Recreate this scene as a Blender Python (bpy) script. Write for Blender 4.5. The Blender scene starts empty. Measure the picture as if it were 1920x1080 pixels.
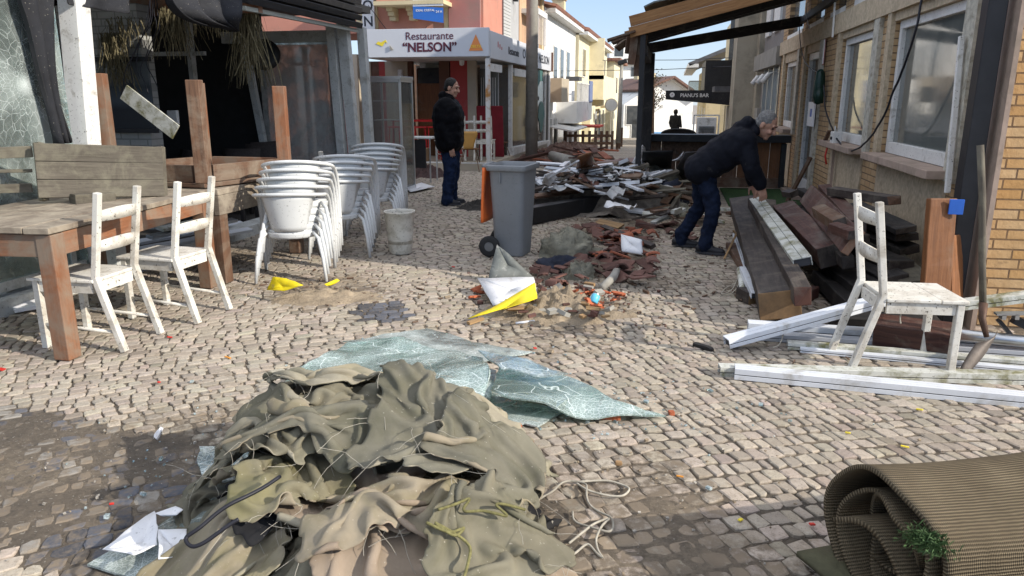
import bpy, bmesh, math, random
import numpy as np
from mathutils import Vector, Matrix, noise
R = math.radians
rnd = random.Random(11)
PI = math.pi
S = bpy.context.scene
C = S.collection

# ---------------------------------------------------------------- camera, sky, sun, exposure
PITCH, YAW, EYE, FPX = 14.3, 11.8, 1.5, 1400.0
cam_d = bpy.data.cameras.new('camera'); cam = bpy.data.objects.new('camera', cam_d); C.objects.link(cam)
cam.location = (0, 0, EYE); cam.rotation_euler = (R(90 - PITCH), 0, R(YAW))
cam_d.sensor_width = 36; cam_d.lens = 36 * FPX / 1920; cam_d.clip_start = 0.05; cam_d.clip_end = 2000
S.camera = cam
SUN_EL, SUN_DIR = 27.0, Vector((0.971, -0.25, 0)).normalized()      # horizontal direction towards the sun
w = bpy.data.worlds.new('World'); S.world = w; w.use_nodes = True
wn, wl_ = w.node_tree.nodes, w.node_tree.links
bg = wn['Background']
sky = wn.new('ShaderNodeTexSky'); sky.sky_type = 'NISHITA'; sky.sun_disc = False
sky.sun_elevation = R(SUN_EL); sky.sun_rotation = math.atan2(SUN_DIR.x, SUN_DIR.y)
sky.air_density = 0.75; sky.dust_density = 0.25; sky.ozone_density = 2.5
tc = wn.new('ShaderNodeTexCoord'); mp = wn.new('ShaderNodeMapping'); mp.inputs['Scale'].default_value = (1.3, 1.3, 5.0)
cn = wn.new('ShaderNodeTexNoise'); cn.inputs['Scale'].default_value = 1.7; cn.inputs['Detail'].default_value = 7
cr = wn.new('ShaderNodeValToRGB'); cr.color_ramp.elements[0].position = 0.34; cr.color_ramp.elements[1].position = 0.60
cm = wn.new('ShaderNodeMixRGB'); cm.inputs['Color2'].default_value = (6.3, 6.4, 6.7, 1)
wl_.new(tc.outputs['Generated'], mp.inputs['Vector']); wl_.new(mp.outputs['Vector'], cn.inputs['Vector'])
sz = wn.new('ShaderNodeSeparateXYZ'); hi = wn.new('ShaderNodeMapRange'); hi.interpolation_type = 'SMOOTHSTEP'; mu = wn.new('ShaderNodeMath'); mu.operation = 'MULTIPLY'
hi.inputs['From Min'].default_value = 0.22; hi.inputs['From Max'].default_value = 0.60        # clear low down; unseen bright cloud added overhead for fill light
wl_.new(tc.outputs['Generated'], sz.inputs[0]); wl_.new(sz.outputs[2], hi.inputs['Value']); wl_.new(cn.outputs['Fac'], cr.inputs['Fac'])
wl_.new(cr.outputs['Color'], mu.inputs[0]); wl_.new(hi.outputs[0], mu.inputs[1]); wl_.new(mu.outputs[0], cm.inputs['Fac'])
lo = wn.new('ShaderNodeMapRange'); lo.inputs['From Min'].default_value = 0.0; lo.inputs['From Max'].default_value = 0.5; lo.inputs['To Min'].default_value = 0.85; lo.inputs['To Max'].default_value = 0.2
lc = wn.new('ShaderNodeValToRGB'); lc.color_ramp.elements[0].color = (2.4, 2.75, 3.15, 1); lc.color_ramp.elements[0].position = 0.0; lc.color_ramp.elements[1].color = (1.25, 1.85, 3.0, 1); lc.color_ramp.elements[1].position = 0.22
lm = wn.new('ShaderNodeMixRGB'); wl_.new(sz.outputs[2], lo.inputs['Value']); wl_.new(lo.outputs[0], lm.inputs['Fac']); wl_.new(sz.outputs[2], lc.inputs['Fac']); wl_.new(sky.outputs['Color'], lm.inputs['Color1']); wl_.new(lc.outputs['Color'], lm.inputs['Color2'])
wl_.new(lm.outputs['Color'], cm.inputs['Color1']); wl_.new(cm.outputs['Color'], bg.inputs['Color'])
bg.inputs['Strength'].default_value = 0.15
sun_d = bpy.data.lights.new('sun', 'SUN'); sun_d.energy = 3.1; sun_d.angle = R(0.6); sun_d.color = (1.0, 0.93, 0.82)
sun = bpy.data.objects.new('sun', sun_d); C.objects.link(sun)
sv = Vector((SUN_DIR.x * math.cos(R(SUN_EL)), SUN_DIR.y * math.cos(R(SUN_EL)), math.sin(R(SUN_EL))))
sun.rotation_euler = sv.to_track_quat('Z', 'Y').to_euler(); sun.location = sv * 60
S.view_settings.view_transform = 'Standard'; S.view_settings.look = 'None'; S.view_settings.gamma = 1.0
S.view_settings.exposure = 0.86
S.cycles.max_bounces = 7; S.cycles.transparent_max_bounces = 12; S.cycles.use_denoising = True

# ---------------------------------------------------------------- where a point of the photograph lies in the place
def ray(px, py):
    a = (px - 960) / FPX; b = (540 - py) / FPX; p = R(PITCH); q = R(YAW)
    fy = math.cos(p) + b * math.sin(p); fz = -math.sin(p) + b * math.cos(p)
    return a * math.cos(q) - fy * math.sin(q), a * math.sin(q) + fy * math.cos(q), fz
def G(px, py, z=0.0):
    d = ray(px, py); t = (z - EYE) / d[2]; return Vector((d[0] * t, d[1] * t, z))
def WX(px, py, x):
    d = ray(px, py); t = x / d[0]; return Vector((x, d[1] * t, EYE + d[2] * t))
def WY(px, py, y):
    d = ray(px, py); t = y / d[1]; return Vector((d[0] * t, y, EYE + d[2] * t))
def gz(y): return 0.0 if y < 16 else -0.035 * (y - 16)

# ---------------------------------------------------------------- mesh builder
class MB:
    def __init__(s): s.v = []; s.f = []; s.uv = []; s.mi = []
    def add(s, vs, fs, uvs=None, mi=0):
        o = len(s.v); s.v += [tuple(v) for v in vs]
        for k, f in enumerate(fs):
            s.f.append([i + o for i in f]); s.mi.append(mi)
            s.uv.append(uvs[k] if uvs else [(vs[i][0], vs[i][1]) for i in f])
        return s
    def box(s, c, sz, rot=None, mi=0, taper=1.0):
        c = Vector(c); hx, hy, hz = sz[0] / 2, sz[1] / 2, sz[2] / 2
        L = [Vector((x * hx * (taper if z > 0 else 1), y * hy * (taper if z > 0 else 1), z * hz)) for z in (-1, 1) for y in (-1, 1) for x in (-1, 1)]
        fs = [(0, 2, 3, 1), (4, 5, 7, 6), (0, 1, 5, 4), (2, 6, 7, 3), (0, 4, 6, 2), (1, 3, 7, 5)]
        ax = max(range(3), key=lambda i: sz[i]); ou, ov = rnd.uniform(0, 40), rnd.uniform(0, 40)
        uvs = []
        for k, f in enumerate(fs):
            nax = (2, 2, 1, 1, 0, 0)[k]
            rest = [i for i in range(3) if i != nax]
            if ax in rest: u = ax; v = [i for i in rest if i != ax][0]
            else: u, v = rest
            uvs.append([(L[i][u] + ou, L[i][v] + ov + k * 3) for i in f])
        if rot is not None: L = [rot @ p for p in L]
        return s.add([c + p for p in L], fs, uvs, mi)
    def bar(s, p0, p1, w, h, roll=0.0, mi=0):
        p0, p1 = Vector(p0), Vector(p1); d = p1 - p0; n = d.length; d.normalize()
        up = Vector((0, 0, 1)) if abs(d.z) < 0.93 else Vector((0, 1, 0))
        y = up.cross(d).normalized(); z = d.cross(y)
        m = Matrix((d, y, z)).transposed() @ Matrix.Rotation(roll, 3, 'X')
        return s.box((p0 + p1) / 2, (n, w, h), m, mi)
    def tube(s, pts, r, n=8, mi=0, cap=True, sq=1.0):
        P = [Vector(p) for p in pts]; k = len(P); rr = r if isinstance(r, (list, tuple)) else [r] * k
        vs = []; prev = None; ln = 0; us = []
        for i in range(k):
            t = (P[min(i + 1, k - 1)] - P[max(i - 1, 0)]).normalized()
            if prev is None:
                a = Vector((0, 0, 1)) if abs(t.z) < 0.9 else Vector((1, 0, 0)); x = t.cross(a).normalized()
            else: x = (prev - t * prev.dot(t)).normalized()
            y = t.cross(x); prev = x
            if i: ln += (P[i] - P[i - 1]).length
            us.append(ln)
            for j in range(n):
                a = 2 * PI * j / n; vs.append(P[i] + (x * math.cos(a) + y * math.sin(a) * sq) * rr[i])
        fs = []; uv = []
        for i in range(k - 1):
            for j in range(n):
                j2 = (j + 1) % n; fs.append((i * n + j, i * n + j2, (i + 1) * n + j2, (i + 1) * n + j))
                c = 2 * PI * rr[i] / n; uv.append([(us[i], j * c), (us[i], (j + 1) * c), (us[i + 1], (j + 1) * c), (us[i + 1], j * c)])
        if cap:
            fs.append(tuple(range(n))[::-1]); uv.append([(0, 0)] * n)
            fs.append(tuple((k - 1) * n + j for j in range(n))); uv.append([(0, 0)] * n)
        return s.add(vs, fs, uv, mi)
    def lathe(s, prof, c, n=24, mi=0, sx=1.0):
        vs = []; fs = []
        for r, z in prof:
            for j in range(n):
                a = 2 * PI * j / n; vs.append((c[0] + r * math.cos(a) * sx, c[1] + r * math.sin(a), c[2] + z))
        for i in range(len(prof) - 1):
            for j in range(n):
                j2 = (j + 1) % n; fs.append((i * n + j, i * n + j2, (i + 1) * n + j2, (i + 1) * n + j))
        return s.add(vs, fs, None, mi)
    def prism(s, poly, th, m=None, mi=0):                      # polygon in local xy, thickness along local z
        n = len(poly); m = m or Matrix()
        vs = [m @ Vector((p[0], p[1], 0)) for p in poly] + [m @ Vector((p[0], p[1], th)) for p in poly]
        fs = [tuple(range(n))[::-1], tuple(range(n, 2 * n))]; uv = [[tuple(poly[i][:2]) for i in f] for f in (range(n - 1, -1, -1), range(n))]
        for i in range(n):
            j = (i + 1) % n; fs.append((i, j, n + j, n + i)); uv.append([(i * .1, 0), (i * .1 + .1, 0), (i * .1 + .1, th), (i * .1, th)])
        return s.add(vs, fs, uv, mi)
    def sheet(s, grid, mi=0):                                   # rows of points
        h, w_ = len(grid), len(grid[0]); vs = [p for r in grid for p in r]
        fs = [(i * w_ + j, i * w_ + j + 1, (i + 1) * w_ + j + 1, (i + 1) * w_ + j) for i in range(h - 1) for j in range(w_ - 1)]
        uv = [[(j / (w_ - 1), i / (h - 1)), ((j + 1) / (w_ - 1), i / (h - 1)), ((j + 1) / (w_ - 1), (i + 1) / (h - 1)), (j / (w_ - 1), (i + 1) / (h - 1))] for i in range(h - 1) for j in range(w_ - 1)]
        return s.add(vs, fs, uv, mi)
    def build(s, name, mat, parent=None, smooth=False, bevel=0.0, solid=0.0, sub=0, seg=2):
        me = bpy.data.meshes.new(name)
        off = Vector((0, 0, 0)); p = parent
        while p is not None: off += p.location; p = p.parent
        if parent is None:
            a = np.array(s.v); off = Vector(((a[:, 0].min() + a[:, 0].max()) / 2, (a[:, 1].min() + a[:, 1].max()) / 2, a[:, 2].min()))
        me.from_pydata([(v[0] - off.x, v[1] - off.y, v[2] - off.z) for v in s.v], [], s.f)
        ul = me.uv_layers.new(name='uv'); ul.data.foreach_set('uv', [c for f in s.uv for q in f for c in q[:2]])
        mats = mat if isinstance(mat, (list, tuple)) else [mat]
        for m in mats: me.materials.append(m)
        if len(mats) > 1: me.polygons.foreach_set('material_index', s.mi)
        if smooth: me.polygons.foreach_set('use_smooth', [True] * len(s.f))
        o = bpy.data.objects.new(name, me); C.objects.link(o)
        if parent is not None: o.parent = parent
        else: o.location = off
        if sub: md = o.modifiers.new('sub', 'SUBSURF'); md.levels = md.render_levels = sub
        if solid: md = o.modifiers.new('solid', 'SOLIDIFY'); md.thickness = solid; md.offset = 0
        if bevel:
            md = o.modifiers.new('bevel', 'BEVEL'); md.width = bevel; md.segments = seg; md.limit_method = 'ANGLE'; md.angle_limit = R(40)
        return o
def jag(m, amt, k=0):                                           # roughen a builder's points a little
    for i, v in enumerate(m.v):
        q = noise.noise_vector(Vector(v) * 9 + Vector((k, k, k))) * amt; m.v[i] = (v[0] + q.x, v[1] + q.y, v[2] + q.z)
    return m
def tag(o, label=None, cat=None, group=None, kind=None):
    if label: o['label'] = label
    if cat: o['category'] = cat
    if group: o['group'] = group
    if kind or cat: o['kind'] = kind or 'thing'
    return o
def thing(name, label, cat, loc=(0, 0, 0), group=None):
    o = bpy.data.objects.new(name, None); o.empty_display_size = 0.1; C.objects.link(o); o.location = loc
    return tag(o, label, cat, group)
def children(o): return [c for c in bpy.data.objects if c.parent == o]
def dup(root, label=None, group=None):
    allo = list(bpy.data.objects)
    def cp(o, par):
        c = o.copy(); C.objects.link(c)
        if par is not None: c.parent = par
        for ch in allo:
            if ch.parent == o: cp(ch, c)
        return c
    r = cp(root, None)
    if label: r['label'] = label
    if group: r['group'] = group
    return r
def text(name, body, mat, size, M4, parent, depth=0.004, mirror=False, bold=0.0, align='CENTER', sx=1.0):
    cu = bpy.data.curves.new(name, 'FONT'); cu.body = body; cu.size = size; cu.extrude = depth; cu.align_x = align; cu.offset = bold
    t = bpy.data.objects.new(name + '_src', cu); C.objects.link(t); bpy.context.view_layer.update()
    me = bpy.data.meshes.new_from_object(t.evaluated_get(bpy.context.evaluated_depsgraph_get()))
    C.objects.unlink(t); bpy.data.objects.remove(t)
    me.transform(Matrix.Diagonal((-sx if mirror else sx, 1, 1, 1)))
    off = Vector((0, 0, 0)); p = parent
    while p is not None: off += p.location; p = p.parent
    me.transform(Matrix.Translation(-off) @ M4); me.materials.clear(); me.materials.append(mat)
    o = bpy.data.objects.new(name, me); C.objects.link(o); o.parent = parent
    return o
FRONT = lambda x, y, z: Matrix.Translation((x, y, z)) @ Matrix.Rotation(PI / 2, 4, 'X')                      # faces -y
SIDE = lambda x, y, z: Matrix.Translation((x, y, z)) @ Matrix.Rotation(PI / 2, 4, 'Z') @ Matrix.Rotation(PI / 2, 4, 'X')   # faces +x

# ---------------------------------------------------------------- materials
class NT:
    def __init__(s, name):
        s.m = bpy.data.materials.new(name); s.m.use_nodes = True; s.t = s.m.node_tree; s.b = s.t.nodes['Principled BSDF']; s.out = s.t.nodes['Material Output']
    def n(s, typ, props=None, **ins):
        nd = s.t.nodes.new('ShaderNode' + typ)
        for k, v in (props or {}).items(): setattr(nd, k, v)
        for k, v in ins.items():
            key = int(k[1:]) if k[0] == '_' and k[1:].isdigit() else k.replace('_', ' ')
            s.set(nd.inputs[key], v)
        return nd
    def set(s, sock, v):
        if isinstance(v, bpy.types.NodeSocket): s.t.links.new(v, sock)
        elif isinstance(v, (tuple, list)) and sock.type == 'RGBA' and len(v) == 3: sock.default_value = (*v, 1)
        else: sock.default_value = v
    def ramp(s, fac, *stops):
        r = s.n('ValToRGB', None, Fac=fac); e = r.color_ramp.elements
        while len(e) < len(stops): e.new(0.5)
        for k, (p, c) in enumerate(stops): e[k].position = p; e[k].color = (*c, 1) if len(c) == 3 else (c[0],) * 3 + (1,)
        return r.outputs[0]
    def mix(s, fac, a, b, mode='MIX'):
        return s.n('MixRGB', {'blend_type': mode}, Fac=fac, Color1=a, Color2=b).outputs[0]
    def math(s, op, a, b=0.0): return s.n('Math', {'operation': op}, _0=a, _1=b).outputs[0]
    def co(s, which='Object', scale=None):
        c = s.n('TexCoord').outputs[which]
        if scale is not None: c = s.n('Mapping', None, Vector=c, Scale=scale).outputs[0]
        return c
    def noise(s, vec, scale, detail=5, rough=0.55, dist=0.0):
        return s.n('TexNoise', None, Vector=vec, Scale=scale, Detail=detail, Roughness=rough, Distortion=dist).outputs[0]
    def bump(s, h, strength=0.3, dist=0.01):
        b = s.n('Bump', None, Height=h, Strength=strength, Distance=dist); s.t.links.new(b.outputs[0], s.b.inputs['Normal'])
    def fin(s, color=None, rough=0.7, metal=0.0, spec=0.4, **kw):
        if color is not None: s.set(s.b.inputs['Base Color'], color)
        s.set(s.b.inputs['Roughness'], rough); s.set(s.b.inputs['Metallic'], metal); s.set(s.b.inputs['Specular IOR Level'], spec)
        for k, v in kw.items(): s.set(s.b.inputs[k.replace('_', ' ')], v)
        return s.m
def tone(c, k): return tuple(min(1, x * k) for x in c)
def surf(name, c, rough=0.65, var=0.22, scale=6, bump=0.15, dirt=None, dirt_lo=0.5, dirt_hi=0.75, dscale=3.0, metal=0.0, spec=0.35, objvar=0.12, speck=0.0, bdist=0.006):
    t = NT(name); v = t.co('Object'); n1 = t.noise(v, scale, 6, 0.6)
    col = t.ramp(n1, (0.3, tone(c, 1 - var)), (0.72, tone(c, 1 + var)))
    if dirt: col = t.mix(t.ramp(t.noise(v, dscale, 8, 0.68, 0.4), (dirt_lo, (0, 0, 0)), (dirt_hi, (1, 1, 1))), col, dirt)
    if speck: col = t.mix(t.ramp(t.noise(v, 60, 3, 0.6), (0.62, (0, 0, 0)), (0.7, (speck,) * 3)), col, (0.05, 0.04, 0.03))
    if objvar:
        r = t.n('ObjectInfo').outputs['Random']
        col = t.n('HueSaturation', None, Color=col, Value=t.math('MULTIPLY_ADD', r, 2 * objvar) if False else t.math('ADD', t.math('MULTIPLY', r, 2 * objvar), 1 - objvar)).outputs[0]
    if bump: t.bump(t.noise(v, scale * 7, 5, 0.65), bump, bdist)
    return t.fin(col, rough, metal, spec)
def wood(name, c1, c2, rough=0.7, dirt=None, dirt_lo=0.5, dirt_hi=0.72, dscale=2.2, bump=0.35, grain=1.0, objvar=0.15, spec=0.3):
    t = NT(name); u = t.co('UV', (1.6 * grain, 26 * grain, 1)); v = t.co('Object')
    g = t.noise(u, 1.6, 8, 0.62, 0.7)
    col = t.ramp(g, (0.3, c1), (0.7, c2))
    col = t.mix(t.ramp(t.noise(u, 6, 3), (0.55, (0, 0, 0)), (0.75, (0.55,) * 3)), col, tone(c1, 0.55))
    if dirt: col = t.mix(t.ramp(t.noise(v, dscale, 9, 0.7, 0.5), (dirt_lo, (0, 0, 0)), (dirt_hi, (0.92,) * 3)), col, dirt)
    r = t.n('ObjectInfo').outputs['Random']
    col = t.n('HueSaturation', None, Color=col, Value=t.math('ADD', t.math('MULTIPLY', r, 2 * objvar), 1 - objvar)).outputs[0]
    t.bump(t.math('ADD', g, t.math('MULTIPLY', t.noise(v, 40, 4), 0.5)), bump, 0.004)
    return t.fin(col, rough, 0, spec)

MUD = (0.25, 0.20, 0.145)
W_white = surf('white_painted_wood', (0.66, 0.635, 0.57), 0.55, 0.10, 5, 0.2, (0.30, 0.25, 0.185), 0.46, 0.74, 5.5, speck=0.95)
W_orange = wood('orange_varnished_wood', (0.155, 0.066, 0.034), (0.28, 0.118, 0.056), 0.5, (0.22, 0.17, 0.125), 0.40, 0.62, 3.4)
W_brown = wood('brown_dirty_wood', (0.08, 0.043, 0.027), (0.155, 0.084, 0.05), 0.7, (0.22, 0.175, 0.13), 0.46, 0.70, 4.0, bump=0.6)
W_grey = wood('weathered_grey_wood', (0.07, 0.06, 0.046), (0.125, 0.108, 0.085), 0.85, (0.18, 0.165, 0.12), 0.45, 0.68, 5.0, bump=0.7)
W_top = wood('sandy_table_wood', (0.11, 0.085, 0.065), (0.21, 0.17, 0.13), 0.85, (0.30, 0.255, 0.195), 0.40, 0.62, 6.0)
W_dark = wood('dark_beam_wood', (0.024, 0.019, 0.017), (0.07, 0.054, 0.045), 0.65, (0.15, 0.125, 0.10), 0.48, 0.74, 4.5, bump=0.8)
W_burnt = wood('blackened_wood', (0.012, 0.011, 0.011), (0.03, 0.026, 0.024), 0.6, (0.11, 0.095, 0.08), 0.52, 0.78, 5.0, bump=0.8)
W_red = wood('reddish_brown_beam_wood', (0.045, 0.02, 0.016), (0.115, 0.05, 0.036), 0.6, (0.18, 0.145, 0.115), 0.48, 0.74, 4.5, bump=0.8)
W_cut = wood('split_pale_wood', (0.20, 0.12, 0.06), (0.42, 0.27, 0.13), 0.8)
W_ply = wood('brown_door_wood', (0.13, 0.052, 0.02), (0.24, 0.10, 0.038), 0.5, (0.22, 0.16, 0.11), 0.52, 0.78)
W_roof = wood('honey_roof_timber', (0.24, 0.115, 0.045), (0.42, 0.225, 0.095), 0.7, (0.12, 0.07, 0.04), 0.58, 0.8)
M_alu = surf('white_lacquered_aluminium', (0.66, 0.68, 0.71), 0.38, 0.06, 4, 0.05, (0.33, 0.30, 0.24), 0.55, 0.8, 5.0)
M_alu_moss = surf('mossy_white_aluminium', (0.55, 0.55, 0.50), 0.5, 0.12, 5, 0.15, (0.17, 0.16, 0.07), 0.46, 0.66, 7.0, speck=0.6)
M_alud = surf('dark_profile_groove', (0.05, 0.05, 0.055), 0.5, 0.2)
M_chair = surf('pale_grey_lacquered_metal', (0.58, 0.59, 0.585), 0.42, 0.05, 4, 0.03, (0.32, 0.29, 0.24), 0.58, 0.85, 4.0, speck=0.7, objvar=0.06)
M_black = surf('black_painted_metal', (0.018, 0.018, 0.02), 0.5, 0.3, 6, 0.1, (0.08, 0.075, 0.07), 0.6, 0.85)
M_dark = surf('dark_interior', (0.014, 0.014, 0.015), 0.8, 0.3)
M_rubber = surf('black_rubber', (0.02, 0.02, 0.02), 0.75, 0.3)
M_terr = surf('red_terracotta', (0.30, 0.095, 0.05), 0.8, 0.35, 7, 0.4, (0.26, 0.2, 0.15), 0.55, 0.8, 6.0, objvar=0.3)
M_terd = surf('old_dark_terracotta', (0.12, 0.058, 0.045), 0.85, 0.4, 7, 0.4, (0.19, 0.155, 0.12), 0.52, 0.75, 6.0, objvar=0.35)
M_brickred = surf('bright_red_brick', (0.42, 0.115, 0.05), 0.8, 0.25, 14, 0.6, MUD, 0.56, 0.8, 9.0, objvar=0.15)
M_sand = surf('damp_sand', (0.31, 0.245, 0.17), 0.95, 0.28, 9, 0.9, (0.13, 0.10, 0.07), 0.5, 0.75, 5.0, bdist=0.015, objvar=0)
M_yellow = surf('yellow_plastic', (0.80, 0.62, 0.015), 0.45, 0.06, 5, 0.05, MUD, 0.55, 0.72, 7.0, objvar=0)
M_wool = surf('grey_mineral_wool', (0.25, 0.235, 0.18), 0.98, 0.3, 12, 0.9, (0.14, 0.125, 0.09), 0.5, 0.75, 4.0, bdist=0.02)
M_paperw = surf('white_sheet_plastic', (0.72, 0.72, 0.73), 0.5, 0.06, 4, 0.05, (0.35, 0.3, 0.24), 0.6, 0.8, 7.0, speck=0.4)
M_blue = surf('blue_plastic', (0.02, 0.10, 0.42), 0.5)
M_rope = surf('pale_dirty_rope', (0.36, 0.33, 0.27), 0.9, 0.3, 30, 0.5)
M_string = surf('olive_cord', (0.17, 0.155, 0.06), 0.8, 0.4, 60, 0.6)
M_conc = surf('grey_concrete', (0.30, 0.285, 0.25), 0.9, 0.15, 6, 0.35, (0.16, 0.145, 0.125), 0.5, 0.8)
M_chrome = surf('brushed_steel', (0.5, 0.51, 0.52), 0.3, 0.08, 5, 0.05, metal=0.9)
M_cable = surf('black_cable', (0.012, 0.012, 0.018), 0.5, 0.1)
M_text = surf('maroon_lettering', (0.085, 0.018, 0.032), 0.5, 0.1, bump=0, objvar=0)
M_textd = surf('dark_lettering', (0.03, 0.03, 0.04), 0.5, 0.1, bump=0, objvar=0)
# ---------------------------------------------------------------- the ground
SPOTS = [(-0.75, 2.25, 0.75, 0.9), (-0.05, 2.75, 0.5, 0.72), (0.1, 2.3, 0.5, 0.6), (-1.75, 2.6, 0.7, 0.55), (-1.5, 3.45, 0.35, 0.6), (-2.6, 5.35, 0.6, 0.8),
         (-0.75, 5.3, 0.7, 0.8), (-0.5, 6.6, 0.9, 0.5), (-0.8, 9.3, 1.6, 0.6), (1.2, 6.4, 0.9, 0.5), (-4.3, 6.3, 0.9, 0.6), (-3.4, 6.9, 0.8, 0.5), (0.7, 1.9, 0.5, 0.5), (-0.6, 4.55, 0.5, 0.5), (-3.6, 4.6, 0.7, 0.35)]
def mudval(x, y):
    m = 0.0
    for sx, sy, r, a in SPOTS: m = max(m, a * math.exp(-((x - sx) ** 2 + (y - sy) ** 2) / (r * r)))
    if darkband(x, y) > 0: m = max(m, 0.47)
    n = noise.noise(Vector((x * 1.1, y * 1.1, 3.3))) * 0.36 + noise.noise(Vector((x * 3.7, y * 3.7, 7.7))) * 0.28 + noise.noise(Vector((x * 11, y * 11, 1.7))) * 0.12
    return max(0.0, min(1.0, m + n))
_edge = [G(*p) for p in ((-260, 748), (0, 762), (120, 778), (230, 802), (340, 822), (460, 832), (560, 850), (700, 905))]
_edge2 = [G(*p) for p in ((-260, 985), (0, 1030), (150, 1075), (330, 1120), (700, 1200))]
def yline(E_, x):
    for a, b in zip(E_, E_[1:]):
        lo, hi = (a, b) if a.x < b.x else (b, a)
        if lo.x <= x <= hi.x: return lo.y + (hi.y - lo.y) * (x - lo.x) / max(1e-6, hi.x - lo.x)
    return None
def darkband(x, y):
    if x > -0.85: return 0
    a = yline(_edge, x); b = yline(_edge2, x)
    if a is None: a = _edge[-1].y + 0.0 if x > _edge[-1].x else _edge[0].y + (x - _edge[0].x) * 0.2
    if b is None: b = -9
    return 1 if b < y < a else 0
_pat = [G(*p) for p in ((660, 572), (745, 563), (775, 600), (668, 606))]
def inpoly(P, x, y):
    c = False
    for i in range(len(P)):
        a, b = P[i], P[i - 1]
        if (a.y > y) != (b.y > y) and x < (b.x - a.x) * (y - a.y) / (b.y - a.y) + a.x: c = not c
    return c
_sl = R(YAW)
def inview(x, y, m=0.45):                                        # kept: what the photograph can see and a step beside it
    f = y * math.cos(_sl) - x * math.sin(_sl); r = x * math.cos(_sl) + y * math.sin(_sl)
    return f > 1.7 and abs(r) < f * 0.72 + m + 0.3

def ground():
    xs = [-80, -40, -20, -12, -8] + [round(-6.2 + 0.3 * i, 2) for i in range(33)] + [5, 10, 20, 40, 80]
    ys = [-30, -10, -3] + [round(-1 + 0.6 * i, 2) for i in range(30)] + [18 + 2 * i for i in range(16)] + [60, 80, 120, 200, 400]
    m = MB(); m.sheet([[(x, y, gz(min(y, 80)) - 0.014) for x in xs] for y in ys])
    t = NT('far_paving'); v = t.co('Object')
    vo = t.n('TexVoronoi', {'feature': 'DISTANCE_TO_EDGE'}, Vector=v, Scale=9.0, Randomness=0.6)
    st = t.ramp(vo.outputs[0], (0.02, (0.12, 0.105, 0.09)), (0.09, (0.36, 0.315, 0.265)))
    st = t.mix(t.ramp(t.noise(v, 1.3, 6), (0.42, (0, 0, 0)), (0.7, (0.8,) * 3)), st, (0.235, 0.20, 0.16))
    st = t.mix(t.ramp(t.noise(v, 30, 3), (0.4, (0, 0, 0)), (0.7, (0.5,) * 3)), st, (0.17, 0.15, 0.125))
    t.bump(vo.outputs[0], 0.4, 0.02); t.fin(st, 0.85)
    tag(m.build('ground', t.m), kind='structure')

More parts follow.
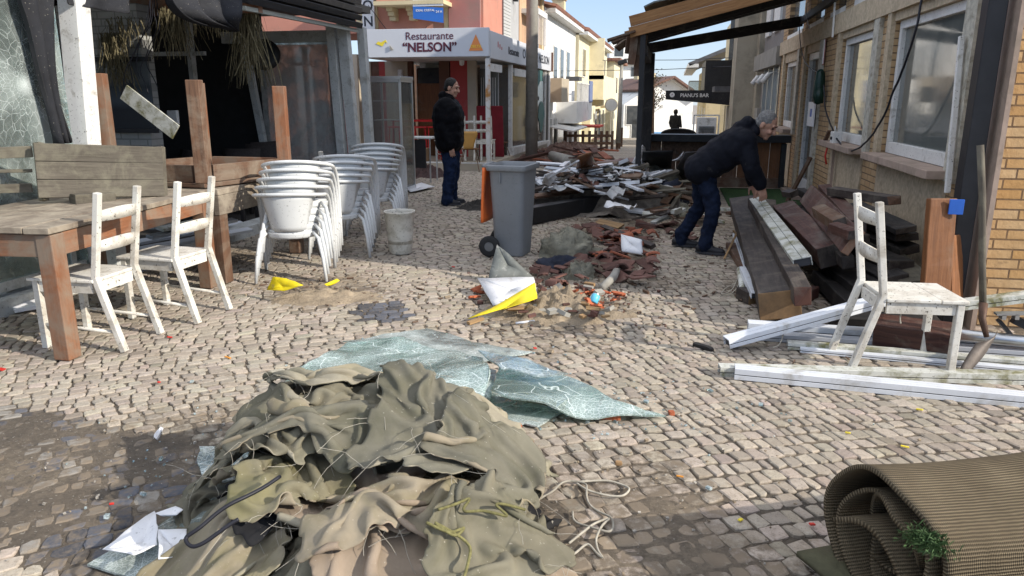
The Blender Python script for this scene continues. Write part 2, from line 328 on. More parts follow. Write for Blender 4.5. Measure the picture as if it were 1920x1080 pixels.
def cobbles():
    rng = np.random.RandomState(5); s = 0.075
    th = R(27); ct, stn = math.cos(th), math.sin(th)
    def warp(u, v):
        x, y = ct * u - stn * v, stn * u + ct * v
        a = 0.20 * math.sin(y * 0.9 + 0.8) + 0.08 * math.sin(x * 1.7 + y * 0.6)
        b = 0.24 * math.sin(x * 0.95 + 1.9) + 0.08 * math.sin(y * 1.9 - x * 0.5 + 2)
        return x + a, y + b
    V = []; F = []; COL = []; MUD_ = []
    for j in range(-70, 262):
        u = -11.0 + rng.rand() * 0.1
        while u < 15:
            wd = 0.056 + rng.rand() * 0.054; x, y = warp(u + wd / 2, (j + .5) * s)
            if -5.6 < x < 2.3 and 1.15 < y < 16.5 and inview(x, y) and not (x > 2.0 and y > 5.4):
                far = y > 9
                g = 0.0026 + rng.rand() * 0.0028; jt = 0.010
                q = [warp(u + a + rng.uniform(-jt, jt), j * s + b + rng.uniform(-jt, jt)) for a, b in ((g, g), (wd - g, g), (wd - g, s - g), (g, s - g))]
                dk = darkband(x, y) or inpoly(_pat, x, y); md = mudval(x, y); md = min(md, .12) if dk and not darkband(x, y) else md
                h = 0.0065 + rng.normal() * 0.0012 - (0.010 if darkband(x, y) else 0) * rng.rand(); tx, ty = rng.normal() * 0.022, rng.normal() * 0.022
                qq = []
                for a in range(4):
                    (x1, y1), (x2, y2) = q[a], q[(a + 1) % 4]; kk = 0.06 + rng.rand() * 0.08; qq.append((x1 + (x - x1) * kk, y1 + (y - y1) * kk)); mx, my = (x1 + x2) / 2, (y1 + y2) / 2; kk = rng.normal() * 0.05 - 0.02; qq.append((mx + (x - mx) * kk, my + (y - my) * kk))
                q = qq; o = len(V); ins = (0.0075 + rng.rand() * 0.003) / (s * .7)
                for lvl in (0, 1, 2):
                    for (qx, qy) in q:
                        k = ins * rng.uniform(.6, 1.6) if lvl == 2 else 0
                        px, py = qx + (x - qx) * k, qy + (y - qy) * k
                        z = -0.016 if lvl == 0 else h - (0.0038 if lvl == 1 else 0) + (px - x) * tx + (py - y) * ty
                        V.append((px, py, z))
                F.append(tuple(o + 16 + a for a in range(8)))
                for a in range(8):
                    b = (a + 1) % 8; F.append((o + a, o + b, o + 8 + b, o + 8 + a)); F.append((o + 8 + a, o + 8 + b, o + 16 + b, o + 16 + a))
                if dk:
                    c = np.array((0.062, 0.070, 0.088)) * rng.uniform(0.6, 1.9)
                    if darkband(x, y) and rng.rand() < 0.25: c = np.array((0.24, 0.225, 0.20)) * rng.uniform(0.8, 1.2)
                else:
                    c = np.array((0.405, 0.35, 0.285)) * rng.uniform(0.74, 1.16); c *= 1 + rng.normal(size=3) * 0.018
                    if rng.rand() < 0.06: c *= 0.72
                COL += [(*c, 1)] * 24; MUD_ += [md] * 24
            u += wd
    me = bpy.data.meshes.new('pavement'); me.from_pydata(V, [], F)
    ca = me.attributes.new('col', 'FLOAT_COLOR', 'POINT'); ca.data.foreach_set('color', np.array(COL, dtype=np.float32).ravel())
    ma = me.attributes.new('mud', 'FLOAT', 'POINT'); ma.data.foreach_set('value', np.array(MUD_, dtype=np.float32))
    o = bpy.data.objects.new('pavement', me); C.objects.link(o); tag(o, kind='structure')
    t = NT('limestone_setts'); v = t.co('Object')
    col = t.n('Attribute', {'attribute_name': 'col'}).outputs['Color']; mud = t.n('Attribute', {'attribute_name': 'mud'}).outputs['Fac']
    col = t.mix(t.ramp(t.noise(v, 45, 6, 0.7), (0.35, (0, 0, 0)), (0.72, (0.55,) * 3)), col, (0.20, 0.165, 0.13))
    col = t.mix(t.ramp(t.noise(v, 130, 3), (0.58, (0, 0, 0)), (0.68, (0.5,) * 3)), col, (0.11, 0.09, 0.07))
    f = t.math('ADD', t.math('MULTIPLY', mud, 0.9), t.math('MULTIPLY', t.math('SUBTRACT', t.noise(v, 16, 8, 0.7), 0.5), 1.7))
    col = t.mix(t.ramp(f, (0.30, (0, 0, 0)), (0.62, (0.93,) * 3)), col, t.ramp(t.noise(v, 2.0, 4), (0.4, (0.125, 0.10, 0.075)), (0.62, (0.26, 0.205, 0.145))))
    t.bump(t.noise(v, 90, 6, 0.7), 0.5, 0.006); t.set(t.b.inputs['Base Color'], col); t.fin(None, 0.92, 0, 0.12)
    me.materials.append(t.m)
    # sand and mud between the stones
    nx, ny = 200, 360; xs = np.linspace(-5.4, 2.4, nx); ys = np.concatenate([np.linspace(1.2, 6.5, 250), np.linspace(6.55, 16.4, 110)])
    rows = []
    for y in ys:
        r = []
        for x in xs:
            md = mudval(x, y); z = -0.0025 + 0.005 * noise.noise(Vector((x * 5, y * 5, 0))) + 0.017 * max(0, md - 0.38)
            z += 0.020 * max(0, md - 0.36) * noise.noise(Vector((x * 14, y * 14, 4)))
            r.append((x, y, z))
        rows.append(r)
    m = MB(); m.sheet(rows)
    t = NT('sand_and_mud'); v = t.co('Object')
    col = t.ramp(t.noise(v, 1.6, 7, 0.6), (0.36, (0.10, 0.083, 0.064)), (0.52, (0.19, 0.152, 0.112)), (0.68, (0.28, 0.225, 0.16)))
    col = t.mix(t.ramp(t.noise(v, 38, 6, 0.7), (0.4, (0, 0, 0)), (0.7, (0.7,) * 3)), col, (0.07, 0.058, 0.046))
    col = t.mix(t.ramp(t.noise(v, 70, 2), (0.66, (0, 0, 0)), (0.7, (0.7,) * 3)), col, (0.42, 0.38, 0.32))
    t.bump(t.noise(v, 34, 9, 0.78), 1.0, 0.03); t.fin(col, 0.9)
    tag(m.build('sand_bed', t.m, smooth=True), kind='structure')
ground(); cobbles()

def mound(name, cx, cy, rx, ry, h, mat, seed, label, cat, rot=0.0, n=46, rag=0.5, fine=0.25, kind=None, group=None, z0=0.0, power=1.5):
    m = MB(); rows = []
    for i in range(n):
        r = []
        for j in range(n):
            a, b = (j / (n - 1) * 2 - 1) * 1.15, (i / (n - 1) * 2 - 1) * 1.15
            d = math.hypot(a, b); q = Vector((a * 2.2, b * 2.2, seed))
            d *= 1 + rag * 0.5 * noise.noise(q)
            z = h * max(0, 1 - d ** power) * (0.75 + rag * noise.noise(q * 2.1)) + fine * h * noise.noise(q * 5) * max(0, 1.1 - d) + fine * 0.5 * h * noise.noise(q * 11) * max(0, 1.1 - d)
            x, y = a * rx, b * ry
            r.append((cx + x * math.cos(rot) - y * math.sin(rot), cy + x * math.sin(rot) + y * math.cos(rot), z0 + max(-0.02, z - 0.004 - 0.05 * max(0, d - 0.95))))
        rows.append(r)
    m.sheet(rows)
    return tag(m.build(name, mat, smooth=True), label, cat, group, kind)
# ---------------------------------------------------------------- the heap of torn canvas (each sheet settles over the ones below it)
HX0, HY0, HRES = -2.8, 0.7, 0.02
HNX, HNY = 190, 210
_gx, _gy = np.meshgrid(HX0 + HRES * np.arange(HNX), HY0 + HRES * np.arange(HNY))
HF = np.zeros((HNY, HNX))
for cx, cy, rx, ry, h, pw in ((-0.98, 2.2, 0.54, 0.70, 0.10, 3), (-1.10, 2.52, 0.44, 0.34, 0.14, 4), (-1.36, 2.56, 0.27, 0.25, 0.10, 3), (-1.18, 2.62, 0.20, 0.18, 0.06, 2), (-0.74, 2.42, 0.32, 0.28, 0.09, 3), (-0.68, 1.85, 0.42, 0.40, 0.08, 3)):
    d = np.sqrt(((_gx - cx) / rx) ** 2 + ((_gy - cy) / ry) ** 2); HF = HF + h * np.clip(1 - d ** pw, 0, 1)
_cr = np.random.RandomState(3)
for k in range(34):
    cx, cy = -1.0 + _cr.normal() * 0.35, 2.25 + _cr.normal() * 0.42; r = _cr.uniform(0.06, 0.14); d2 = ((_gx - cx) ** 2 + (_gy - cy) ** 2) / r ** 2
    HF += np.exp(-d2) * _cr.uniform(-0.09, 0.10) * (HF > 0.05)
HF = np.maximum(HF, 0)
def hf_at(x, y):
    i = np.clip((y - HY0) / HRES, 0, HNY - 1.001); j = np.clip((x - HX0) / HRES, 0, HNX - 1.001)
    i0, j0 = i.astype(int), j.astype(int); a, b = i - i0, j - j0
    return HF[i0, j0] * (1 - a) * (1 - b) + HF[i0 + 1, j0] * a * (1 - b) + HF[i0, j0 + 1] * (1 - a) * b + HF[i0 + 1, j0 + 1] * a * b
def settle(w_, l_, cx, cy, rot, crush, seed, steps=46, dx=0.020, stiff=0.28, amp=0.16, lift=0.03, fric=0.9, crush_v=None, wave=1.50, slide=(0, 0), anchor=0.12, fdir=None, lean=0.04):
    global HF
    rng = np.random.RandomState(seed); nx, ny = int(w_ / dx) + 1, int(l_ / dx) + 1
    U, V = np.meshgrid(np.linspace(-w_ / 2, w_ / 2, nx), np.linspace(-l_ / 2, l_ / 2, ny))
    cv = crush if crush_v is None else crush_v; ph = rng.rand(8) * 6.28
    X = U * crush + 0.06 * np.sin(V * 5 + ph[0]) + 0.03 * np.sin(V * 11 + ph[1]); Y = V * cv + 0.06 * np.sin(U * 4.5 + ph[2]) + 0.03 * np.sin(U * 12 + ph[3])
    c, s_ = math.cos(rot), math.sin(rot); X, Y = cx + c * X - s_ * Y, cy + s_ * X + c * Y
    k = wave * 6.28
    fd = rng.rand() * 3.14 if fdir is None else fdir; A1 = U * math.cos(fd) + V * math.sin(fd); B1 = V * math.cos(fd) - U * math.sin(fd)
    f1 = A1 * k * 2.0 + ph[4] + 1.6 * np.sin(B1 * 5 + ph[6]) + 0.9 * np.sin(B1 * 11 + A1 * 4 + ph[7]); m1 = 0.6 + 0.4 * np.sin(B1 * 6 + ph[0])
    Z1 = np.sin(f1) * m1; sl = lean * np.cos(f1) * m1; X = X + sl * math.cos(fd + rot); Y = Y + sl * math.sin(fd + rot)
    Z2 = np.sin(B1 * k * 1.3 + ph[5] + 1.5 * np.sin(A1 * 6 + ph[1]))
    Z = hf_at(X, Y) + lift + amp * (0.4 + 0.32 * Z1 + 0.16 * Z2) + rng.rand(ny, nx) * 0.012
    P = np.stack([X, Y, Z], -1); Q = P.copy(); P0 = P.copy()
    def con(A, B, rest, kk, only_c=False):
        d = B - A; l = np.sqrt((d * d).sum(-1, keepdims=True)) + 1e-9; f = 1 - rest / l
        if only_c: f = np.minimum(f, 0)
        d *= 0.5 * kk * f; A += d; B -= d
    def pair(ax, st, rest, kk, oc=False):
        for k0 in range(0, 2 * st):
            if st == 2 and k0 > 3: break
            sl0 = slice(k0, None, 2 * st) if st == 1 else slice(k0, None, 4); n = P.shape[ax]
            ia = np.arange(k0, n - st, 2 if st == 1 else 4)
            if len(ia) == 0: continue
            A = np.take(P, ia, ax); B = np.take(P, ia + st, ax); con(A, B, rest, kk, oc)
            if ax == 0: P[ia] = A; P[ia + st] = B
            else: P[:, ia] = A; P[:, ia + st] = B
    for step in range(steps):
        v = (P - Q) * 0.93; Q = P.copy(); P = P + v; P[..., 2] -= 0.0016; P[..., 0] += slide[0]; P[..., 1] += slide[1]
        P[..., :2] += anchor * (P0[..., :2] - P[..., :2])
        for it in range(5):
            pair(1, 1, dx, 1.0); pair(0, 1, dx, 1.0); pair(1, 2, 2 * dx, stiff, True); pair(0, 2, 2 * dx, stiff, True)
            A = P[:-1, :-1]; B = P[1:, 1:]; con(A, B, dx * 1.414, 0.12); A = P[:-1, 1:]; B = P[1:, :-1]; con(A, B, dx * 1.414, 0.12)
            h = hf_at(P[..., 0], P[..., 1]) + 0.013; hit = P[..., 2] < h
            P[..., 2] = np.where(hit, h, P[..., 2])
        Q[..., :2] = np.where(hit[..., None], P[..., :2] - (P[..., :2] - Q[..., :2]) * (1 - fric), Q[..., :2]); Q[..., 2] = np.where(hit, P[..., 2], Q[..., 2])
    # the next sheet lies on this one
    H2 = np.zeros_like(HF); fine = 3
    for a in range(fine):
        for b in range(fine):
            fa, fb = a / fine, b / fine
            W4 = P[:-1, :-1] * (1 - fa) * (1 - fb) + P[1:, :-1] * fa * (1 - fb) + P[:-1, 1:] * (1 - fa) * fb + P[1:, 1:] * fa * fb
            i = np.clip(((W4[..., 1] - HY0) / HRES + .5).astype(int), 0, HNY - 1); j = np.clip(((W4[..., 0] - HX0) / HRES + .5).astype(int), 0, HNX - 1)
            np.maximum.at(H2, (i.ravel(), j.ravel()), W4[..., 2].ravel())
    H3 = np.maximum(HF, H2); H4 = np.maximum(np.maximum(np.roll(H3, 1, 0), np.roll(H3, -1, 0)), np.maximum(np.roll(H3, 1, 1), np.roll(H3, -1, 1))); H4 = np.maximum(H4, H3); HF = np.maximum(H3, .25 * H3 + .75 * (2 * H4 + np.roll(H4, 1, 0) + np.roll(H4, -1, 0) + np.roll(H4, 1, 1) + np.roll(H4, -1, 1)) / 6)
    return P
def canvas_mat(name, c, moss=0.5, mosscol=(0.085, 0.085, 0.045)):
    t = NT(name); v = t.co('Object'); u = t.co('UV')
    col = t.ramp(t.noise(v, 3.0, 7, 0.62), (0.3, tone(c, 0.68)), (0.7, tone(c, 1.2)))
    col = t.mix(t.ramp(t.noise(u, 2.6, 8, 0.65, 0.6), (0.44, (0, 0, 0)), (0.66, (min(1, moss * 1.25),) * 3)), col, mosscol)
    col = t.mix(t.ramp(t.noise(v, 2.0, 6, .7, .8), (0.52, (0, 0, 0)), (0.68, (0.4,) * 3)), col, tone(c, .45))
    col = t.mix(t.ramp(t.noise(v, 90, 2, 0.5), (0.70, (0, 0, 0)), (0.74, (0.5,) * 3)), col, (0.5, 0.46, 0.38))
    wv = t.n('TexWave', {'wave_type': 'BANDS', 'bands_direction': 'X'}, Vector=u, Scale=120.0).outputs[0]
    wv2 = t.n('TexWave', {'wave_type': 'BANDS', 'bands_direction': 'Y'}, Vector=u, Scale=120.0).outputs[0]
    rd = t.n('TexNoise', {'noise_type': 'RIDGED_MULTIFRACTAL', 'normalize': True}, Vector=v, Scale=5.5, Detail=5, Roughness=.55, Distortion=.5).outputs[0]
    t.bump(t.math('ADD', t.math('MULTIPLY', rd, 1.6), t.math('ADD', t.math('MULTIPLY', t.math('ADD', wv, wv2), 0.08), t.math('MULTIPLY', t.noise(v, 28, 6, 0.65), .5))), 0.55, 0.016)
    return t.fin(col, 0.92, 0, 0.15)
C_olive = canvas_mat('olive_canvas', (0.215, 0.195, 0.14), 0.5)
C_green = canvas_mat('green_grey_canvas', (0.185, 0.172, 0.13), 0.5)
C_beige = canvas_mat('beige_canvas_back', (0.33, 0.295, 0.22), 0.45, (0.2, 0.19, 0.11))
C_pink = canvas_mat('pinkish_beige_canvas', (0.35, 0.275, 0.205), 0.4, (0.19, 0.155, 0.10)); C_moss = canvas_mat('yellow_mossy_canvas', (0.21, 0.188, 0.125), 0.5, (0.19, 0.175, 0.065))
C_tan = canvas_mat('dirty_tan_canvas', (0.30, 0.255, 0.185), 0.45, (0.17, 0.155, 0.06))
C_blk = canvas_mat('black_membrane', (0.02, 0.02, 0.022), 0.2, (0.06, 0.055, 0.045))
def canvas(label, mats, threads=0, **kw):
    sd = kw['seed']; P = settle(**kw); ny, nx = P.shape[:2]; m = MB(); rng = random.Random(sd)
    # torn outline: cells near the rim fall away irregularly
    vs = [tuple(p) for p in P.reshape(-1, 3)]; fs = []; uv = []
    def inside(i, j):
        a = min(i, ny - 2 - i); b = min(j, nx - 2 - j)
        e = min(a, b) - 1.6 - 3.4 * noise.noise(Vector((i * 0.16, j * 0.16, sd)))
        corner = math.hypot(max(0, 6 - a), max(0, 6 - b))
        return e > -1.4 and corner < 7.0
    for i in range(ny - 1):
        for j in range(nx - 1):
            if inside(i, j):
                fs.append((i * nx + j, i * nx + j + 1, (i + 1) * nx + j + 1, (i + 1) * nx + j))
                uv.append([(q[1] * .020, q[0] * .020) for q in ((i, j), (i, j + 1), (i + 1, j + 1), (i + 1, j))])
    used = sorted({k for f in fs for k in f}); ix = {k: a for a, k in enumerate(used)}
    m.add([vs[k] for k in used], [[ix[k] for k in f] for f in fs], uv)
    o = m.build('canvas_sheet', mats, smooth=True, sub=1)
    md = o.modifiers.new('solid', 'SOLIDIFY'); md.thickness = 0.004; md.offset = 0; md.material_offset = 1; md.material_offset_rim = 1
    tag(o, label, 'canvas sheet', 'torn canvas sheets of the heap')
    if threads:                                                 # frayed threads along the torn rim
        cnt = {}
        for f in fs:
            for a in range(4):
                e = tuple(sorted((f[a], f[(a + 1) % 4]))); cnt[e] = cnt.get(e, 0) + 1
        rim = [e for e, c_ in cnt.items() if c_ == 1]; tb = MB()
        for q in range(threads):
            a = Vector(vs[rng.choice(rim)[0]]); d = Vector((rng.uniform(-1, 1), rng.uniform(-1, 0.6), rng.uniform(-0.6, 0.5))) * 0.03; pts = [a]; g = Vector(d)
            for k in range(rng.choice((3, 4, 5, 7))): g = g + Vector((rng.uniform(-1, 1), rng.uniform(-1, 1), rng.uniform(-1.2, .5))) * 0.012; a = a + g * 0.8; pts.append(a)
            tb.tube(pts, 0.0008, 4, cap=False)
        tb.build('frayed_thread', M_rope, o)['kind'] = 'stuff'
    return o
for lab, mats, th_, kw in (
    ('black torn membrane showing at the right foot of the canvas heap', [C_blk, C_blk], 6, dict(w_=.75, l_=.8, cx=-.74, cy=2.38, rot=.5, crush=0.77, amp=0.12)),
    ('widest olive canvas sheet spread at the bottom of the heap', [C_olive, C_tan], 25, dict(w_=1.65, l_=1.8, cx=-1.0, cy=2.2, rot=.3, crush=0.73, amp=0.22, wave=1.36)),
    ('dark olive canvas bunched at the left foot of the heap beside the white paper', [C_green, C_olive], 15, dict(w_=.9, l_=.8, cx=-1.40, cy=2.22, rot=1.2, crush=0.62, amp=0.25, wave=1.63)),
    ('greyish tan canvas corner lying lowest at the left front of the heap', [C_tan, C_beige], 15, dict(w_=.75, l_=.6, cx=-1.3, cy=1.78, rot=.15, crush=0.70, amp=0.16, wave=1.16)),
    ('black membrane scrap showing between the folds on the left of the heap', [C_blk, C_blk], 4, dict(w_=.5, l_=.5, cx=-1.22, cy=2.0, rot=.9, crush=0.69, amp=0.12)),
    ('smooth pinkish beige canvas swelling at the right front of the heap', [C_pink, C_tan], 25, dict(w_=.95, l_=.80, cx=-.50, cy=1.82, rot=-.25, crush=0.75, amp=0.20, wave=0.95, stiff=.4)),
    ('pinkish canvas piece with pale torn rim in the front middle of the heap', [C_pink, C_beige], 35, dict(w_=.50, l_=.52, cx=-.93, cy=1.98, rot=.5, crush=0.77, amp=0.14, wave=1.09)),
    ('tan canvas rolled into a ridge along the front of the heap', [C_tan, C_pink], 20, dict(w_=.8, l_=.5, cx=-.72, cy=2.02, rot=.5, crush=0.70, crush_v=0.49, amp=0.28, wave=1.16, fdir=1.5, lean=.05)),
    ('crumpled olive canvas with yellow mossy folds on the left side of the heap', [C_moss, C_tan], 20, dict(w_=.8, l_=.6, cx=-1.24, cy=2.12, rot=-.5, crush=0.62, amp=0.25, wave=1.50)),
    ('olive canvas pleated over the left shoulder of the heap', [C_olive, C_beige], 20, dict(w_=.95, l_=.7, cx=-1.36, cy=2.42, rot=.6, crush=0.61, amp=0.28, wave=1.50)),
    ('tan canvas folded across the back crest of the heap', [C_tan, C_green], 15, dict(w_=1.5, l_=.85, cx=-1.08, cy=2.58, rot=.15, crush=0.69, amp=0.28, crush_v=0.51, wave=1.16, fdir=1.4, lean=.055)),
    ('pale beige canvas turned over on the right shoulder of the heap', [C_beige, C_green], 20, dict(w_=.75, l_=.65, cx=-.72, cy=2.50, rot=-.6, crush=0.66, amp=0.25, wave=1.16)),
    ('olive canvas strip wound in narrow folds left of the large flap', [C_olive, C_beige], 20, dict(w_=1.0, l_=.62, cx=-1.16, cy=2.32, rot=.25, crush=0.66, crush_v=0.52, amp=0.28, wave=1.43, fdir=1.1, lean=.05)),
    ('beige canvas fold with a white frayed edge on top of the heap', [C_beige, C_olive], 25, dict(w_=.7, l_=.4, cx=-1.2, cy=2.55, rot=.35, crush=0.76, crush_v=0.55, amp=0.22, wave=1.09, fdir=1.5, lean=.05)),
    ('olive grey canvas twisted across the front middle of the heap', [C_green, C_tan], 20, dict(w_=.8, l_=.45, cx=-1.05, cy=2.16, rot=-.25, crush=0.69, crush_v=0.49, amp=0.25, wave=1.36, fdir=1.3, lean=.05)),
    ('largest grey green canvas flap hanging down the front of the heap', [C_green, C_beige], 30, dict(w_=.50, l_=.68, cx=-.84, cy=2.30, rot=.12, crush=0.72, crush_v=0.74, amp=0.19, wave=1.09, stiff=.15, lift=.04, lean=.03, fdir=.2)),
    ('grey green canvas scrap hanging at the right side of the heap', [C_green, C_tan], 15, dict(w_=.6, l_=.5, cx=-.60, cy=2.24, rot=-.5, crush=0.68, amp=0.22, wave=1.36)),
    ('dull green canvas wad at the right foot of the heap by the ropes', [C_olive, C_green], 15, dict(w_=.5, l_=.5, cx=-.44, cy=1.92, rot=.8, crush=0.62, amp=0.22, wave=1.56))):
    _n = globals().get('_n', 0) + 1; canvas(lab, mats, th_, seed=_n, **kw)
def rope(name, pts, r, mat, label, cat, n=6, group=None, wob=0.012):
    P = [Vector(p) for p in pts]; out = []
    for i in range(len(P) - 1):
        p0, p1, p2, p3 = P[max(i - 1, 0)], P[i], P[i + 1], P[min(i + 2, len(P) - 1)]
        for k in range(8):
            t = k / 8; out.append(0.5 * ((2 * p1) + (p2 - p0) * t + (2 * p0 - 5 * p1 + 4 * p2 - p3) * t * t + (3 * p1 - p0 - 3 * p2 + p3) * t ** 3))
    out.append(P[-1]); out = [p + noise.noise_vector(p * 7) * wob for p in out]
    return tag(MB().tube(out, r, n).build(name, mat, smooth=True), label, cat, group)
def on_heap(px, py, up=0.01):                                    # the first point of the heap's surface along the ray
    d = ray(px, py); t = 1.0
    while t < 6:
        x, y, z = d[0] * t, d[1] * t, EYE + d[2] * t
        if z < float(hf_at(np.array(x), np.array(y))) + up: return Vector((x, y, z + 0.004))
        t += 0.006
    return G(px, py, up)
rope('cord', [on_heap(*p) for p in ((800, 985), (840, 1000), (868, 990), (850, 1006), (815, 985), (860, 1008), (880, 1030), (878, 1060), (868, 1100))], 0.0045, M_string, 'olive green cord looped on the pinkish canvas at the front of the heap', 'cord')
rope('cord', [on_heap(*p) for p in ((820, 960), (850, 945), (880, 935), (868, 955), (905, 960), (950, 975), (930, 950), (985, 962))], 0.0045, M_string, 'coiled yellowish cord between the flap and the beige canvas', 'cord')
rope('black_cable', [on_heap(*p, .03) for p in ((520, 900), (440, 945), (380, 985), (348, 1010), (360, 1025), (410, 1000), (450, 975))], 0.006, M_cable, 'black cable looping out at the left of the canvas heap', 'cable')
for lab, pts in (('pale rope lying in a wide loop on the paving right of the canvas heap', ((1010, 935), (1060, 905), (1100, 912), (1105, 945), (1150, 975), (1140, 1000), (1085, 980), (1075, 960))),
                 ('frayed pale rope curling beside the right foot of the canvas heap', ((1010, 1050), (1070, 1040), (1100, 1020), (1130, 1045), (1115, 1010), (1145, 975), (1090, 1000), (1065, 1020))),
                 ('thin grey rope forming an oval on the muddy setts', ((1090, 905), (1140, 900), (1175, 915), (1165, 932), (1110, 925), (1085, 910)))):
    rope('rope', [G(px, py, 0.018) for px, py in pts], 0.0045, M_rope, lab, 'rope', wob=0.02)
# ---------------------------------------------------------------- shattered laminated glass
def cracked(name, tint, dens=1.0, clear=0.45, radial=False, milk=0.5):
    t = NT(name); v = t.co('Object'); n = t.n('TexNoise', None, Vector=v, Scale=3.0, Detail=3).outputs['Color']
    vv = t.mix(0.16, v, n, 'ADD')
    a = t.n('TexVoronoi', {'feature': 'DISTANCE_TO_EDGE'}, Vector=t.n('Mapping', None, Vector=vv, Rotation=(0, 0, .5), Scale=(.55, 1.6, 1)).outputs[0], Scale=6 * dens).outputs[0]
    b = t.n('TexVoronoi', {'feature': 'DISTANCE_TO_EDGE'}, Vector=vv, Scale=55 * dens).outputs[0]
    ca = t.ramp(a, (0.0, (.8,) * 3), (0.012, (0, 0, 0))); cb = t.ramp(b, (0.0, (0.6,) * 3), (0.11, (0, 0, 0)))
    msk = t.ramp(t.noise(v, 2.6, 5, 0.6), (0.42, (0.12,) * 3), (0.62, (1, 1, 1)))
    crack = t.math('ADD', ca, t.math('MULTIPLY', cb, msk))
    if radial:
        sp = t.n('SeparateXYZ', None, Vector=v); y_, z_ = sp.outputs[1], sp.outputs[2]
        r = t.math('SQRT', t.math('ADD', t.math('MULTIPLY', y_, y_), t.math('MULTIPLY', z_, z_))); th = t.math('ARCTAN2', y_, z_)
        lg = t.math('LOGARITHM', t.math('ADD', r, 0.015), 2.0)
        cb3 = t.n('CombineXYZ', None, X=t.math('MULTIPLY', th, 3.4), Y=t.math('MULTIPLY', lg, 1.5))
        w1 = t.mix(0.35, cb3.outputs[0], t.n('TexNoise', None, Vector=v, Scale=9.0).outputs['Color'], 'ADD')
        e = t.n('TexVoronoi', {'feature': 'DISTANCE_TO_EDGE'}, Vector=w1, Scale=1.6).outputs[0]
        hot = t.ramp(r, (0.03, (1, 1, 1)), (0.5, (0.16,) * 3))
        crack = t.math('ADD', t.math('MULTIPLY', t.ramp(e, (0, (.9,) * 3), (0.03, (0, 0, 0))), hot), t.ramp(r, (0.0, (0.6,) * 3), (0.09, (0, 0, 0))))
        crack = t.math('ADD', crack, t.math('MULTIPLY', ca, 0.15))
    crack = t.math('MINIMUM', crack, 1.0)
    tr = t.n('BsdfTransparent', None, Color=tone(tint, 1.0)).outputs[0]
    gl = t.n('BsdfGlossy', None, Color=(0.9, 0.95, 0.95), Roughness=0.08).outputs[0]
    df = t.n('BsdfDiffuse', None, Color=t.mix(crack, tone(tint, 0.75), (0.78, 0.84, 0.83))).outputs[0]
    fr = t.n('Fresnel', None, IOR=1.5).outputs[0]
    base = t.n('MixShader', None, _0=t.math('MULTIPLY', t.math('ADD', msk, 0.35), milk), _1=tr, _2=df).outputs[0]
    base = t.n('MixShader', None, _0=crack, _1=base, _2=df).outputs[0]
    fin = t.n('MixShader', None, _0=t.math('ADD', t.math('MULTIPLY', fr, 0.8), 0.03), _1=base, _2=gl).outputs[0]
    bm = t.n('Bump', None, Height=t.math('ADD', a, t.math('MULTIPLY', b, 0.5)), Strength=0.35, Distance=0.01)
    for nd in t.t.nodes:
        if nd.type in ('BSDF_GLOSSY', 'BSDF_DIFFUSE'): t.t.links.new(bm.outputs[0], nd.inputs['Normal'])
    t.t.links.new(fin, t.out.inputs['Surface']); return t.m
GL_green = cracked('shattered_green_glass', (0.63, 0.77, 0.71), 1.0, milk=0.36)
GL_dust = cracked('dusty_shattered_glass', (0.40, 0.46, 0.43), 1.3, milk=0.8)
GL_clear = cracked('pale_broken_glass', (0.68, 0.78, 0.79), 0.6, milk=0.35)
GL_pane = cracked('starred_window_glass', (0.70, 0.78, 0.75), 0.4, radial=True, milk=0.30)  # milky grey-green stands for reflected street light as well as dust
def glass_sheet(pix, label, mat, seed, sag=0.05, th=0.008, res=26, drop=0.0, group=None):
    P = [G(px, py, z) for px, py, z in pix]; cx = sum(p.x for p in P) / len(P); cy = sum(p.y for p in P) / len(P)
    bmm = bmesh.new(); x0, x1 = min(p.x for p in P), max(p.x for p in P); y0, y1 = min(p.y for p in P), max(p.y for p in P)
    # height field interpolated from the corners
    def hz(x, y):
        s_ = sw = 0
        for p in P:
            q = 1 / ((p.x - x) ** 2 + (p.y - y) ** 2 + 1e-4) ** 1.2; s_ += q * p.z; sw += q
        return s_ / sw + sag * 0.55 * noise.noise(Vector((x * 2.5, y * 2.5, seed))) - sag * 0.9 * abs(noise.noise(Vector((x * 3.2, y * 3.2, seed + 2)))) + sag * 0.15 * noise.noise(Vector((x * 9, y * 9, seed + 4)))
    outline = []
    for i in range(len(P)):
        a, b = P[i], P[(i + 1) % len(P)]; k = max(2, int((b - a).length / 0.05))
        for q in range(k):
            p = a.lerp(b, q / k); o = noise.noise_vector(p * 8 + Vector((seed, 0, 0))) * 0.022; outline.append((p.x + o.x, p.y + o.y))
    vs = [bmm.verts.new((x, y, 0)) for x, y in outline]; bmm.faces.new(vs); bmesh.ops.triangulate(bmm, faces=bmm.faces[:])
    for k in range(4):
        le = [e for e in bmm.edges if e.calc_length() > 0.17]
        if le: bmesh.ops.subdivide_edges(bmm, edges=le, cuts=1); bmesh.ops.triangulate(bmm, faces=bmm.faces[:])
    for v in bmm.verts: v.co.z = max(0.014, hz(v.co.x, v.co.y))
    m = MB(); bmm.verts.index_update(); m.add([v.co.copy() for v in bmm.verts], [[v.index for v in f.verts] for f in bmm.faces]); bmm.free()
    o = m.build('glass_sheet', mat, solid=th); return tag(o, label, 'broken glass', group)
glass_sheet([(500, 760, .05), (545, 690, .06), (600, 668, .08), (650, 640, .08), (760, 630, .10), (905, 668, .17), (918, 700, .20), (900, 790, .12), (700, 800, .20)], 'largest pale green shattered glass sheet behind the canvas heap, left of the dark gap', GL_green, 1, 0.06)
glass_sheet([(936, 668, .16), (985, 682, .12), (1065, 700, .10), (1150, 748, .07), (1245, 778, .03), (1100, 782, .05), (980, 752, .12), (920, 742, .14)], 'pointed green shattered glass sheet reaching right towards the brick piece', GL_green, 2, 0.04)
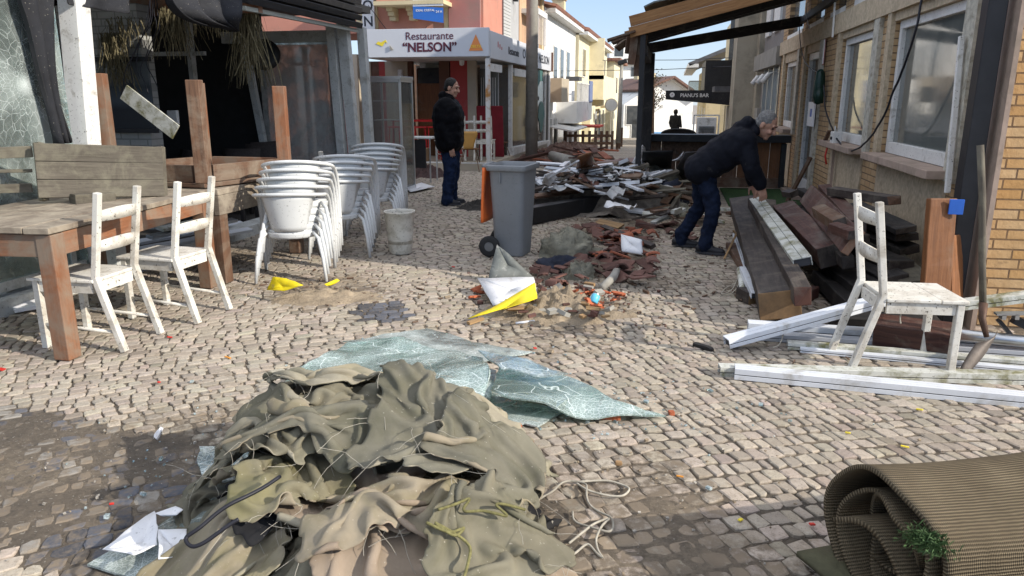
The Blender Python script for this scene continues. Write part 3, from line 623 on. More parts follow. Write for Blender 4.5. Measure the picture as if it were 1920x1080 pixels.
glass_sheet([(895, 655, .20), (935, 660, .20), (1065, 700, .13), (1040, 705, .15), (940, 690, .2)], 'narrow green glass strip with a bent edge on top of the pointed sheet', GL_clear, 3, 0.03)
glass_sheet([(800, 615, .02), (885, 640, .02), (1000, 660, .02), (880, 680, .03), (770, 640, .03), (640, 640, .03), (720, 628, .03)], 'grey dusty glass lying flat behind the green sheets', GL_dust, 4, 0.02)
glass_sheet([(905, 735, .03), (985, 755, .03), (1060, 770, .02), (1010, 800, .02), (985, 795, .02), (925, 800, .03)], 'greenish glass fragment under the front edge of the pointed sheet', GL_dust, 5, 0.02)
glass_sheet([(900, 680, .12), (932, 690, .12), (922, 745, .10), (902, 740, .12)], 'dusty grey glass filling the gap between the two green sheets', GL_dust, 6, 0.03)
glass_sheet([(372, 838, .02), (470, 832, .03), (465, 900, .05), (380, 900, .02)], 'pale blue grey glass fragment on the left of the canvas heap', GL_clear, 7, 0.01)
glass_sheet([(165, 1062, .01), (300, 985, .02), (392, 930, .03), (430, 960, .06), (370, 1060, .05), (260, 1085, .02)], 'green glass shard with white label scraps at the lower left', GL_dust, 8, 0.02)
def paper(name, pix, label, z=0.03, mat=None, cat='paper', curl=0.03):
    P = [G(px, py, z) for px, py in pix]; m = MB(); c = sum(P, Vector()) / len(P)
    pts = []
    for i in range(len(P)):
        for k in range(5): p = P[i].lerp(P[(i + 1) % len(P)], k / 5); pts.append(p + noise.noise_vector(p * 14) * 0.008)
    rings = [[c.lerp(p, f) + Vector((0, 0, curl * f * f * (0.5 + noise.noise(p * 4)))) for p in pts + pts[:1]] for f in (0.02, 0.35, 0.7, 1.0)]
    m.sheet(rings); return tag(m.build(name, mat or M_paperw, smooth=True, solid=0.0025), label, cat)
paper('paper_scrap', [(195, 1040), (290, 962), (298, 1000), (296, 1030), (250, 1056)], 'large triangular white paper scrap stuck on the green shard', 0.05)
paper('paper_scrap', [(300, 1005), (350, 1000), (355, 1040), (300, 1060)], 'folded white paper scrap touching the canvas corner', 0.06)
paper('paper_scrap', [(290, 968), (330, 952), (346, 962), (335, 972), (300, 974)], 'small oval white paper scrap above the triangular one', 0.05)
paper('paper_scrap', [(290, 830), (300, 808), (306, 812), (294, 836)], 'crumpled white paper sliver on the edge of the dark setts', 0.02, curl=0.03)

# ---------------------------------------------------------------- rolled artificial turf
def turf_roll():
    ax = Vector((0.905, 0.425, 0)).normalized(); sd = Vector((0.425, -0.905, 0)).normalized(); up = Vector((0, 0, 1))
    base = Vector((0.66, 2.13, 0.0)); rt = thing('carpet_roll', 'rolled up brown ribbed artificial turf carpet with green blades showing, at the lower right', 'carpet roll', base)
    def profile(l0):                                           # spiral: local (side, up)
        pts = []; n = 230; turns = 3.15
        for i in range(n + 1):
            f = i / n; a = 2 * PI * turns * f; r = 0.243 - 0.170 * f
            r *= 1 + 0.06 * math.sin(3 * a + 1) * f * 2 + 0.10 * f * math.sin(1.7 * a) + 0.03 * math.sin(5 * a)
            x = -math.cos(a - PI / 2) * r * 1.08; z = 0.228 + math.sin(a - PI / 2) * r * 0.93 + 0.045 * f * math.sin(a * .5) - 0.02 * f
            pts.append((x, z))
        return pts
    prof = profile(0)
    tail = [(-0.42 + 0.03 * i, 0.022 + 0.0010 * i * i * 0.25) for i in range(9)]
    def surf_(pr, lens, mat, name, parent, th, seed):
        rows = []
        for l in lens:
            row = []
            for k, (x, z) in enumerate(pr):
                f = k / len(pr); e = 0.05 * f * math.sin(k * 0.12 + 1) * max(0, 1 - l * 3) + (0.05 * f if l < .2 else 0)
                q = noise.noise_vector(Vector((x * 3, z * 3, l * 2.2 + seed))) * 0.016
                row.append(base + ax * (l + e) + sd * (x + q.x) + up * max(0.012, z + q.z - 0.03 * math.sin(l * 3.2) * (z / 0.4)))
            rows.append(row)
        m = MB(); m.sheet(rows); h, w_ = len(rows), len(pr); ln = [0]
        for k in range(1, w_): ln.append(ln[-1] + math.dist(pr[k], pr[k - 1]))
        m.uv = [[(ln[j], lens[i]), (ln[j + 1], lens[i]), (ln[j + 1], lens[i + 1]), (ln[j], lens[i + 1])] for i in range(h - 1) for j in range(w_ - 1)]
        return m.build(name, mat, parent, smooth=True, solid=th)
    t = NT('turf_backing'); u = t.co('UV'); v = t.co('Object')
    w1 = t.n('TexWave', {'wave_type': 'BANDS', 'bands_direction': 'X'}, Vector=u, Scale=30.0, Distortion=1.2).outputs[0]
    w2 = t.n('TexWave', {'wave_type': 'BANDS', 'bands_direction': 'Y'}, Vector=u, Scale=48.0, Distortion=1.0).outputs[0]
    h = t.math('ADD', w1, t.math('MULTIPLY', w2, 0.45))
    col = t.ramp(t.noise(v, 5, 6), (0.3, (0.14, 0.108, 0.066)), (0.72, (0.26, 0.205, 0.13)))
    col = t.mix(t.ramp(h, (0.25, (0.75,) * 3), (1.0, (0, 0, 0))), col, (0.03, 0.022, 0.013))
    t.bump(h, 0.9, 0.006); m_back = t.fin(col, 0.85, 0, 0.2)
    m_in = surf('turf_inner_backing', (0.085, 0.08, 0.045), 0.9, 0.35, 9, 0.6, (0.05, 0.04, 0.028), 0.5, 0.75, objvar=0)
    surf_(prof, [0, .03, .07, .12, .2, .3, .42, .55, .7, .85, 1.0, 1.2, 1.4], [m_back, m_in], 'backing', rt, 0.014, 0)
    # a loose inner fold leaning out of the roll, and the flap lying underneath
    fold = [(-0.13 + 0.026 * i, 0.25 + 0.09 * math.sin(i * 0.33) - 0.012 * i) for i in range(12)]
    surf_([(x, z - 0.02) for x, z in fold], [-0.06, 0.0, .1, .25, .4], [m_back, m_in], 'inner_fold', rt, 0.016, 3)
    surf_([(-0.24 + 0.04 * i, 0.03 + 0.004 * abs(i - 6)) for i in range(13)], [-0.10, -0.02, .1, .3], [m_in, m_in], 'under_flap', rt, 0.02, 5)
    g = MB(); dr_ = Vector(ray(1738, 1015)); o_ = Vector((0, 0, EYE)); c0 = o_ + dr_ * ((base - ax * .03 - o_).dot(ax) / dr_.dot(ax))
    for k in range(650):
        p = c0 + sd * rnd.gauss(0, 0.026) + ax * rnd.gauss(0.0, 0.022) + up * (rnd.gauss(0, 0.006)); d = Vector((rnd.uniform(-1, .6), rnd.uniform(-1, .5), rnd.uniform(-.6, 1))).normalized() * rnd.uniform(.016, .034)
        sdv = d.cross(Vector((rnd.random(), rnd.random(), rnd.random()))).normalized() * 0.0011
        g.add([p - sdv, p + sdv, p + d * .6 + sdv * .7 + up * .003, p + d + up * -0.002], [(0, 1, 2, 3)])
    g.build('green_blades', surf('turf_green', (0.045, 0.085, 0.028), 0.6, 0.5, 60, 0, objvar=0), rt)['kind'] = 'stuff'
turf_roll()

# ---------------------------------------------------------------- broken brick and litter on the ground
def chunk(name, px, py, sx, sy, sz, mat, label, cat, rz=0.0, z=0.0, tilt=0.0, group=None, seed=0):
    m = MB(); c = G(px, py, z); bmm = bmesh.new(); bmesh.ops.create_cube(bmm, size=1); bmesh.ops.subdivide_edges(bmm, edges=bmm.edges[:], cuts=3, use_grid_fill=True)
    rot = Matrix.Rotation(rz, 3, 'Z') @ Matrix.Rotation(tilt, 3, 'Y')
    vs = []
    for v in bmm.verts:
        p = v.co.copy(); p *= 1 - 0.10 * (abs(p.x) > .49) * (abs(p.y) > .49) - 0.06 * (abs(p.z) > .49)
        p = Vector((p.x * sx, p.y * sy, p.z * sz)); p += noise.noise_vector(p * 22 + Vector((seed + px, py, 0))) * min(sx, sy, sz) * 0.30; vs.append(c + rot @ p + Vector((0, 0, sz * .5 + 0.004 + abs(math.sin(tilt)) * sx * .4)))
    bmm.verts.index_update(); m.add(vs, [[v.index for v in f.verts] for f in bmm.faces]); bmm.free()
    return tag(m.build(name, mat), label, cat, group)
def hollow_brick(px, py, L, W, H, label, rz):
    c = G(px, py, 0); rt = thing('hollow_brick', label, 'brick', c); rot = Matrix.Rotation(rz, 3, 'Z'); m = MB()
    for k in range(3): m.box(c + rot @ Vector((0, (k - 1) * W * .33, H * .5 + .006)), (L * (1 - .06 * k), W * .30, H), rot)
    m.box(c + rot @ Vector((0, 0, H * .25 + .006)), (L * .9, W, H * .3), rot); jag(m, .006).build('ribbed_body', M_brickred, rt, bevel=0.004)
hollow_brick(1133, 786, 0.155, 0.055, 0.035, 'ribbed red brick piece lying at the tip of the green glass', R(8))
chunk('brick_chunk', 988, 850, .075, .065, .045, M_brickred, 'bright red brick chunk at the right edge of the canvas heap', 'brick chunk', .5, seed=1)
chunk('brick_chunk', 968, 812, .05, .05, .035, M_brickred, 'small red brick chunk tucked against the beige tile scrap', 'brick chunk', 1.2, seed=2)
chunk('tile_scrap', 942, 815, .10, .085, .02, surf('pinkish_tile', (0.42, .27, .2), .8, .15, 8, .3, MUD), 'flat pinkish tile scrap between canvas and red chunk', 'tile scrap', .2, .05, seed=3)
chunk('brick_chunk', 996, 880, .04, .05, .03, M_brickred, 'narrow red brick chunk nearest the canvas fold', 'brick chunk', .9, seed=4)
chunk('brick_chunk', 1259, 779, .03, .028, .022, M_brickred, 'tiny red brick bit right of the glass tip', 'brick chunk', .3, seed=5)
chunk('burnt_wood_piece', 1318, 655, .14, .035, .025, W_burnt, 'short charred wood piece lying alone on sunlit setts', 'wood piece', -.7, seed=6)
chunk('cork_piece', 1160, 873, .026, .018, .016, W_cut, 'small pale cork piece on the muddy setts', 'litter', .2, seed=7)
M_leaf = surf('yellow_plastic_scrap', (0.75, 0.60, 0.05), 0.5, 0.1, objvar=0); M_redb = surf('red_plastic_scrap', (0.5, 0.03, 0.02), 0.5, 0.1, objvar=0); M_orb = surf('orange_scrap', (0.6, 0.25, 0.04), 0.6, 0.1, objvar=0)
def scrap(px, py, l, w_, rz, mat, label, h=.006): 
    c = G(px, py, .016); m = MB(); m.box(c, (l, w_, h), Matrix.Rotation(rz, 3, 'Z') @ Matrix.Rotation(.12, 3, 'Y')); jag(m, .004, px); tag(m.build('litter_scrap', mat, bevel=.001), label, 'litter')
for a in ((1388, 974, .022, .012, 1.0, M_leaf, 'yellow scrap on the shaded setts left of the carpet roll'), (1724, 767, .03, .012, 2.6, M_leaf, 'bright yellow scrap farthest back on the sunlit setts'), (1590, 811, .022, .01, 2.7, M_leaf, 'little yellow scrap above the left end of the carpet roll'), (1697, 837, .035, .008, 0, M_leaf, 'long thin yellow scrap just behind the carpet roll'),
          (1274, 893, .028, .008, .1, M_orb, 'orange cigarette end in the middle of the muddy setts'), (427, 670, .045, .012, -.3, M_orb, 'orange wooden splinter left of the shattered glass'), (318, 632, .03, .016, .3, M_redb, 'red plastic scrap near the foot of the second white chair'), (2, 692, .035, .03, 0, M_redb, 'red plastic scrap at the far left edge'), (1523, 983, .02, .014, .4, M_redb, 'dark red scrap on shaded setts near the roll'),
          (298, 717, .014, .012, 0, M_redb, 'tiny red scrap in front of the leftmost table leg'), (850, 500, .03, .02, 0, M_redb, 'red scrap on shaded setts beside the grey bin'), (1003, 653, .02, .02, .5, M_redb, 'red scrap just behind the glass sheets'), (210, 944, .016, .01, .7, M_redb, 'tiny red scrap on the dark setts')): scrap(*a)
pb = MB()
for k in range(300):                                             # shell grit, glass crumbs, pebbles too many to count
    u_ = rnd.random()
    if u_ < .55: x, y = rnd.gauss(-1.9, .75), rnd.gauss(2.75, .6)
    elif u_ < .8: x, y = rnd.gauss(-.05, .4), rnd.gauss(2.7, .5)
    else: x, y = rnd.uniform(-3.6, 1.8), rnd.uniform(2.4, 6.5)
    if y < 1.4: continue
    r = rnd.uniform(.002, .006) * (1.6 if rnd.random() < .08 else 1); pb.box((x, y, .010 + r * .4), (r * rnd.uniform(1, 2), r * rnd.uniform(.8, 1.6), r), Matrix.Rotation(rnd.uniform(0, 3), 3, 'Z') @ Matrix.Rotation(rnd.uniform(-.4, .4), 3, 'X'))
tag(jag(pb, .003).build('grit', surf('pale_grit', (.34, .31, .265), .7, .6, 40, .2, objvar=0)), 'pale grit and glass crumbs scattered over the setts', 'grit', kind='stuff')

for nm, mt, lab, cnt, pts in (('glass_crumbs', GL_clear, 'crumbs of broken glass around the shattered sheets', 420, ((-.9, 3.6, .7, .35), (-.2, 3.5, .35, .2), (-1.7, 2.6, .3, .4))), ('rubble_crumbs', M_terd, 'dark red tile crumbs scattered around the debris trail', 420, ((-.5, 6.4, .55, .9), (-.9, 9.6, .9, .5), (.2, 8.3, .5, .5))), ('wood_crumbs', W_brown, 'brown wood splinters scattered over the setts', 260, ((-.6, 5.6, .6, .6), (-.8, 9.4, 1.0, .6), (.6, 6.4, .5, .9), (-2.6, 5.4, .6, .4))), ('earth_crumbs', M_sand, 'clods of sandy earth scattered around the sand heaps', 420, ((-2.6, 5.3, .5, .3), (-.75, 5.2, .55, .4), (-.2, 2.7, .5, .5), (-1.8, 2.9, .5, .4)))):
    m = MB(); r_ = random.Random(len(nm) * 7)
    for k in range(cnt):
        cx, cy, a, b = r_.choice(pts); x, y = r_.gauss(cx, a), r_.gauss(cy, b)
        if y < 1.6: continue
        q = r_.uniform(.004, .014) * (2.0 if r_.random() < .1 else 1) * (1 if y > 4 else .6); l = r_.uniform(2, 6) if nm == 'wood_crumbs' else r_.uniform(.8, 1.8)
        m.box((x, y, .010 + q * .4), (q * l, q * r_.uniform(.6, 1.2), q * r_.uniform(.5, .9)), Matrix.Rotation(r_.uniform(0, 3.1), 3, 'Z') @ Matrix.Rotation(r_.uniform(-.5, .5), 3, 'X'))
    tag(jag(m, .005).build(nm, mt), lab, 'crumbs', kind='stuff')
# ---------------------------------------------------------------- white profiles lying at the right
def profile_bar(p0, p1, w_, h, label, mat=None, grooves=2, name='aluminium_profile', roll=0.0, group=None):
    p0, p1 = Vector(p0), Vector(p1); rt = thing(name, label, 'aluminium profile', Vector((p0.x, p0.y, min(p0.z, p1.z))), group)
    d = (p1 - p0).normalized(); y = Vector((0, 0, 1)).cross(d).normalized(); z = d.cross(y); n = grooves + 1; g = 0.004
    rotm = Matrix.Rotation(roll, 3, d); y, z = rotm @ y, rotm @ z
    core = MB().bar(p0 + d * .012, p1 - d * .012, w_ - .012, h - .008, roll); core.build('groove_core', M_alud, rt)
    sk = MB(); sw = (w_ - g * grooves) / n
    for k in range(n):
        o = y * (-w_ / 2 + sw / 2 + k * (sw + g)); sk.bar(p0 + o + z * (h / 2 - .004), p1 + o + z * (h / 2 - .004), sw, .008, roll)
    hh = (h - .012) / 2
    for s_ in (-1, 1):
        for q in (-1, 1): o = y * (s_ * (w_ / 2 - .003)) + z * (q * (hh / 2 + .002) - .002); sk.bar(p0 + o, p1 + o, .006, hh - .001, roll)
    sk.build('white_skin', mat or M_alu, rt, bevel=.0015)
    return rt
A = lambda px, py, z: G(px, py, z)
profile_bar(A(1348, 694, .03), A(2050, 712, .03), .075, .06, 'back one of the two long white profiles in front of the white chair', M_alu_moss)
profile_bar(A(1377, 697, .04), A(2050, 762, .03), .085, .065, 'front one of the two long white profiles, nearest the camera', M_alu)
profile_bar(A(1402, 612, .05), A(2050, 655, .05), .09, .07, 'broad white profile farthest back on the ground stack', M_alu)
profile_bar(A(1410, 628, .03), A(2050, 672, .03), .08, .05, 'grey grooved profile in the middle of the ground stack', surf('grey_lacquered_aluminium', (.45, .46, .48), .4, .06))
profile_bar(A(1476, 646, .03), A(2050, 690, .02), .07, .045, 'dirty cream profile at the front of the ground stack', M_alu_moss)
profile_bar(A(1500, 655, .02), A(2050, 706, .015), .05, .03, 'thin white profile tucked in front of the cream one', M_alu)
p_hi = WY(1720, 545, 4.95); profile_bar(A(1362, 642, .05), p_hi, .09, .06, 'white double grooved profile leaning up from the ground behind the chair', M_alu, 1)
profile_bar(WY(1790, 573, 4.85), WY(1990, 548, 4.85), .09, .055, 'dirty white profile lying level against the brick end wall', M_alu_moss, 1)
tag(MB().tube([A(1795, 628, .12), A(2050, 652, .10)], .038, 14).build('metal_pipe', M_chrome, smooth=True), 'round silver metal pipe on the ground beside the brick wall', 'pipe')
rope('string', [A(1470, 625, .10), A(1466, 638, .06), A(1460, 648, .03), A(1448, 652, .02)], .004, M_rope, 'short white string hanging from the grey grooved profile', 'string', wob=.004)
def bracket():
    rt = thing('profile_bracket', 'cut aluminium bracket with dark fins at the right edge by the brick wall', 'bracket', WY(1895, 640, 4.7)); m = MB()
    a, b = WY(1866, 588, 4.7), WY(1990, 586, 4.7); m.bar(a, b, .05, .012)
    for k in range(5): p = a.lerp(b, .12 + k * .2); m.box(p + Vector((0, 0, -.018)), (.022, .05, .03))
    m.build('rail', M_chrome, rt); MB().bar(WY(1872, 600, 4.74), WY(1905, 640, 4.74), .05, .02).bar(WY(1900, 598, 4.74), WY(1990, 640, 4.74), .05, .05).build('fin', M_black, rt)
bracket()
# ---------------------------------------------------------------- white ladder back chairs
def ladder_chair(label, lean=0.0, seat_h=0.44, h=0.96, wd=0.40, dp=0.42, broken=False, gap=False):   # faces +x, rear posts at x = -dp/2
    rt = thing('ladder_back_chair', label, 'chair', (0, 0, 0), 'white wooden ladder back chairs'); x0, x1 = -dp / 2, dp / 2
    for sy in (-1, 1):
        y = sy * (wd / 2 - .02); m = MB(); tilt = -.10 + (lean if sy < 0 else lean * .6)
        ln = -0.13
        m.bar((x0 + ln, y, 0), (x0, y, seat_h + .02), .036, .042).bar((x0, y, seat_h + .01), (x0 - .09 + lean * (.5 if sy < 0 else 1), y + (.03 if broken and sy > 0 else 0), h), .035, .041); m.build('rear_post', W_white, rt, bevel=.004)
        MB().bar((x1 - .025, y, 0), (x1 - .025, y, seat_h - .015), .038, .04).build('front_leg', W_white, rt, bevel=.004)
        MB().bar((x0 + .02, y, seat_h - .05), (x1 - .045, y, seat_h - .05), .022, .065).build('side_apron', W_white, rt, bevel=.002)
        if not broken: MB().tube([(x0 - .085, y, .12), (x1 - .03, y, .15)], .011, 8).build('stretcher', W_white, rt, smooth=True)
    MB().bar((x1 - .025, -wd / 2 + .045, seat_h - .05), (x1 - .025, wd / 2 - .045, seat_h - .05), .022, .065).build('front_apron', W_white, rt, bevel=.002)
    MB().bar((x0 + .01, -wd / 2 + .045, seat_h - .05), (x0 + .01, wd / 2 - .045, seat_h - .05), .022, .065).build('rear_apron', W_white, rt, bevel=.002)
    m = MB(); m.box((.0 + .012, 0, seat_h - .006), (dp + .02, wd + .015, .02)) if not gap else m.box((-.06, 0, seat_h - .006), (dp * .66, wd + .015, .02)).box((dp * .36, .0, seat_h - .008), (dp * .33, wd + .015, .02))
    m.build('seat', W_white, rt, bevel=.005)
    for zr in ((.64, .82) if not broken else (.66, .86)):
        f = (zr - seat_h) / (h - seat_h); rows = []
        for z in (-.03, .03):
            rows.append([(x0 - .09 * f + lean * f * (.5 + .5 * (k / 8)) - .028 * math.sin(PI * k / 8), -wd / 2 + .03 + (wd - .06) * k / 8, zr + z + (.012 * math.sin(PI * k / 8) if z > 0 else 0)) for k in range(9)])
        MB().sheet(rows).build('back_rail', W_white, rt, smooth=True, solid=.016)
    return rt
ch = ladder_chair('white ladder back chair in front of the profile stack, backrest broken loose', lean=.02, broken=True, gap=True); ch.location = (1.36, 4.42, .01); ch.rotation_euler = (0, 0, R(5))
rope('string', [(1.27, 4.25, .44), (1.272, 4.235, .39), (1.27, 4.24, .34), (1.275, 4.236, .31)], .004, M_rope, 'torn string dangling from the chair seat on the right', 'string', wob=.003)
c1 = ladder_chair('white ladder back chair on the left, nearer the camera, tucked behind the leftmost table leg'); c1.location = (-3.52, 3.88, .01); c1.rotation_euler = (0, 0, R(183))
c2 = dup(c1, 'white ladder back chair on the left, farther one with twine on its stretcher'); c2.location = (-3.42, 4.52, .01); c2.rotation_euler = (0, 0, R(178))
rope('twine', [(-3.5, 4.42, .16), (-3.48, 4.40, .1), (-3.46, 4.37, .03), (-3.42, 4.3, .015), (-3.38, 4.28, .02)], .012, M_rope, 'knotted twine hanging from the stretcher of the farther white chair', 'twine', wob=.02)
rope('twine', [(-3.66, 3.8, .17), (-3.65, 3.77, .1), (-3.66, 3.75, .03), (-3.62, 3.7, .015)], .014, M_rope, 'frayed twine hanging from the stretcher of the nearer white chair', 'twine', wob=.02)
c3 = dup(c1, 'white ladder back chair standing behind the stacked metal chairs'); c3.location = (-3.68, 7.45, .01); c3.rotation_euler = (0, 0, R(92))

# ---------------------------------------------------------------- beams and boards heaped at the right
def beam(label, a, b, w_, h, mat, roll=0.0, name='beam', cat='beam', chip=True, group=None, bev=.006):
    a, b = Vector(a), Vector(b); n = 12; d = (b - a); L = d.length; d.normalize(); up = Vector((0, 0, 1)); y = up.cross(d).normalized(); z = d.cross(y); rm = Matrix.Rotation(roll, 3, d); y, z = rm @ y, rm @ z
    m = MB(); prof = [(-.5, -.5), (.5, -.5), (.5, .5), (-.5, .5)]; vs = []; sd = rnd.uniform(0, 90); ou = rnd.uniform(0, 50)
    for i in range(n + 1):
        c = a + d * (L * i / n)
        for px, pz in prof:
            q = noise.noise_vector(Vector((i * .9, px * 2 + sd, pz * 2))) * (.05 * min(w_, h)); e = d * (noise.noise(Vector((px * 3, pz * 3, sd + i))) * .035 if i in (0, n) and chip else 0)
            vs.append(c + y * (px * w_) + z * (pz * h) + q + e)
    fs = []; uv = []; mi = []
    for i in range(n):
        for k in range(4):
            k2 = (k + 1) % 4; fs.append((i * 4 + k, i * 4 + k2, i * 4 + 4 + k2, i * 4 + 4 + k)); u0, u1 = ou + L * i / n, ou + L * (i + 1) / n; v0 = k * .37; v1 = v0 + (w_ if k % 2 == 0 else h); uv.append([(u0, v0), (u0, v1), (u1, v1), (u1, v0)]); mi.append(0)
    m.add(vs, fs, uv); m.mi = mi
    m.add(vs[:4], [(3, 2, 1, 0)], None, 1); m.add(vs[-4:], [(0, 1, 2, 3)], None, 1)
    o = m.build(name, mat if isinstance(mat, list) else [mat, mat]); md = o.modifiers.new('bevel', 'BEVEL'); md.width = bev; md.segments = 2; md.limit_method = 'ANGLE'; md.angle_limit = R(50)
    bm_ = bmesh.new(); bm_.from_mesh(o.data); bmesh.ops.remove_doubles(bm_, verts=bm_.verts, dist=1e-5); bm_.to_mesh(o.data); bm_.free()
    return tag(o, label, cat, group)
W_end = wood('fresh_split_end_grain', (.19, .105, .05), (.36, .22, .11), .85, (.10, .075, .05), .45, .7)
beam('broad black beam with a split pale end, leftmost in the timber heap', G(1392, 385, .30), A(1462, 572, .14), .27, .20, [W_dark, W_end], .18)
beam('narrow dark beam beside the broad black one, reddish at its near end', G(1412, 380, .42), A(1505, 556, .25), .11, .13, [W_dark, W_red], .1)
mb_ = profile_bar(G(1418, 376, .46), A(1505, 492, .36), .13, .07, 'mossy white gutter profile lying on top of the timber heap', M_alu_moss, 1, roll=.25)
beam('purplish brown beam right of the mossy white profile', G(1470, 395, .38), A(1560, 480, .33), .20, .16, [W_red, W_dark], .3)
beam('slim grey brown beam between purple beam and orange plank', G(1500, 400, .40), A(1590, 492, .32), .09, .10, [W_dark, W_dark], .2)
beam('broad reddish brown plank on top of the timber heap', G(1515, 365, .56), A(1600, 455, .52), .06, .20, [W_red, W_orange], -.5)
beam('brown beam with notched end resting high on the heap', G(1545, 355, .62), A(1610, 425, .58), .11, .10, [W_red, W_dark], .1)
beam('short brown block on top of the reddish plank', A(1535, 395, .62), A(1575, 420, .60), .10, .09, [W_brown, W_dark], .3)
beam('small dark block at the end of the notched beam', A(1560, 425, .60), A(1600, 440, .58), .09, .07, [W_red, W_dark], .1)
beam('dark plank lying crosswise below the window sill', G(1560, 358, .70), G(1678, 376, .72), .10, .07, [W_dark, W_brown], .1)
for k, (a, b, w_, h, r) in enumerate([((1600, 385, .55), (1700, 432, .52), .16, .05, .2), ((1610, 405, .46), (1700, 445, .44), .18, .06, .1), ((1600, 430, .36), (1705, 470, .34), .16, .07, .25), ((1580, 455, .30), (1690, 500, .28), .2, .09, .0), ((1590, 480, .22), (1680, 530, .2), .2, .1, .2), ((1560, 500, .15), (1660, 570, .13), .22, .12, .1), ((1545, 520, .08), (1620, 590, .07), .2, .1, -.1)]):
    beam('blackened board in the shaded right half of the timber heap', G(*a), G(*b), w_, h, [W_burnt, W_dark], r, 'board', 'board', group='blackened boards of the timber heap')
R5 = random.Random(21)
for k in range(16):
    x, y = R5.uniform(1.05, 1.85), R5.uniform(6.3, 9.2); z = .08 + .42 * R5.random() * (1 - abs(x - 1.45)); a = R(90 + R5.gauss(0, 16)); L = R5.uniform(.35, .95); d = Vector((math.cos(a), math.sin(a), R5.uniform(-.12, .16))) * L / 2; kn, mt = R5.choice((('dark', W_dark), ('brown', W_brown), ('reddish', W_red), ('blackened', W_burnt)))
    beam(kn + ' splintered plank jumbled into the timber heap by the wall', Vector((x, y, z)) - d, Vector((x, y, z)) + d, R5.uniform(.07, .17), R5.uniform(.03, .09), [mt, W_cut if R5.random() < .4 else mt], R5.uniform(-.5, .5), 'plank', 'plank', group=kn + ' planks jumbled in the timber heap')
beam('mossy grey green board sticking out under the blackened boards', G(1620, 440, .34), A(1720, 530, .22), .22, .035, [W_grey, W_grey], .2, 'board', 'board')
beam('flat dark red board at the foot of the timber heap', A(1440, 585, .05), A(1520, 545, .05), .13, .09, [W_red, W_red], 0)
beam('dark red timber lying low behind the white chair', A(1640, 620, .10), A(1790, 640, .10), .22, .16, [W_red, W_red], .1)
beam('black timber under the white chair seat', A(1560, 600, .06), A(1760, 610, .06), .18, .11, [W_burnt, W_burnt], .1)
beam('grey weathered board on the ground left of the black beam', A(1372, 460, .04), A(1412, 520, .04), .12, .06, [W_brown, W_cut], 0, 'board', 'board')
beam('short dark block at the near left foot of the timber heap', A(1395, 548, .05), A(1420, 560, .05), .14, .09, [W_dark, W_cut], 0, 'wood_block', 'wood block')
profile_bar(A(1378, 440, .06), A(1400, 505, .06), .05, .03, 'short white profile slipped between the black beam and grey board', M_alu)
profile_bar(A(1392, 505, .12), A(1415, 555, .10), .05, .05, 'white square tube beside the coil of string left of the beams', M_alu, 0)
tag(MB().tube([A(1386, 505, .1), A(1392, 545, .06)], .022, 10).build('plastic_tube', M_alu_moss, smooth=True), 'stubby cream plastic tube with string at the left of the beams', 'tube')
rope('string', [A(1385, 520, .05), A(1370, 545, .02), A(1352, 552, .02), A(1362, 540, .02), A(1386, 530, .03), A(1372, 550, .02), A(1350, 556, .02)], .004, M_rope, 'tangle of thin white string left of the beams', 'string', wob=.01)
tag(MB().bar(A(1358, 485, .02), A(1385, 430, .2), .018, .010).bar(A(1375, 432, .2), A(1388, 450, .12), .016, .01).build('split_lath', W_cut), 'split pale lath standing against the left beam', 'lath')
# boards, post and shovel by the corner
beam('tall orange brown board with moulded edge leaning by the corner', WY(1752, 560, 5.12), WY(1766, 372, 5.2), .05, .18, [W_ply, W_ply], PI / 2 + .1, 'board', 'board', False)
beam('narrow brown board in shade behind the tall orange one', WY(1790, 560, 5.25), WY(1790, 440, 5.3), .04, .12, [W_ply, W_ply], PI / 2, 'board', 'board', False)
o = MB().box(WY(1793, 388, 5.16), (.085, .012, .095)); tag(o.build('blue_plate', M_blue, bevel=.002), 'small square blue plate fixed beside the black post', 'plate')
def shovel():
    a = WY(1838, 272, 4.72); b = WY(1843, 575, 4.62); rt = thing('shovel', 'rusty shovel with grey wooden handle leaning against the black corner post', 'shovel', (b.x, b.y, 0))
    MB().tube([a, a.lerp(b, .3) + Vector((.006, 0, 0)), a.lerp(b, .7), b], .019, 10).build('handle', W_grey, rt, smooth=True)
    c = WY(1850, 632, 4.52); MB().tube([b + Vector((0, 0, .02)), b.lerp(c, .4) + Vector((-.012, 0, 0)), c], [.024, .020, .014], 10).build('socket', surf('rusty_brown_steel', (.085, .05, .035), .6, .4, 10, .3, metal=.4), rt, smooth=True)
    tip = A(1812, 697, .012); d = (tip - c); rows = []; sdv = Vector((.75, .55, .25)).normalized()
    for i in range(9):
        f = i / 8; w_ = .105 * (1 - max(0, f - .6) ** 2 * 4.5) * (.86 + .14 * min(1, f * 4)); rows.append([c + d * f + sdv * (w_ * q) + Vector((.012, -.03, .0)) * (1 - q * q) * (1 - .5 * f) for q in (-1, -.75, -.5, -.25, 0, .25, .5, .75, 1)])
    MB().sheet(rows).build('blade', surf('worn_shovel_steel', (.13, .11, .095), .6, .3, 7, .2, (.07, .05, .035), .5, .7, metal=.5), rt, smooth=True, solid=.004)
shovel()
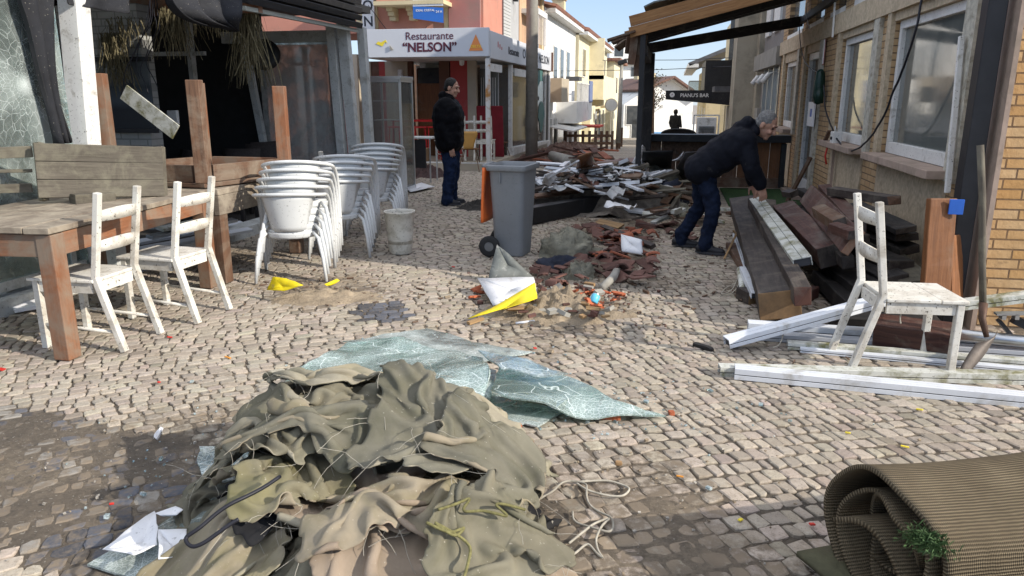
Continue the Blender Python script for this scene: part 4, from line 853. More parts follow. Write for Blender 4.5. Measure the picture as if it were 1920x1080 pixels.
# ---------------------------------------------------------------- stacking metal chairs
def metal_chair():
    rt = thing('stacking_chair', 'x', 'chair', (0, 0, 0), 'stacked pale metal chairs')           # back towards -y
    hoop = []
    for k in range(33):
        a = PI * (k / 32); hoop.append((-.285 * math.cos(a), .02 - .30 * math.sin(a) ** .8, .70 + .035 * math.sin(a)))
    left = [(-.30, .30, 0), (-.30, .285, .25), (-.298, .26, .50), (-.295, .20, .62), (-.29, .12, .675)]
    pts = left + hoop + [(-x, y, z) for x, y, z in left[::-1]]
    MB().tube(pts, [.014] * 5 + [.015] * 33 + [.014] * 5, 8, sq=1.15).build('arm_hoop', M_chair, rt, smooth=True)
    rows = []
    for i in range(9):
        f = i / 8; z = .71 - .30 * f; hw = .235 - .075 * f
        rows.append([(hw * math.sin(a), .02 - (.285 - .05 * f) * math.cos(a * .92) ** .8, z + .012 * math.cos(a)) for a in [(-1 + 2 * k / 14) * 1.05 for k in range(15)]])
    MB().sheet(rows).build('back_shell', M_chair, rt, smooth=True, solid=.006)
    ts = MB(); n = 20
    poly = [(.215 * math.cos(2 * PI * k / n) * (1.02), .03 + .235 * math.sin(2 * PI * k / n)) for k in range(n)]
    ts.prism(poly, .022, Matrix.Translation((0, 0, .405))); ts.build('seat', M_chair, rt, bevel=.006)
    ap = []
    for i in range(4):
        z = .41 - .05 * i / 3; ap.append([(x * (1.04 - .01 * i), .03 + (y - .03) * (1.04 - .01 * i), z) for x, y in [poly[k % n] for k in range(9, 23)]])
    MB().sheet(ap).build('seat_apron', M_chair, rt, smooth=True, solid=.004)
    for sx in (-1, 1):
        MB().tube([(sx * .19, -.13, .40), (sx * .235, -.185, .36), (sx * .265, -.215, .20), (sx * .285, -.235, 0)], [.013, .016, .0145, .0135], 8).build('rear_leg', M_chair, rt, smooth=True)
        MB().bar((sx * .295, .27, .40), (sx * .19, .12, .40), .02, .02).build('seat_bracket', M_chair, rt)
    return rt
mc = metal_chair(); first = [True]
WHERE = {0: 'bottom chair', -1: 'top chair'}
for s_, (x, y, rz, n, dx, dy, dz, place) in enumerate([(-3.10, 5.74, R(19), 5, .010, .020, .056, 'the front stack of metal chairs'), (-3.12, 6.72, R(20), 5, .010, .02, .050, 'the middle stack of metal chairs'), (-3.28, 7.95, R(19), 6, .010, .02, .046, 'the back stack of metal chairs')]):
    for k in range(n):
        lab = 'pale grey metal armchair, ' + ('lowest in ' if k == 0 else 'topmost in ' if k == n - 1 else ('second', 'third', 'fourth', 'fifth')[k - 1] + ' from the ground in ') + place
        o = mc if first[0] else dup(mc); first[0] = False; o['label'] = lab
        c, q = math.cos(rz), math.sin(rz); lx, ly = dx * k, dy * k
        o.location = (x + lx, y + ly, .012 + dz * k); o.rotation_euler = (R(-1.5 * k), 0, rz)
# ---------------------------------------------------------------- bucket and wheeled bin
def bucket():
    c = G(743, 481); rt = thing('bucket', 'tall dirty cream plastic bucket beside the stacked chairs', 'bucket', (c.x, c.y + .13, .01))
    t = surf('dirty_cream_plastic', (.60, .575, .50), .55, .1, 5, .1, (.30, .27, .20), .48, .75, 9.0, speck=.9)
    MB().lathe([(.0, .0), (.105, 0), (.112, .015), (.128, .2), (.148, .40), (.154, .405), (.155, .42), (.146, .42), (.140, .40), (.12, .1), (0, .09)], (c.x, c.y + .13, .01), 28).build('body', t, rt, smooth=True)
    MB().lathe([(0, .36), (.135, .365)], (c.x, c.y + .13, .01), 20).build('muddy_content', M_sand, rt)
bucket()
M_bin = surf('grey_blue_plastic', (.195, .203, .21), .5, .08, 4, .05, (.30, .29, .27), .58, .85, 3.0, speck=.35)
M_lid = surf('bright_orange_plastic', (.92, .19, .04), .45, .06, 5, .04, (.3, .15, .1), .62, .85)
def bin_():
    rt = thing('wheeled_bin', 'grey wheeled rubbish bin with its orange lid hanging open', 'rubbish bin', (-1.47, 7.05, .012)); cx, cy = -1.47, 7.1; m = MB()
    def ring(hx, hy, z, r=.05, oy=0):
        out = []
        for sx, sy, a0 in ((1, 1, 0), (-1, 1, 90), (-1, -1, 180), (1, -1, 270)):
            for k in range(4): a = R(a0 + 30 * k); out.append((cx + sx * (hx - r) + r * math.cos(a), cy + oy + sy * (hy - r) + r * math.sin(a), z))
        return out
    rings = [ring(0.141, .16, .012), ring(0.145, .17, .05), ring(0.170, .225, .70), ring(0.176, .235, .83), ring(0.199, .262, .835), ring(0.203, .268, .86), ring(0.203, .268, .885), ring(0.187, .25, .89), ring(0.166, .23, .84), ring(0.133, .15, .10)]
    m.sheet([r + r[:1] for r in rings]); m.add(rings[0], [tuple(range(16))]); m.add(rings[-1], [tuple(range(16))])
    a = R(-6); q = Matrix.Translation((cx, cy, 0)) @ Matrix.Rotation(a, 4, 'Z') @ Matrix.Translation((-cx, -cy, 0)); m.v = [tuple(q @ Vector(v)) for v in m.v]
    m.build('body', M_bin, rt, smooth=True, bevel=.004)
    ribs = MB()
    for dx in (-.08, .05): ribs.box((cx + dx, cy - .232, .77), (.012, .02, .10), taper=.7)
    ribs.build('moulded_rib', M_bin, rt, bevel=.003)
    hx = cx - .225
    MB().tube([(hx + .03, cy - .2, .86), (hx - .03, cy - .2, .875), (hx - .03, cy + .2, .875), (hx + .03, cy + .2, .86)], .014, 8).build('hinge_bar', M_bin, rt, smooth=True)
    rows = [[(hx - .015 + .03 * math.sin(PI * j / 10) - .012 * (i % 2) * 0 - .055 * math.sin(PI * i / 12) * math.sin(PI * j / 10) - .02 * i / 12, cy - .235 + .47 * j / 10, .86 - .52 * i / 12) for j in range(11)] for i in range(13)]
    MB().sheet(rows).build('lid', M_lid, rt, smooth=True, solid=.022)
    for y in (cy - .24, cy + .24):
        wb = MB(); 
        for r0, w_ in ((.10, .05), ):
            prof = [(.045, -.022), (.085, -.025), (.10, -.018), (.103, 0), (.10, .018), (.085, .025), (.045, .022)]
            n = 22; vs = []; fs = []
            for r, o in prof:
                for k in range(n): an = 2 * PI * k / n; vs.append((cx - .185 + r * math.cos(an), y + o, .115 + r * math.sin(an)))
            for i in range(len(prof) - 1):
                for k in range(n): k2 = (k + 1) % n; fs.append((i * n + k, i * n + k2, (i + 1) * n + k2, (i + 1) * n + k))
            wb.add(vs, fs)
        wh = wb.build('wheel', M_rubber, rt, smooth=True)
        MB().tube([(cx - .185, y - .018, .115), (cx - .185, y + .018, .115)], .055, 14).build('hub', surf('grey_hub', (.16, .16, .155), .6), wh)
bin_()
# ---------------------------------------------------------------- tables and bench at the left
def left_table():
    rt = thing('wooden_table', 'long orange varnished wooden table with sandy top at the left', 'table', (-4.1, 4.4, 0)); a = Vector((-3.36, 3.50, 0)); b = Vector((-3.56, 5.30, 0)); d = (b - a).normalized(); s_ = Vector((-d.y, d.x, 0)); wd = .95
    c = a + s_ * wd; e = b + s_ * wd; H_ = .80
    for p in (a, b, c, e): 
        q = p + d * (.05 if p in (a, c) else -.05) + s_ * (.05 if p in (a, b) else -.05); m = MB()
        m.bar(q + Vector((0, 0, 0.012)), q + Vector((0, 0, H_ - .045)), .105, .10); m.build('leg', W_orange, rt, bevel=.006)
    m = MB(); m.bar(a + s_ * .03 + d * .1 + Vector((0, 0, .69)), b + s_ * .03 - d * .1 + Vector((0, 0, .69)), .035, .13); m.build('side_apron', W_orange, rt, bevel=.003)
    m = MB(); m.bar(c - s_ * .03 + d * .1 + Vector((0, 0, .69)), e - s_ * .03 - d * .1 + Vector((0, 0, .69)), .035, .13); m.build('side_apron', W_orange, rt, bevel=.003)
    for p, q, o in ((a, c, d * .03), (b, e, -d * .03)): MB().bar(p + s_ * .1 + o + Vector((0, 0, .69)), q - s_ * .1 + o + Vector((0, 0, .69)), .035, .13).build('end_apron', W_orange, rt, bevel=.003)
    for k in range(6):
        o = s_ * (.075 + k * (wd - .15) / 5); MB().bar(a + o - d * .02 + Vector((0, 0, H_ - .02 + rnd.uniform(-.002, .002))), b + o + d * .02 + Vector((0, 0, H_ - .02)), wd / 6 - .006, .035).build('top_plank', W_top, rt, bevel=.003)
left_table()
def lower_table():
    rt = thing('wooden_table', 'dark dirty wooden table carrying the overturned table', 'table', (-4.0, 6.0, 0)); x0, x1, y0, y1 = -4.55, -3.52, 5.36, 6.75
    for x in (x0 + .06, x1 - .06):
        for y in (y0 + .06, y1 - .06): MB().bar((x, y, .012), (x, y, .66), .11, .11).build('leg', W_brown, rt, bevel=.006)
    MB().box(((x0 + x1) / 2, (y0 + y1) / 2, .765), (x1 - x0, y1 - y0, .05)).build('tabletop', W_top, rt, bevel=.006)
    for y in (y0 + .03, y1 - .03): MB().box(((x0 + x1) / 2, y, .70), (x1 - x0 - .24, .04, .08)).build('end_apron', W_brown, rt, bevel=.003)
    for x in (x0 + .03, x1 - .03): MB().box((x + (.005 if x > -4 else -.005), (y0 + y1) / 2, .66), (.05, y1 - y0, .158)).build('side_apron', W_top, rt, bevel=.004)
lower_table()
def upturned_table():
    rt = thing('upturned_table', 'orange brown wooden table turned upside down with legs in the air', 'table', (-3.98, 5.85, .79)); q = [WY(375, 345, 5.38), WY(515, 325, 6.25), WY(355, 300, 6.25), WY(195, 270, 5.42)]
    C4 = [Vector((-3.66, 5.40, 0)), Vector((-3.42, 6.28, 0)), Vector((-4.24, 6.30, 0)), Vector((-4.55, 5.45, 0))]; cen = sum(C4, Vector()) / 4
    m = MB(); m.prism([(p.x, p.y) for p in [cen + (p - cen) * 1.12 for p in C4]], .035, Matrix.Translation((0, 0, .80))); m.build('tabletop', W_brown, rt, bevel=.004)
    tops = [1.635, 1.60, 1.63, 1.69]
    for p, zt, mt in zip(C4, tops, (W_brown, W_orange, W_orange, W_orange)): MB().bar(p + Vector((0, 0, .836)), p + Vector((0.0, 0, zt)), .105, .10, .25).build('leg', mt, rt, bevel=.006)
    for i in range(4):
        a, b = C4[i], C4[(i + 1) % 4]; d = (b - a).normalized(); MB().bar(a + d * .09 + Vector((0, 0, .905)), b - d * .09 + Vector((0, 0, .905)), .035, .135).build('apron', W_orange if i == 1 else W_brown, rt, bevel=.003)
upturned_table()
def bench():
    rt = thing('wooden_bench', 'weathered grey plank bench turned up on the long table', 'bench', (-3.9, 4.75, .82)); a, b = WY(62, 268, 4.35), WY(303, 276, 4.95); a2, b2 = WY(72, 372, 4.25), WY(308, 368, 4.85)
    for k in range(3):
        f0, f1 = k / 3 + .008, (k + 1) / 3 - .008; p = a.lerp(a2, (f0 + f1) / 2); q = b.lerp(b2, (f0 + f1) / 2); hgt = (a - a2).length * (f1 - f0)
        MB().bar(p, q, .03, hgt, R(-12)).build('back_plank', W_grey, rt, bevel=.004)
    d = (b - a).normalized()
    for f in (.02, .98): MB().bar(a.lerp(b, f) + Vector((-.02, .04, .0)), a2.lerp(b2, f) + Vector((-.02, .04, -.02)), .05, .045).build('back_post', W_grey, rt, bevel=.004)
    MB().bar(a2.lerp(b2, .30) + Vector((0, -.06, -.01)), a2.lerp(b2, .55) + Vector((0, .02, -.01)), .12, .085).build('foot_block', W_grey, rt, bevel=.005)
    for k, (zz, o) in enumerate(((1.175, 0), (1.04, 0), (.90, .0))):
        MB().bar(WY(-80, (290, 322, 356)[k], 4.15), WY(60, (284, 320, 352)[k], 4.4), .04, (.075, .022, .06)[k]).build('side_slat', W_grey, rt, bevel=.003)
bench()
# ---------------------------------------------------------------- the sand heap with yellow plastic, in front of the chairs
mound('sand_heap', *G(612, 560).xy, .46, .25, .085, M_sand, 4.2, 'small heap of damp sand in front of the front chair stack', 'sand heap', R(14), power=1.3)
def flake(pix, mat, label, name='plastic_shard', cat='plastic shard', th=.003, curl=.02):
    P = [G(px, py, z) for px, py, z in pix]; c = sum(P, Vector()) / len(P); pts = []
    if len(P) > 4 and curl < .03:
        a_ = np.array([[p.x - c.x, p.y - c.y, 1.0] for p in P]); q_ = np.linalg.lstsq(a_, np.array([p.z for p in P]), rcond=None)[0]
        for p in P: p.z = p.z * .3 + .7 * max(.01, float(q_[0] * (p.x - c.x) + q_[1] * (p.y - c.y) + q_[2]))
    for i in range(len(P)):
        for k in range(4): p = P[i].lerp(P[(i + 1) % len(P)], k / 4); pts.append(p + noise.noise_vector(p * 16) * .007)
    rings = [[c.lerp(p, f) + Vector((0, 0, curl * f * f)) for p in pts + pts[:1]] for f in (.02, .5, 1)]
    m = MB(); m.sheet(rings); return tag(m.build(name, mat, smooth=True, solid=th), label, cat)
flake([(500, 552, .05), (513, 522, .17), (536, 526, .17), (570, 542, .13), (532, 546, .10)], M_yellow, 'bright yellow plastic shard standing in the sand heap under the chairs')
flake([(608, 538, .06), (632, 527, .09), (636, 530, .09), (614, 541, .05)], M_yellow, 'small yellow plastic tip sticking out of the right of the sand heap')
flake([(876, 601, .02), (920, 582, .07), (1003, 532, .22), (1008, 562, .16), (945, 580, .10), (950, 596, .02)], M_yellow, 'long torn yellow plastic shard in front of the rubble by the bin')

# ---------------------------------------------------------------- rubble
mound('rubble_earth', *G(1040, 585).xy, .55, .36, .15, M_sand, 9.1, 'heap of sandy earth and rubble at the front of the debris trail', 'earth heap', R(8), rag=.8, fine=.5, n=70)
mound('rubble_earth', *G(1130, 500).xy, .42, .75, .07, surf('brown_rubble_earth', (.15, .11, .08), .95, .4, 9, .9, (.25, .2, .15), .5, .7, bdist=.015), 2.7, 'low dark trail of earth and tile crumbs beside the bin', 'earth heap', R(-14), rag=.7)
def wool(px, py, rx, ry, h, label, seed, z0=0.0, mat=None):
    c = G(px, py, z0); m = MB(); n = 30; rows = []
    for i in range(13):
        f = i / 12 * PI * .5; row = []
        for j in range(n + 1):
            a = 2 * PI * (j % n) / n; q = Vector((math.cos(a) * math.cos(f), math.sin(a) * math.cos(f), math.sin(f))); k = 1 + .35 * noise.noise(q * 2 + Vector((seed, 0, 0))) + .22 * noise.noise(q * 5.5 + Vector((seed, 3, 0)))
            row.append((c.x + q.x * rx * k, c.y + q.y * ry * k, z0 + max(.0, q.z * h * k)))
        rows.append(row)
    m.sheet(rows); rt = tag(m.build('mineral_wool', mat or M_wool, smooth=True), label, 'mineral wool')
    if mat: return rt
    fz = MB()
    for k in range(140):
        v = Vector(m.v[rnd.randrange(len(m.v))]); d = (v - c).normalized() * .03; s_ = Vector((rnd.uniform(-1, 1), rnd.uniform(-1, 1), rnd.uniform(-.3, 1))) * .03
        fz.tube([v - d, v + s_, v + s_ + Vector((rnd.uniform(-1, 1), rnd.uniform(-1, 1), rnd.uniform(-1, .6))) * .04], .0016, 3, cap=False)
    fz.build('loose_fibre', M_wool, rt)['kind'] = 'stuff'
    return rt
wool(1060, 480, .30, .24, .24, 'large grey clump of mineral wool in front of the bin', 3)
wool(1105, 350, .36, .32, .42, 'round grey tuft of mineral wool in the middle of the big debris pile', 7, .14)
wool(1235, 355, .42, .28, .34, 'ragged grey mineral wool draped beside the black post', 12, .05)
wool(1270, 405, .25, .2, .16, 'small mineral wool clump by the bending man', 15)
flake([(895, 525, .10), (1000, 522, .12), (1010, 560, .05), (925, 575, .03)], M_paperw, 'white panel sheet lying tilted on the front of the rubble', 'white_slab', 'panel', .012, .01)
flake([(932, 458, .30), (958, 480, .22), (1003, 523, .03), (914, 529, .03)], surf('speckled_grey_sheet', (.14, .15, .14), .6, .25, 12, .2, (.42, .41, .38), .55, .7, 14.), 'speckled grey sheet leaning on the foot of the bin', 'roof_sheet', 'sheet', .012, .0)
flake([(1164, 440, .20), (1203, 450, .18), (1206, 478, .05), (1166, 472, .07)], M_paperw, 'white framed panel leaning on the tile rubble', 'white_slab', 'panel', .025, .0)
tag(MB().lathe([(0, .02), (.06, .02), (.085, .05), (.09, .052), (.068, .012), (0, .008)], G(1195, 488), 20).build('plate', surf('dirty_plate', (.42, .34, .25), .5, .3, 20, .2)), 'dirty round plate on the setts below the white framed panel', 'plate')
def can():
    a, b = G(1118, 553, .15), G(1112, 568, .10); rt = thing('drink_can', 'light blue drink can lying on the sandy rubble', 'can', b); MB().tube([b, b.lerp(a, .1), b.lerp(a, .9), a], [.026, .031, .031, .026], 16).build('body', surf('light_blue_can', (.12, .48, .66), .35, .1, objvar=0), rt, smooth=True)
    MB().tube([a, a + (a - b).normalized() * .004], .025, 16).build('lid', M_chrome, rt)
can()
wool(1085, 522, .13, .11, .14, 'yellowish foam clump on top of the sandy rubble', 21)['category'] = 'foam'
bpy.data.objects[-1:] if False else None
tag(MB().tube([G(1160, 500, .05), G(1150, 520, .09), G(1128, 540, .05)], [.03, .034, .03], 10).build('grey_pipe', M_conc, smooth=True), 'bent grey pipe piece in the tile rubble right of the wool', 'pipe')
tag(MB().tube([A(967, 606, .015), A(1002, 602, .02)], .009, 8).build('white_tube', M_alu, smooth=True), 'thin white tube lying in front of the yellow shard', 'tube')
tag(MB().bar(A(878, 606, .02), A(905, 597, .03), .035, .018).build('wood_stick', W_cut), 'short pale slat at the left tip of the yellow shard', 'slat')
o = wool(1055, 508, .24, .13, .13, 'dark navy cloth crumpled between wool and sandy rubble', 41, 0, surf('navy_cloth', (.022, .026, .042), .9, .5, 9, .6)); o.name = 'crumpled_cloth'; o['category'] = 'cloth'
def tile_shard(c, L, W, rz, tilt, mat, label, group, curve=.35):
    rows = []; n = 7; rot = Matrix.Rotation(rz, 3, 'Z') @ Matrix.Rotation(tilt, 3, 'Y') @ Matrix.Rotation(rnd.uniform(-.5, .5), 3, 'X'); sd = rnd.uniform(0, 99)
    for i in range(5):
        l = (i / 4 - .5) * L; row = []
        for j in range(n):
            a = (j / (n - 1) - .5) * 2; e = noise.noise(Vector((i * 2, j * .8, sd))) * .035 if i in (0, 4) else 0
            row.append(c + rot @ Vector((l + e, a * W / 2, W * curve * (1 - a * a))))
        rows.append(row)
    return tag(MB().sheet(rows).build('tile_shard', mat, solid=.014), label, 'tile shard', group)
R2 = random.Random(77)
def trail(n, box, mat, label, group, zmax, s0, s1, flat=.4):
    for k in range(n):
        px, py = R2.uniform(box[0], box[2]), R2.uniform(box[1], box[3]); p = G(px, py, R2.uniform(.02, zmax)); tile_shard(p, R2.uniform(s0, s1), R2.uniform(s0, s1) * .65, R2.uniform(0, 6.3), R2.uniform(-flat, flat), mat, label, group, R2.choice((.0, .15, .35)))
trail(46, (1075, 415, 1225, 520), M_terd, 'broken dark roof tile shard in the rubble trail right of the bin', 'dark tile shards beside the bin', .10, .10, .24)
trail(22, (1120, 430, 1240, 480), M_terr, 'broken reddish roof tile shard in the rubble trail near the bending man', 'red tile shards near the bending man', .09, .10, .22)
trail(16, (1060, 540, 1165, 580), M_brickred, 'bright red brick crumb on the sandy rubble heap', 'brick crumbs on the sandy heap', .11, .04, .10)
trail(14, (1000, 470, 1060, 540), M_terd, 'broken brown tile shard at the foot of the grey bin', 'tile shards at the foot of the bin', .08, .08, .16)
trail(8, (1225, 408, 1300, 450), M_terd, 'flat brown tile shard on the setts by the bending man', 'brown shards at the feet of the bending man', .03, .10, .20, .1)
trail(3, (880, 540, 905, 566), M_brickred, 'red brick crumb left of the white panel sheet', 'brick crumbs left of the panel', .03, .05, .09)
for nm_, mt_, bx_, n_ in (('grey', M_conc, (960, 535, 1150, 590), 26), ('brown', M_terd, (980, 530, 1160, 592), 30), ('sandy', M_cut if False else W_cut, (950, 530, 1180, 600), 14)):
    for k in range(n_):
        px, py = R2.uniform(bx_[0], bx_[2]), R2.uniform(bx_[1], bx_[3]); p = G(px, py, R2.uniform(.03, .12)); q = R2.uniform(.015, .05); m = MB(); m.box(p, (q * R2.uniform(1, 3), q, q * .6), Matrix.Rotation(R2.uniform(0, 3), 3, 'Z') @ Matrix.Rotation(R2.uniform(-.6, .6), 3, 'X')); tag(jag(m, .010, k).build('rubble_chip', mt_), 'small ' + nm_ + ' chip strewn over the sandy rubble heap', 'rubble chip', nm_ + ' chips on the sandy rubble heap')
# ---------------------------------------------------------------- the big debris pile across the street
mound('debris_mound', -0.95, 10.95, 1.3, 1.25, .50, surf('grey_brown_rubble', (.17, .145, .12), .95, .5, 8, .9, (.28, .25, .21), .5, .7, bdist=.02), 5.5, 'grey core of the big debris pile across the street', 'rubble heap', 0, rag=.8, fine=.4)
def black_beam():
    rt = thing('black_kerb_beam', 'long black metal beam lying along the front of the big debris pile', 'beam', (-1.1, 9.5, .01)); a, b = G(985, 405, .12), G(1165, 372, .10)
    m = MB(); m.bar(a, b, .16, .20); m.build('beam_body', M_black, rt, bevel=.006); MB().bar(a + Vector((.02, -.09, -.06)), b + Vector((0, -.09, -.06)), .05, .07).build('flange', M_black, rt, bevel=.004)
black_beam()
M_film = surf('crumpled_grey_film', (.38, .38, .375), .5, .3, 6, .3)
P_KIND = [('white', M_alu, 'white broken profile tossed on the big debris pile', 'white_lath', 'slat', .9), ('brown', W_brown, 'brown broken plank lying in the big debris pile', 'broken_plank', 'plank', .8), ('dark', W_dark, 'dark broken board lying in the big debris pile', 'broken_board', 'board', .9), ('grey', W_grey, 'grey splintered lath in the big debris pile', 'broken_lath', 'lath', .7)]
R3 = random.Random(8)
def heap_z(x, y): 
    d = math.hypot((x + .95) / 1.5, (y - 10.6) / 1.65); return .50 * max(0, 1 - d ** 1.6)
for k in range(215):
    x, y = -.95 + R3.gauss(0, .68), 10.55 + R3.gauss(0, .8)
    if x > .3 or x < -2.1 or y < 9.7: continue
    z = heap_z(x, y) + R3.uniform(0, .10); L = R3.uniform(.25, .95); a = R3.uniform(0, PI); kn, mt, lab, nm, ct, _ = R3.choices(P_KIND, (6, 3, 2, 3))[0]; dz = R3.uniform(-.12, .16) * L; d = Vector((math.cos(a), math.sin(a) * .8, 0)) * L / 2
    m = MB(); m.bar(Vector((x, y, z)) - d - Vector((0, 0, dz)), Vector((x, y, z)) + d + Vector((0, 0, dz)), R3.uniform(.03, .11), R3.uniform(.012, .05), R3.uniform(-.5, .5)); tag(jag(m, .008, k).build(nm, mt, bevel=.002), lab, ct, kn + ' pieces of the big debris pile')
for k in range(46):
    x, y = -.95 + R3.gauss(0, .6), 10.5 + R3.gauss(0, .6); p = Vector((x, y, heap_z(x, y) + .05)); rows = []; sd = R3.uniform(0, 50); q = R3.uniform(.12, .30)
    a = R3.uniform(0, 3); mt = R3.choice((M_paperw, M_film, M_film, M_terd)); rot = Matrix.Rotation(a, 3, 'Z') @ Matrix.Rotation(R3.uniform(-.4, .5), 3, 'X')
    for i in range(8): rows.append([p + rot @ Vector(((i / 7 - .5) * q * 1.5, (j / 7 - .5) * q, .08 * noise.noise(Vector((i * .5, j * .5, sd))))) for j in range(8)])
    nm = 'white crumpled sheet' if mt is M_paperw else 'dull red sheet scrap' if mt is M_terd else 'grey crumpled film'
    tag(MB().sheet(rows).build('sheet_scrap', mt, smooth=True, solid=.004), nm + ' caught in the big debris pile', 'sheet scrap', nm + ' pieces')
# singled-out pieces of the pile
for lab, a, b, w_, h, mt in (('white board with broad blade end slanting up out of the debris pile', (1030, 333, .55), (1083, 302, .80), .05, .02, M_alu), ('long white slat lying along the top left of the debris pile', (1005, 305, .45), (1065, 309, .42), .07, .03, M_alu), ('white lath pointing to the black post at the front of the pile', (1115, 358, .35), (1178, 374, .2), .035, .02, M_alu),
                              ('white flat profile on the setts in front of the black post', (1152, 390, .08), (1215, 398, .06), .10, .03, M_alu), ('white short profile beside the wool in front of the bending man', (1205, 402, .05), (1258, 403, .06), .09, .05, M_alu_moss), ('cream plank slanting in front of the black beam', (1120, 415, .05), (1165, 425, .03), .12, .02, W_cut),
                              ('orange brown plank lying along the back of the debris pile', (1100, 312, .45), (1195, 300, .40), .2, .03, W_ply), ('long dark plank against the foot of the black post', (1125, 320, .50), (1188, 345, .3), .12, .04, W_dark), ('brown plank lying above the black beam', (1000, 368, .26), (1085, 358, .24), .10, .03, W_brown), ('white thick slat left of the wool tuft', (1008, 340, .40), (1036, 358, .28), .09, .03, M_alu), ('white slat just below the thick one in the pile', (1003, 352, .30), (1030, 366, .22), .06, .03, M_alu),
                              ('black short beam lying on the front of the pile', (1090, 352, .34), (1135, 345, .36), .07, .07, M_black), ('grey green slat on the setts right of the pile', (1110, 432, .04), (1190, 452, .03), .05, .03, W_grey), ('dark slat across the tile rubble', (1130, 425, .08), (1225, 462, .04), .06, .04, W_dark)):
    tag(MB().bar(G(*a), G(*b), w_, h, .3).build('loose_stick', mt, bevel=.002), lab, 'slat')
flake([(1016, 348, .40), (1022, 332, .55), (1036, 326, .55), (1046, 338, .45), (1030, 352, .36)], M_paperw, 'white shovel-shaped sheet at the top left of the debris pile', 'white_sheet', 'sheet', .01, .03)
flake([(1080, 320, .5), (1084, 298, .75), (1108, 290, .8), (1112, 318, .5)], W_ply, 'rusty brown panel standing up in the debris pile', 'brown_slab', 'panel', .02, .03)
flake([(1150, 312, .5), (1160, 300, .55), (1180, 302, .5), (1172, 316, .45)], W_ply, 'orange brown panel piece near the black post', 'brown_slab', 'panel', .02, .02)
flake([(1255, 340, .1), (1285, 286, .75), (1335, 282, .75), (1330, 335, .2)], surf('dark_grey_laminate', (.085, .08, .085), .5, .15, 5, .05), 'dark grey board with torn white film leaning on the counter', 'grey_slab', 'panel', .02, 0)
flake([(1200, 335, .1), (1205, 285, .72), (1262, 283, .74), (1258, 320, .3)], M_black, 'black panel leaning behind the grey board', 'black_slab', 'panel', .02, 0)
flake([(1253, 304, .48), (1272, 294, .60), (1280, 283, .72), (1283, 288, .7), (1278, 297, .58), (1290, 300, .55), (1282, 303, .52), (1262, 306, .48)], M_paperw, 'torn white film stuck on the dark grey board', 'film_scrap', 'film', .004, .01)
flake([(1185, 305, .55), (1205, 272, .75), (1215, 285, .6), (1213, 320, .4)], M_paperw, 'white board edge behind the black post', 'white_slab', 'panel', .012, 0)
o = wool(1235, 392, .38, .25, .38, 'navy fabric slumped over the debris beside the black post', 47, 0, surf('navy_fabric', (.016, .019, .032), .9, .5, 7, .6)); o.name = 'slumped_fabric'; o['category'] = 'fabric'
for k in range(26):
    px, py = R3.uniform(1205, 1330), R3.uniform(348, 412); p = G(px, py, R3.uniform(.03, .22)); a = R3.uniform(0, PI); L = R3.uniform(.15, .55); d = Vector((math.cos(a), math.sin(a), R3.uniform(-.3, .3))) * L / 2; kn = R3.choice(('white', 'dark', 'brown')); mt = {'white': M_alu_moss, 'dark': W_dark, 'brown': W_brown}[kn]
    tag(jag(MB().bar(p - d, p + d, R3.uniform(.03, .09), R3.uniform(.015, .04)), .006, k).build('splinter_board', mt), kn + ' splintered piece between the black post and the bending man', 'splinter', kn + ' splinters by the post')
tag(MB().tube([G(1035, 292, .18), G(1072, 302, .2)], .11, 14).build('duct', M_conc, smooth=True), 'fat grey duct lying at the far edge of the debris pile', 'duct')
M_rubred = surf('far_red_rubble', (.13, .07, .05), .95, .5, 9, .9, (.25, .2, .16), .55, .75, 5, bdist=.03)
mound('far_rubble', *G(1062, 280).xy, .8, 2.2, .20, M_rubred, 1.1, 'long heap of red brown rubble along the far shop front', 'rubble heap', R(5), rag=.9, fine=.5)
mound('far_rubble', *G(1100, 252, gz(26)).xy, .7, 1.8, .12, M_rubred, 8.1, 'low brown rubble in front of the wooden fence', 'rubble heap', 0, rag=.9, fine=.5, z0=gz(30))
mound('far_rubble', *G(1025, 298).xy, .8, .9, .22, M_rubred, 3.4, 'dark red rubble beside the concrete pole', 'rubble heap', 0, rag=.9, fine=.5)
mound('net_heap', *G(790, 330).xy, .55, .5, .26, surf('dark_red_netting', (.09, .055, .05), .95, .5, 16, .9, bdist=.03), 6.1, 'tangle of dark red netting on the ground before the stools', 'netting', 0, rag=.8, fine=.5)
mound('dark_debris', *G(895, 392).xy, .35, .22, .12, surf('wet_black_debris', (.04, .035, .03), .8, .5, 12, .8), 2.2, 'small dark clump of debris left of the bin', 'debris', 0, rag=.8, fine=.5)
flake([(760, 355, .02), (790, 345, .04), (815, 352, .03), (770, 362, .02)], M_paperw, 'dirty white sheet on the ground left of the standing man', 'white_sheet', 'sheet', .01, .02)

for k in range(46):
    x, y = -2.6 + R3.gauss(0, .45), 20.0 + R3.gauss(0, 2.2); p = Vector((x, y, gz(y) + R3.uniform(.05, .30))); a = R3.uniform(0, PI); L = R3.uniform(.3, 1.0); d = Vector((math.cos(a), math.sin(a), R3.uniform(-.25, .3))) * L / 2
    tag(MB().bar(p - d, p + d, R3.uniform(.06, .2), R3.uniform(.02, .05), R3.uniform(-.6, .6)).build('rubble_piece', R3.choice((M_terd, M_terr, W_brown, W_red))), 'red brown broken piece of the rubble along the far shop front', 'rubble piece', 'red brown pieces along the far shop front')
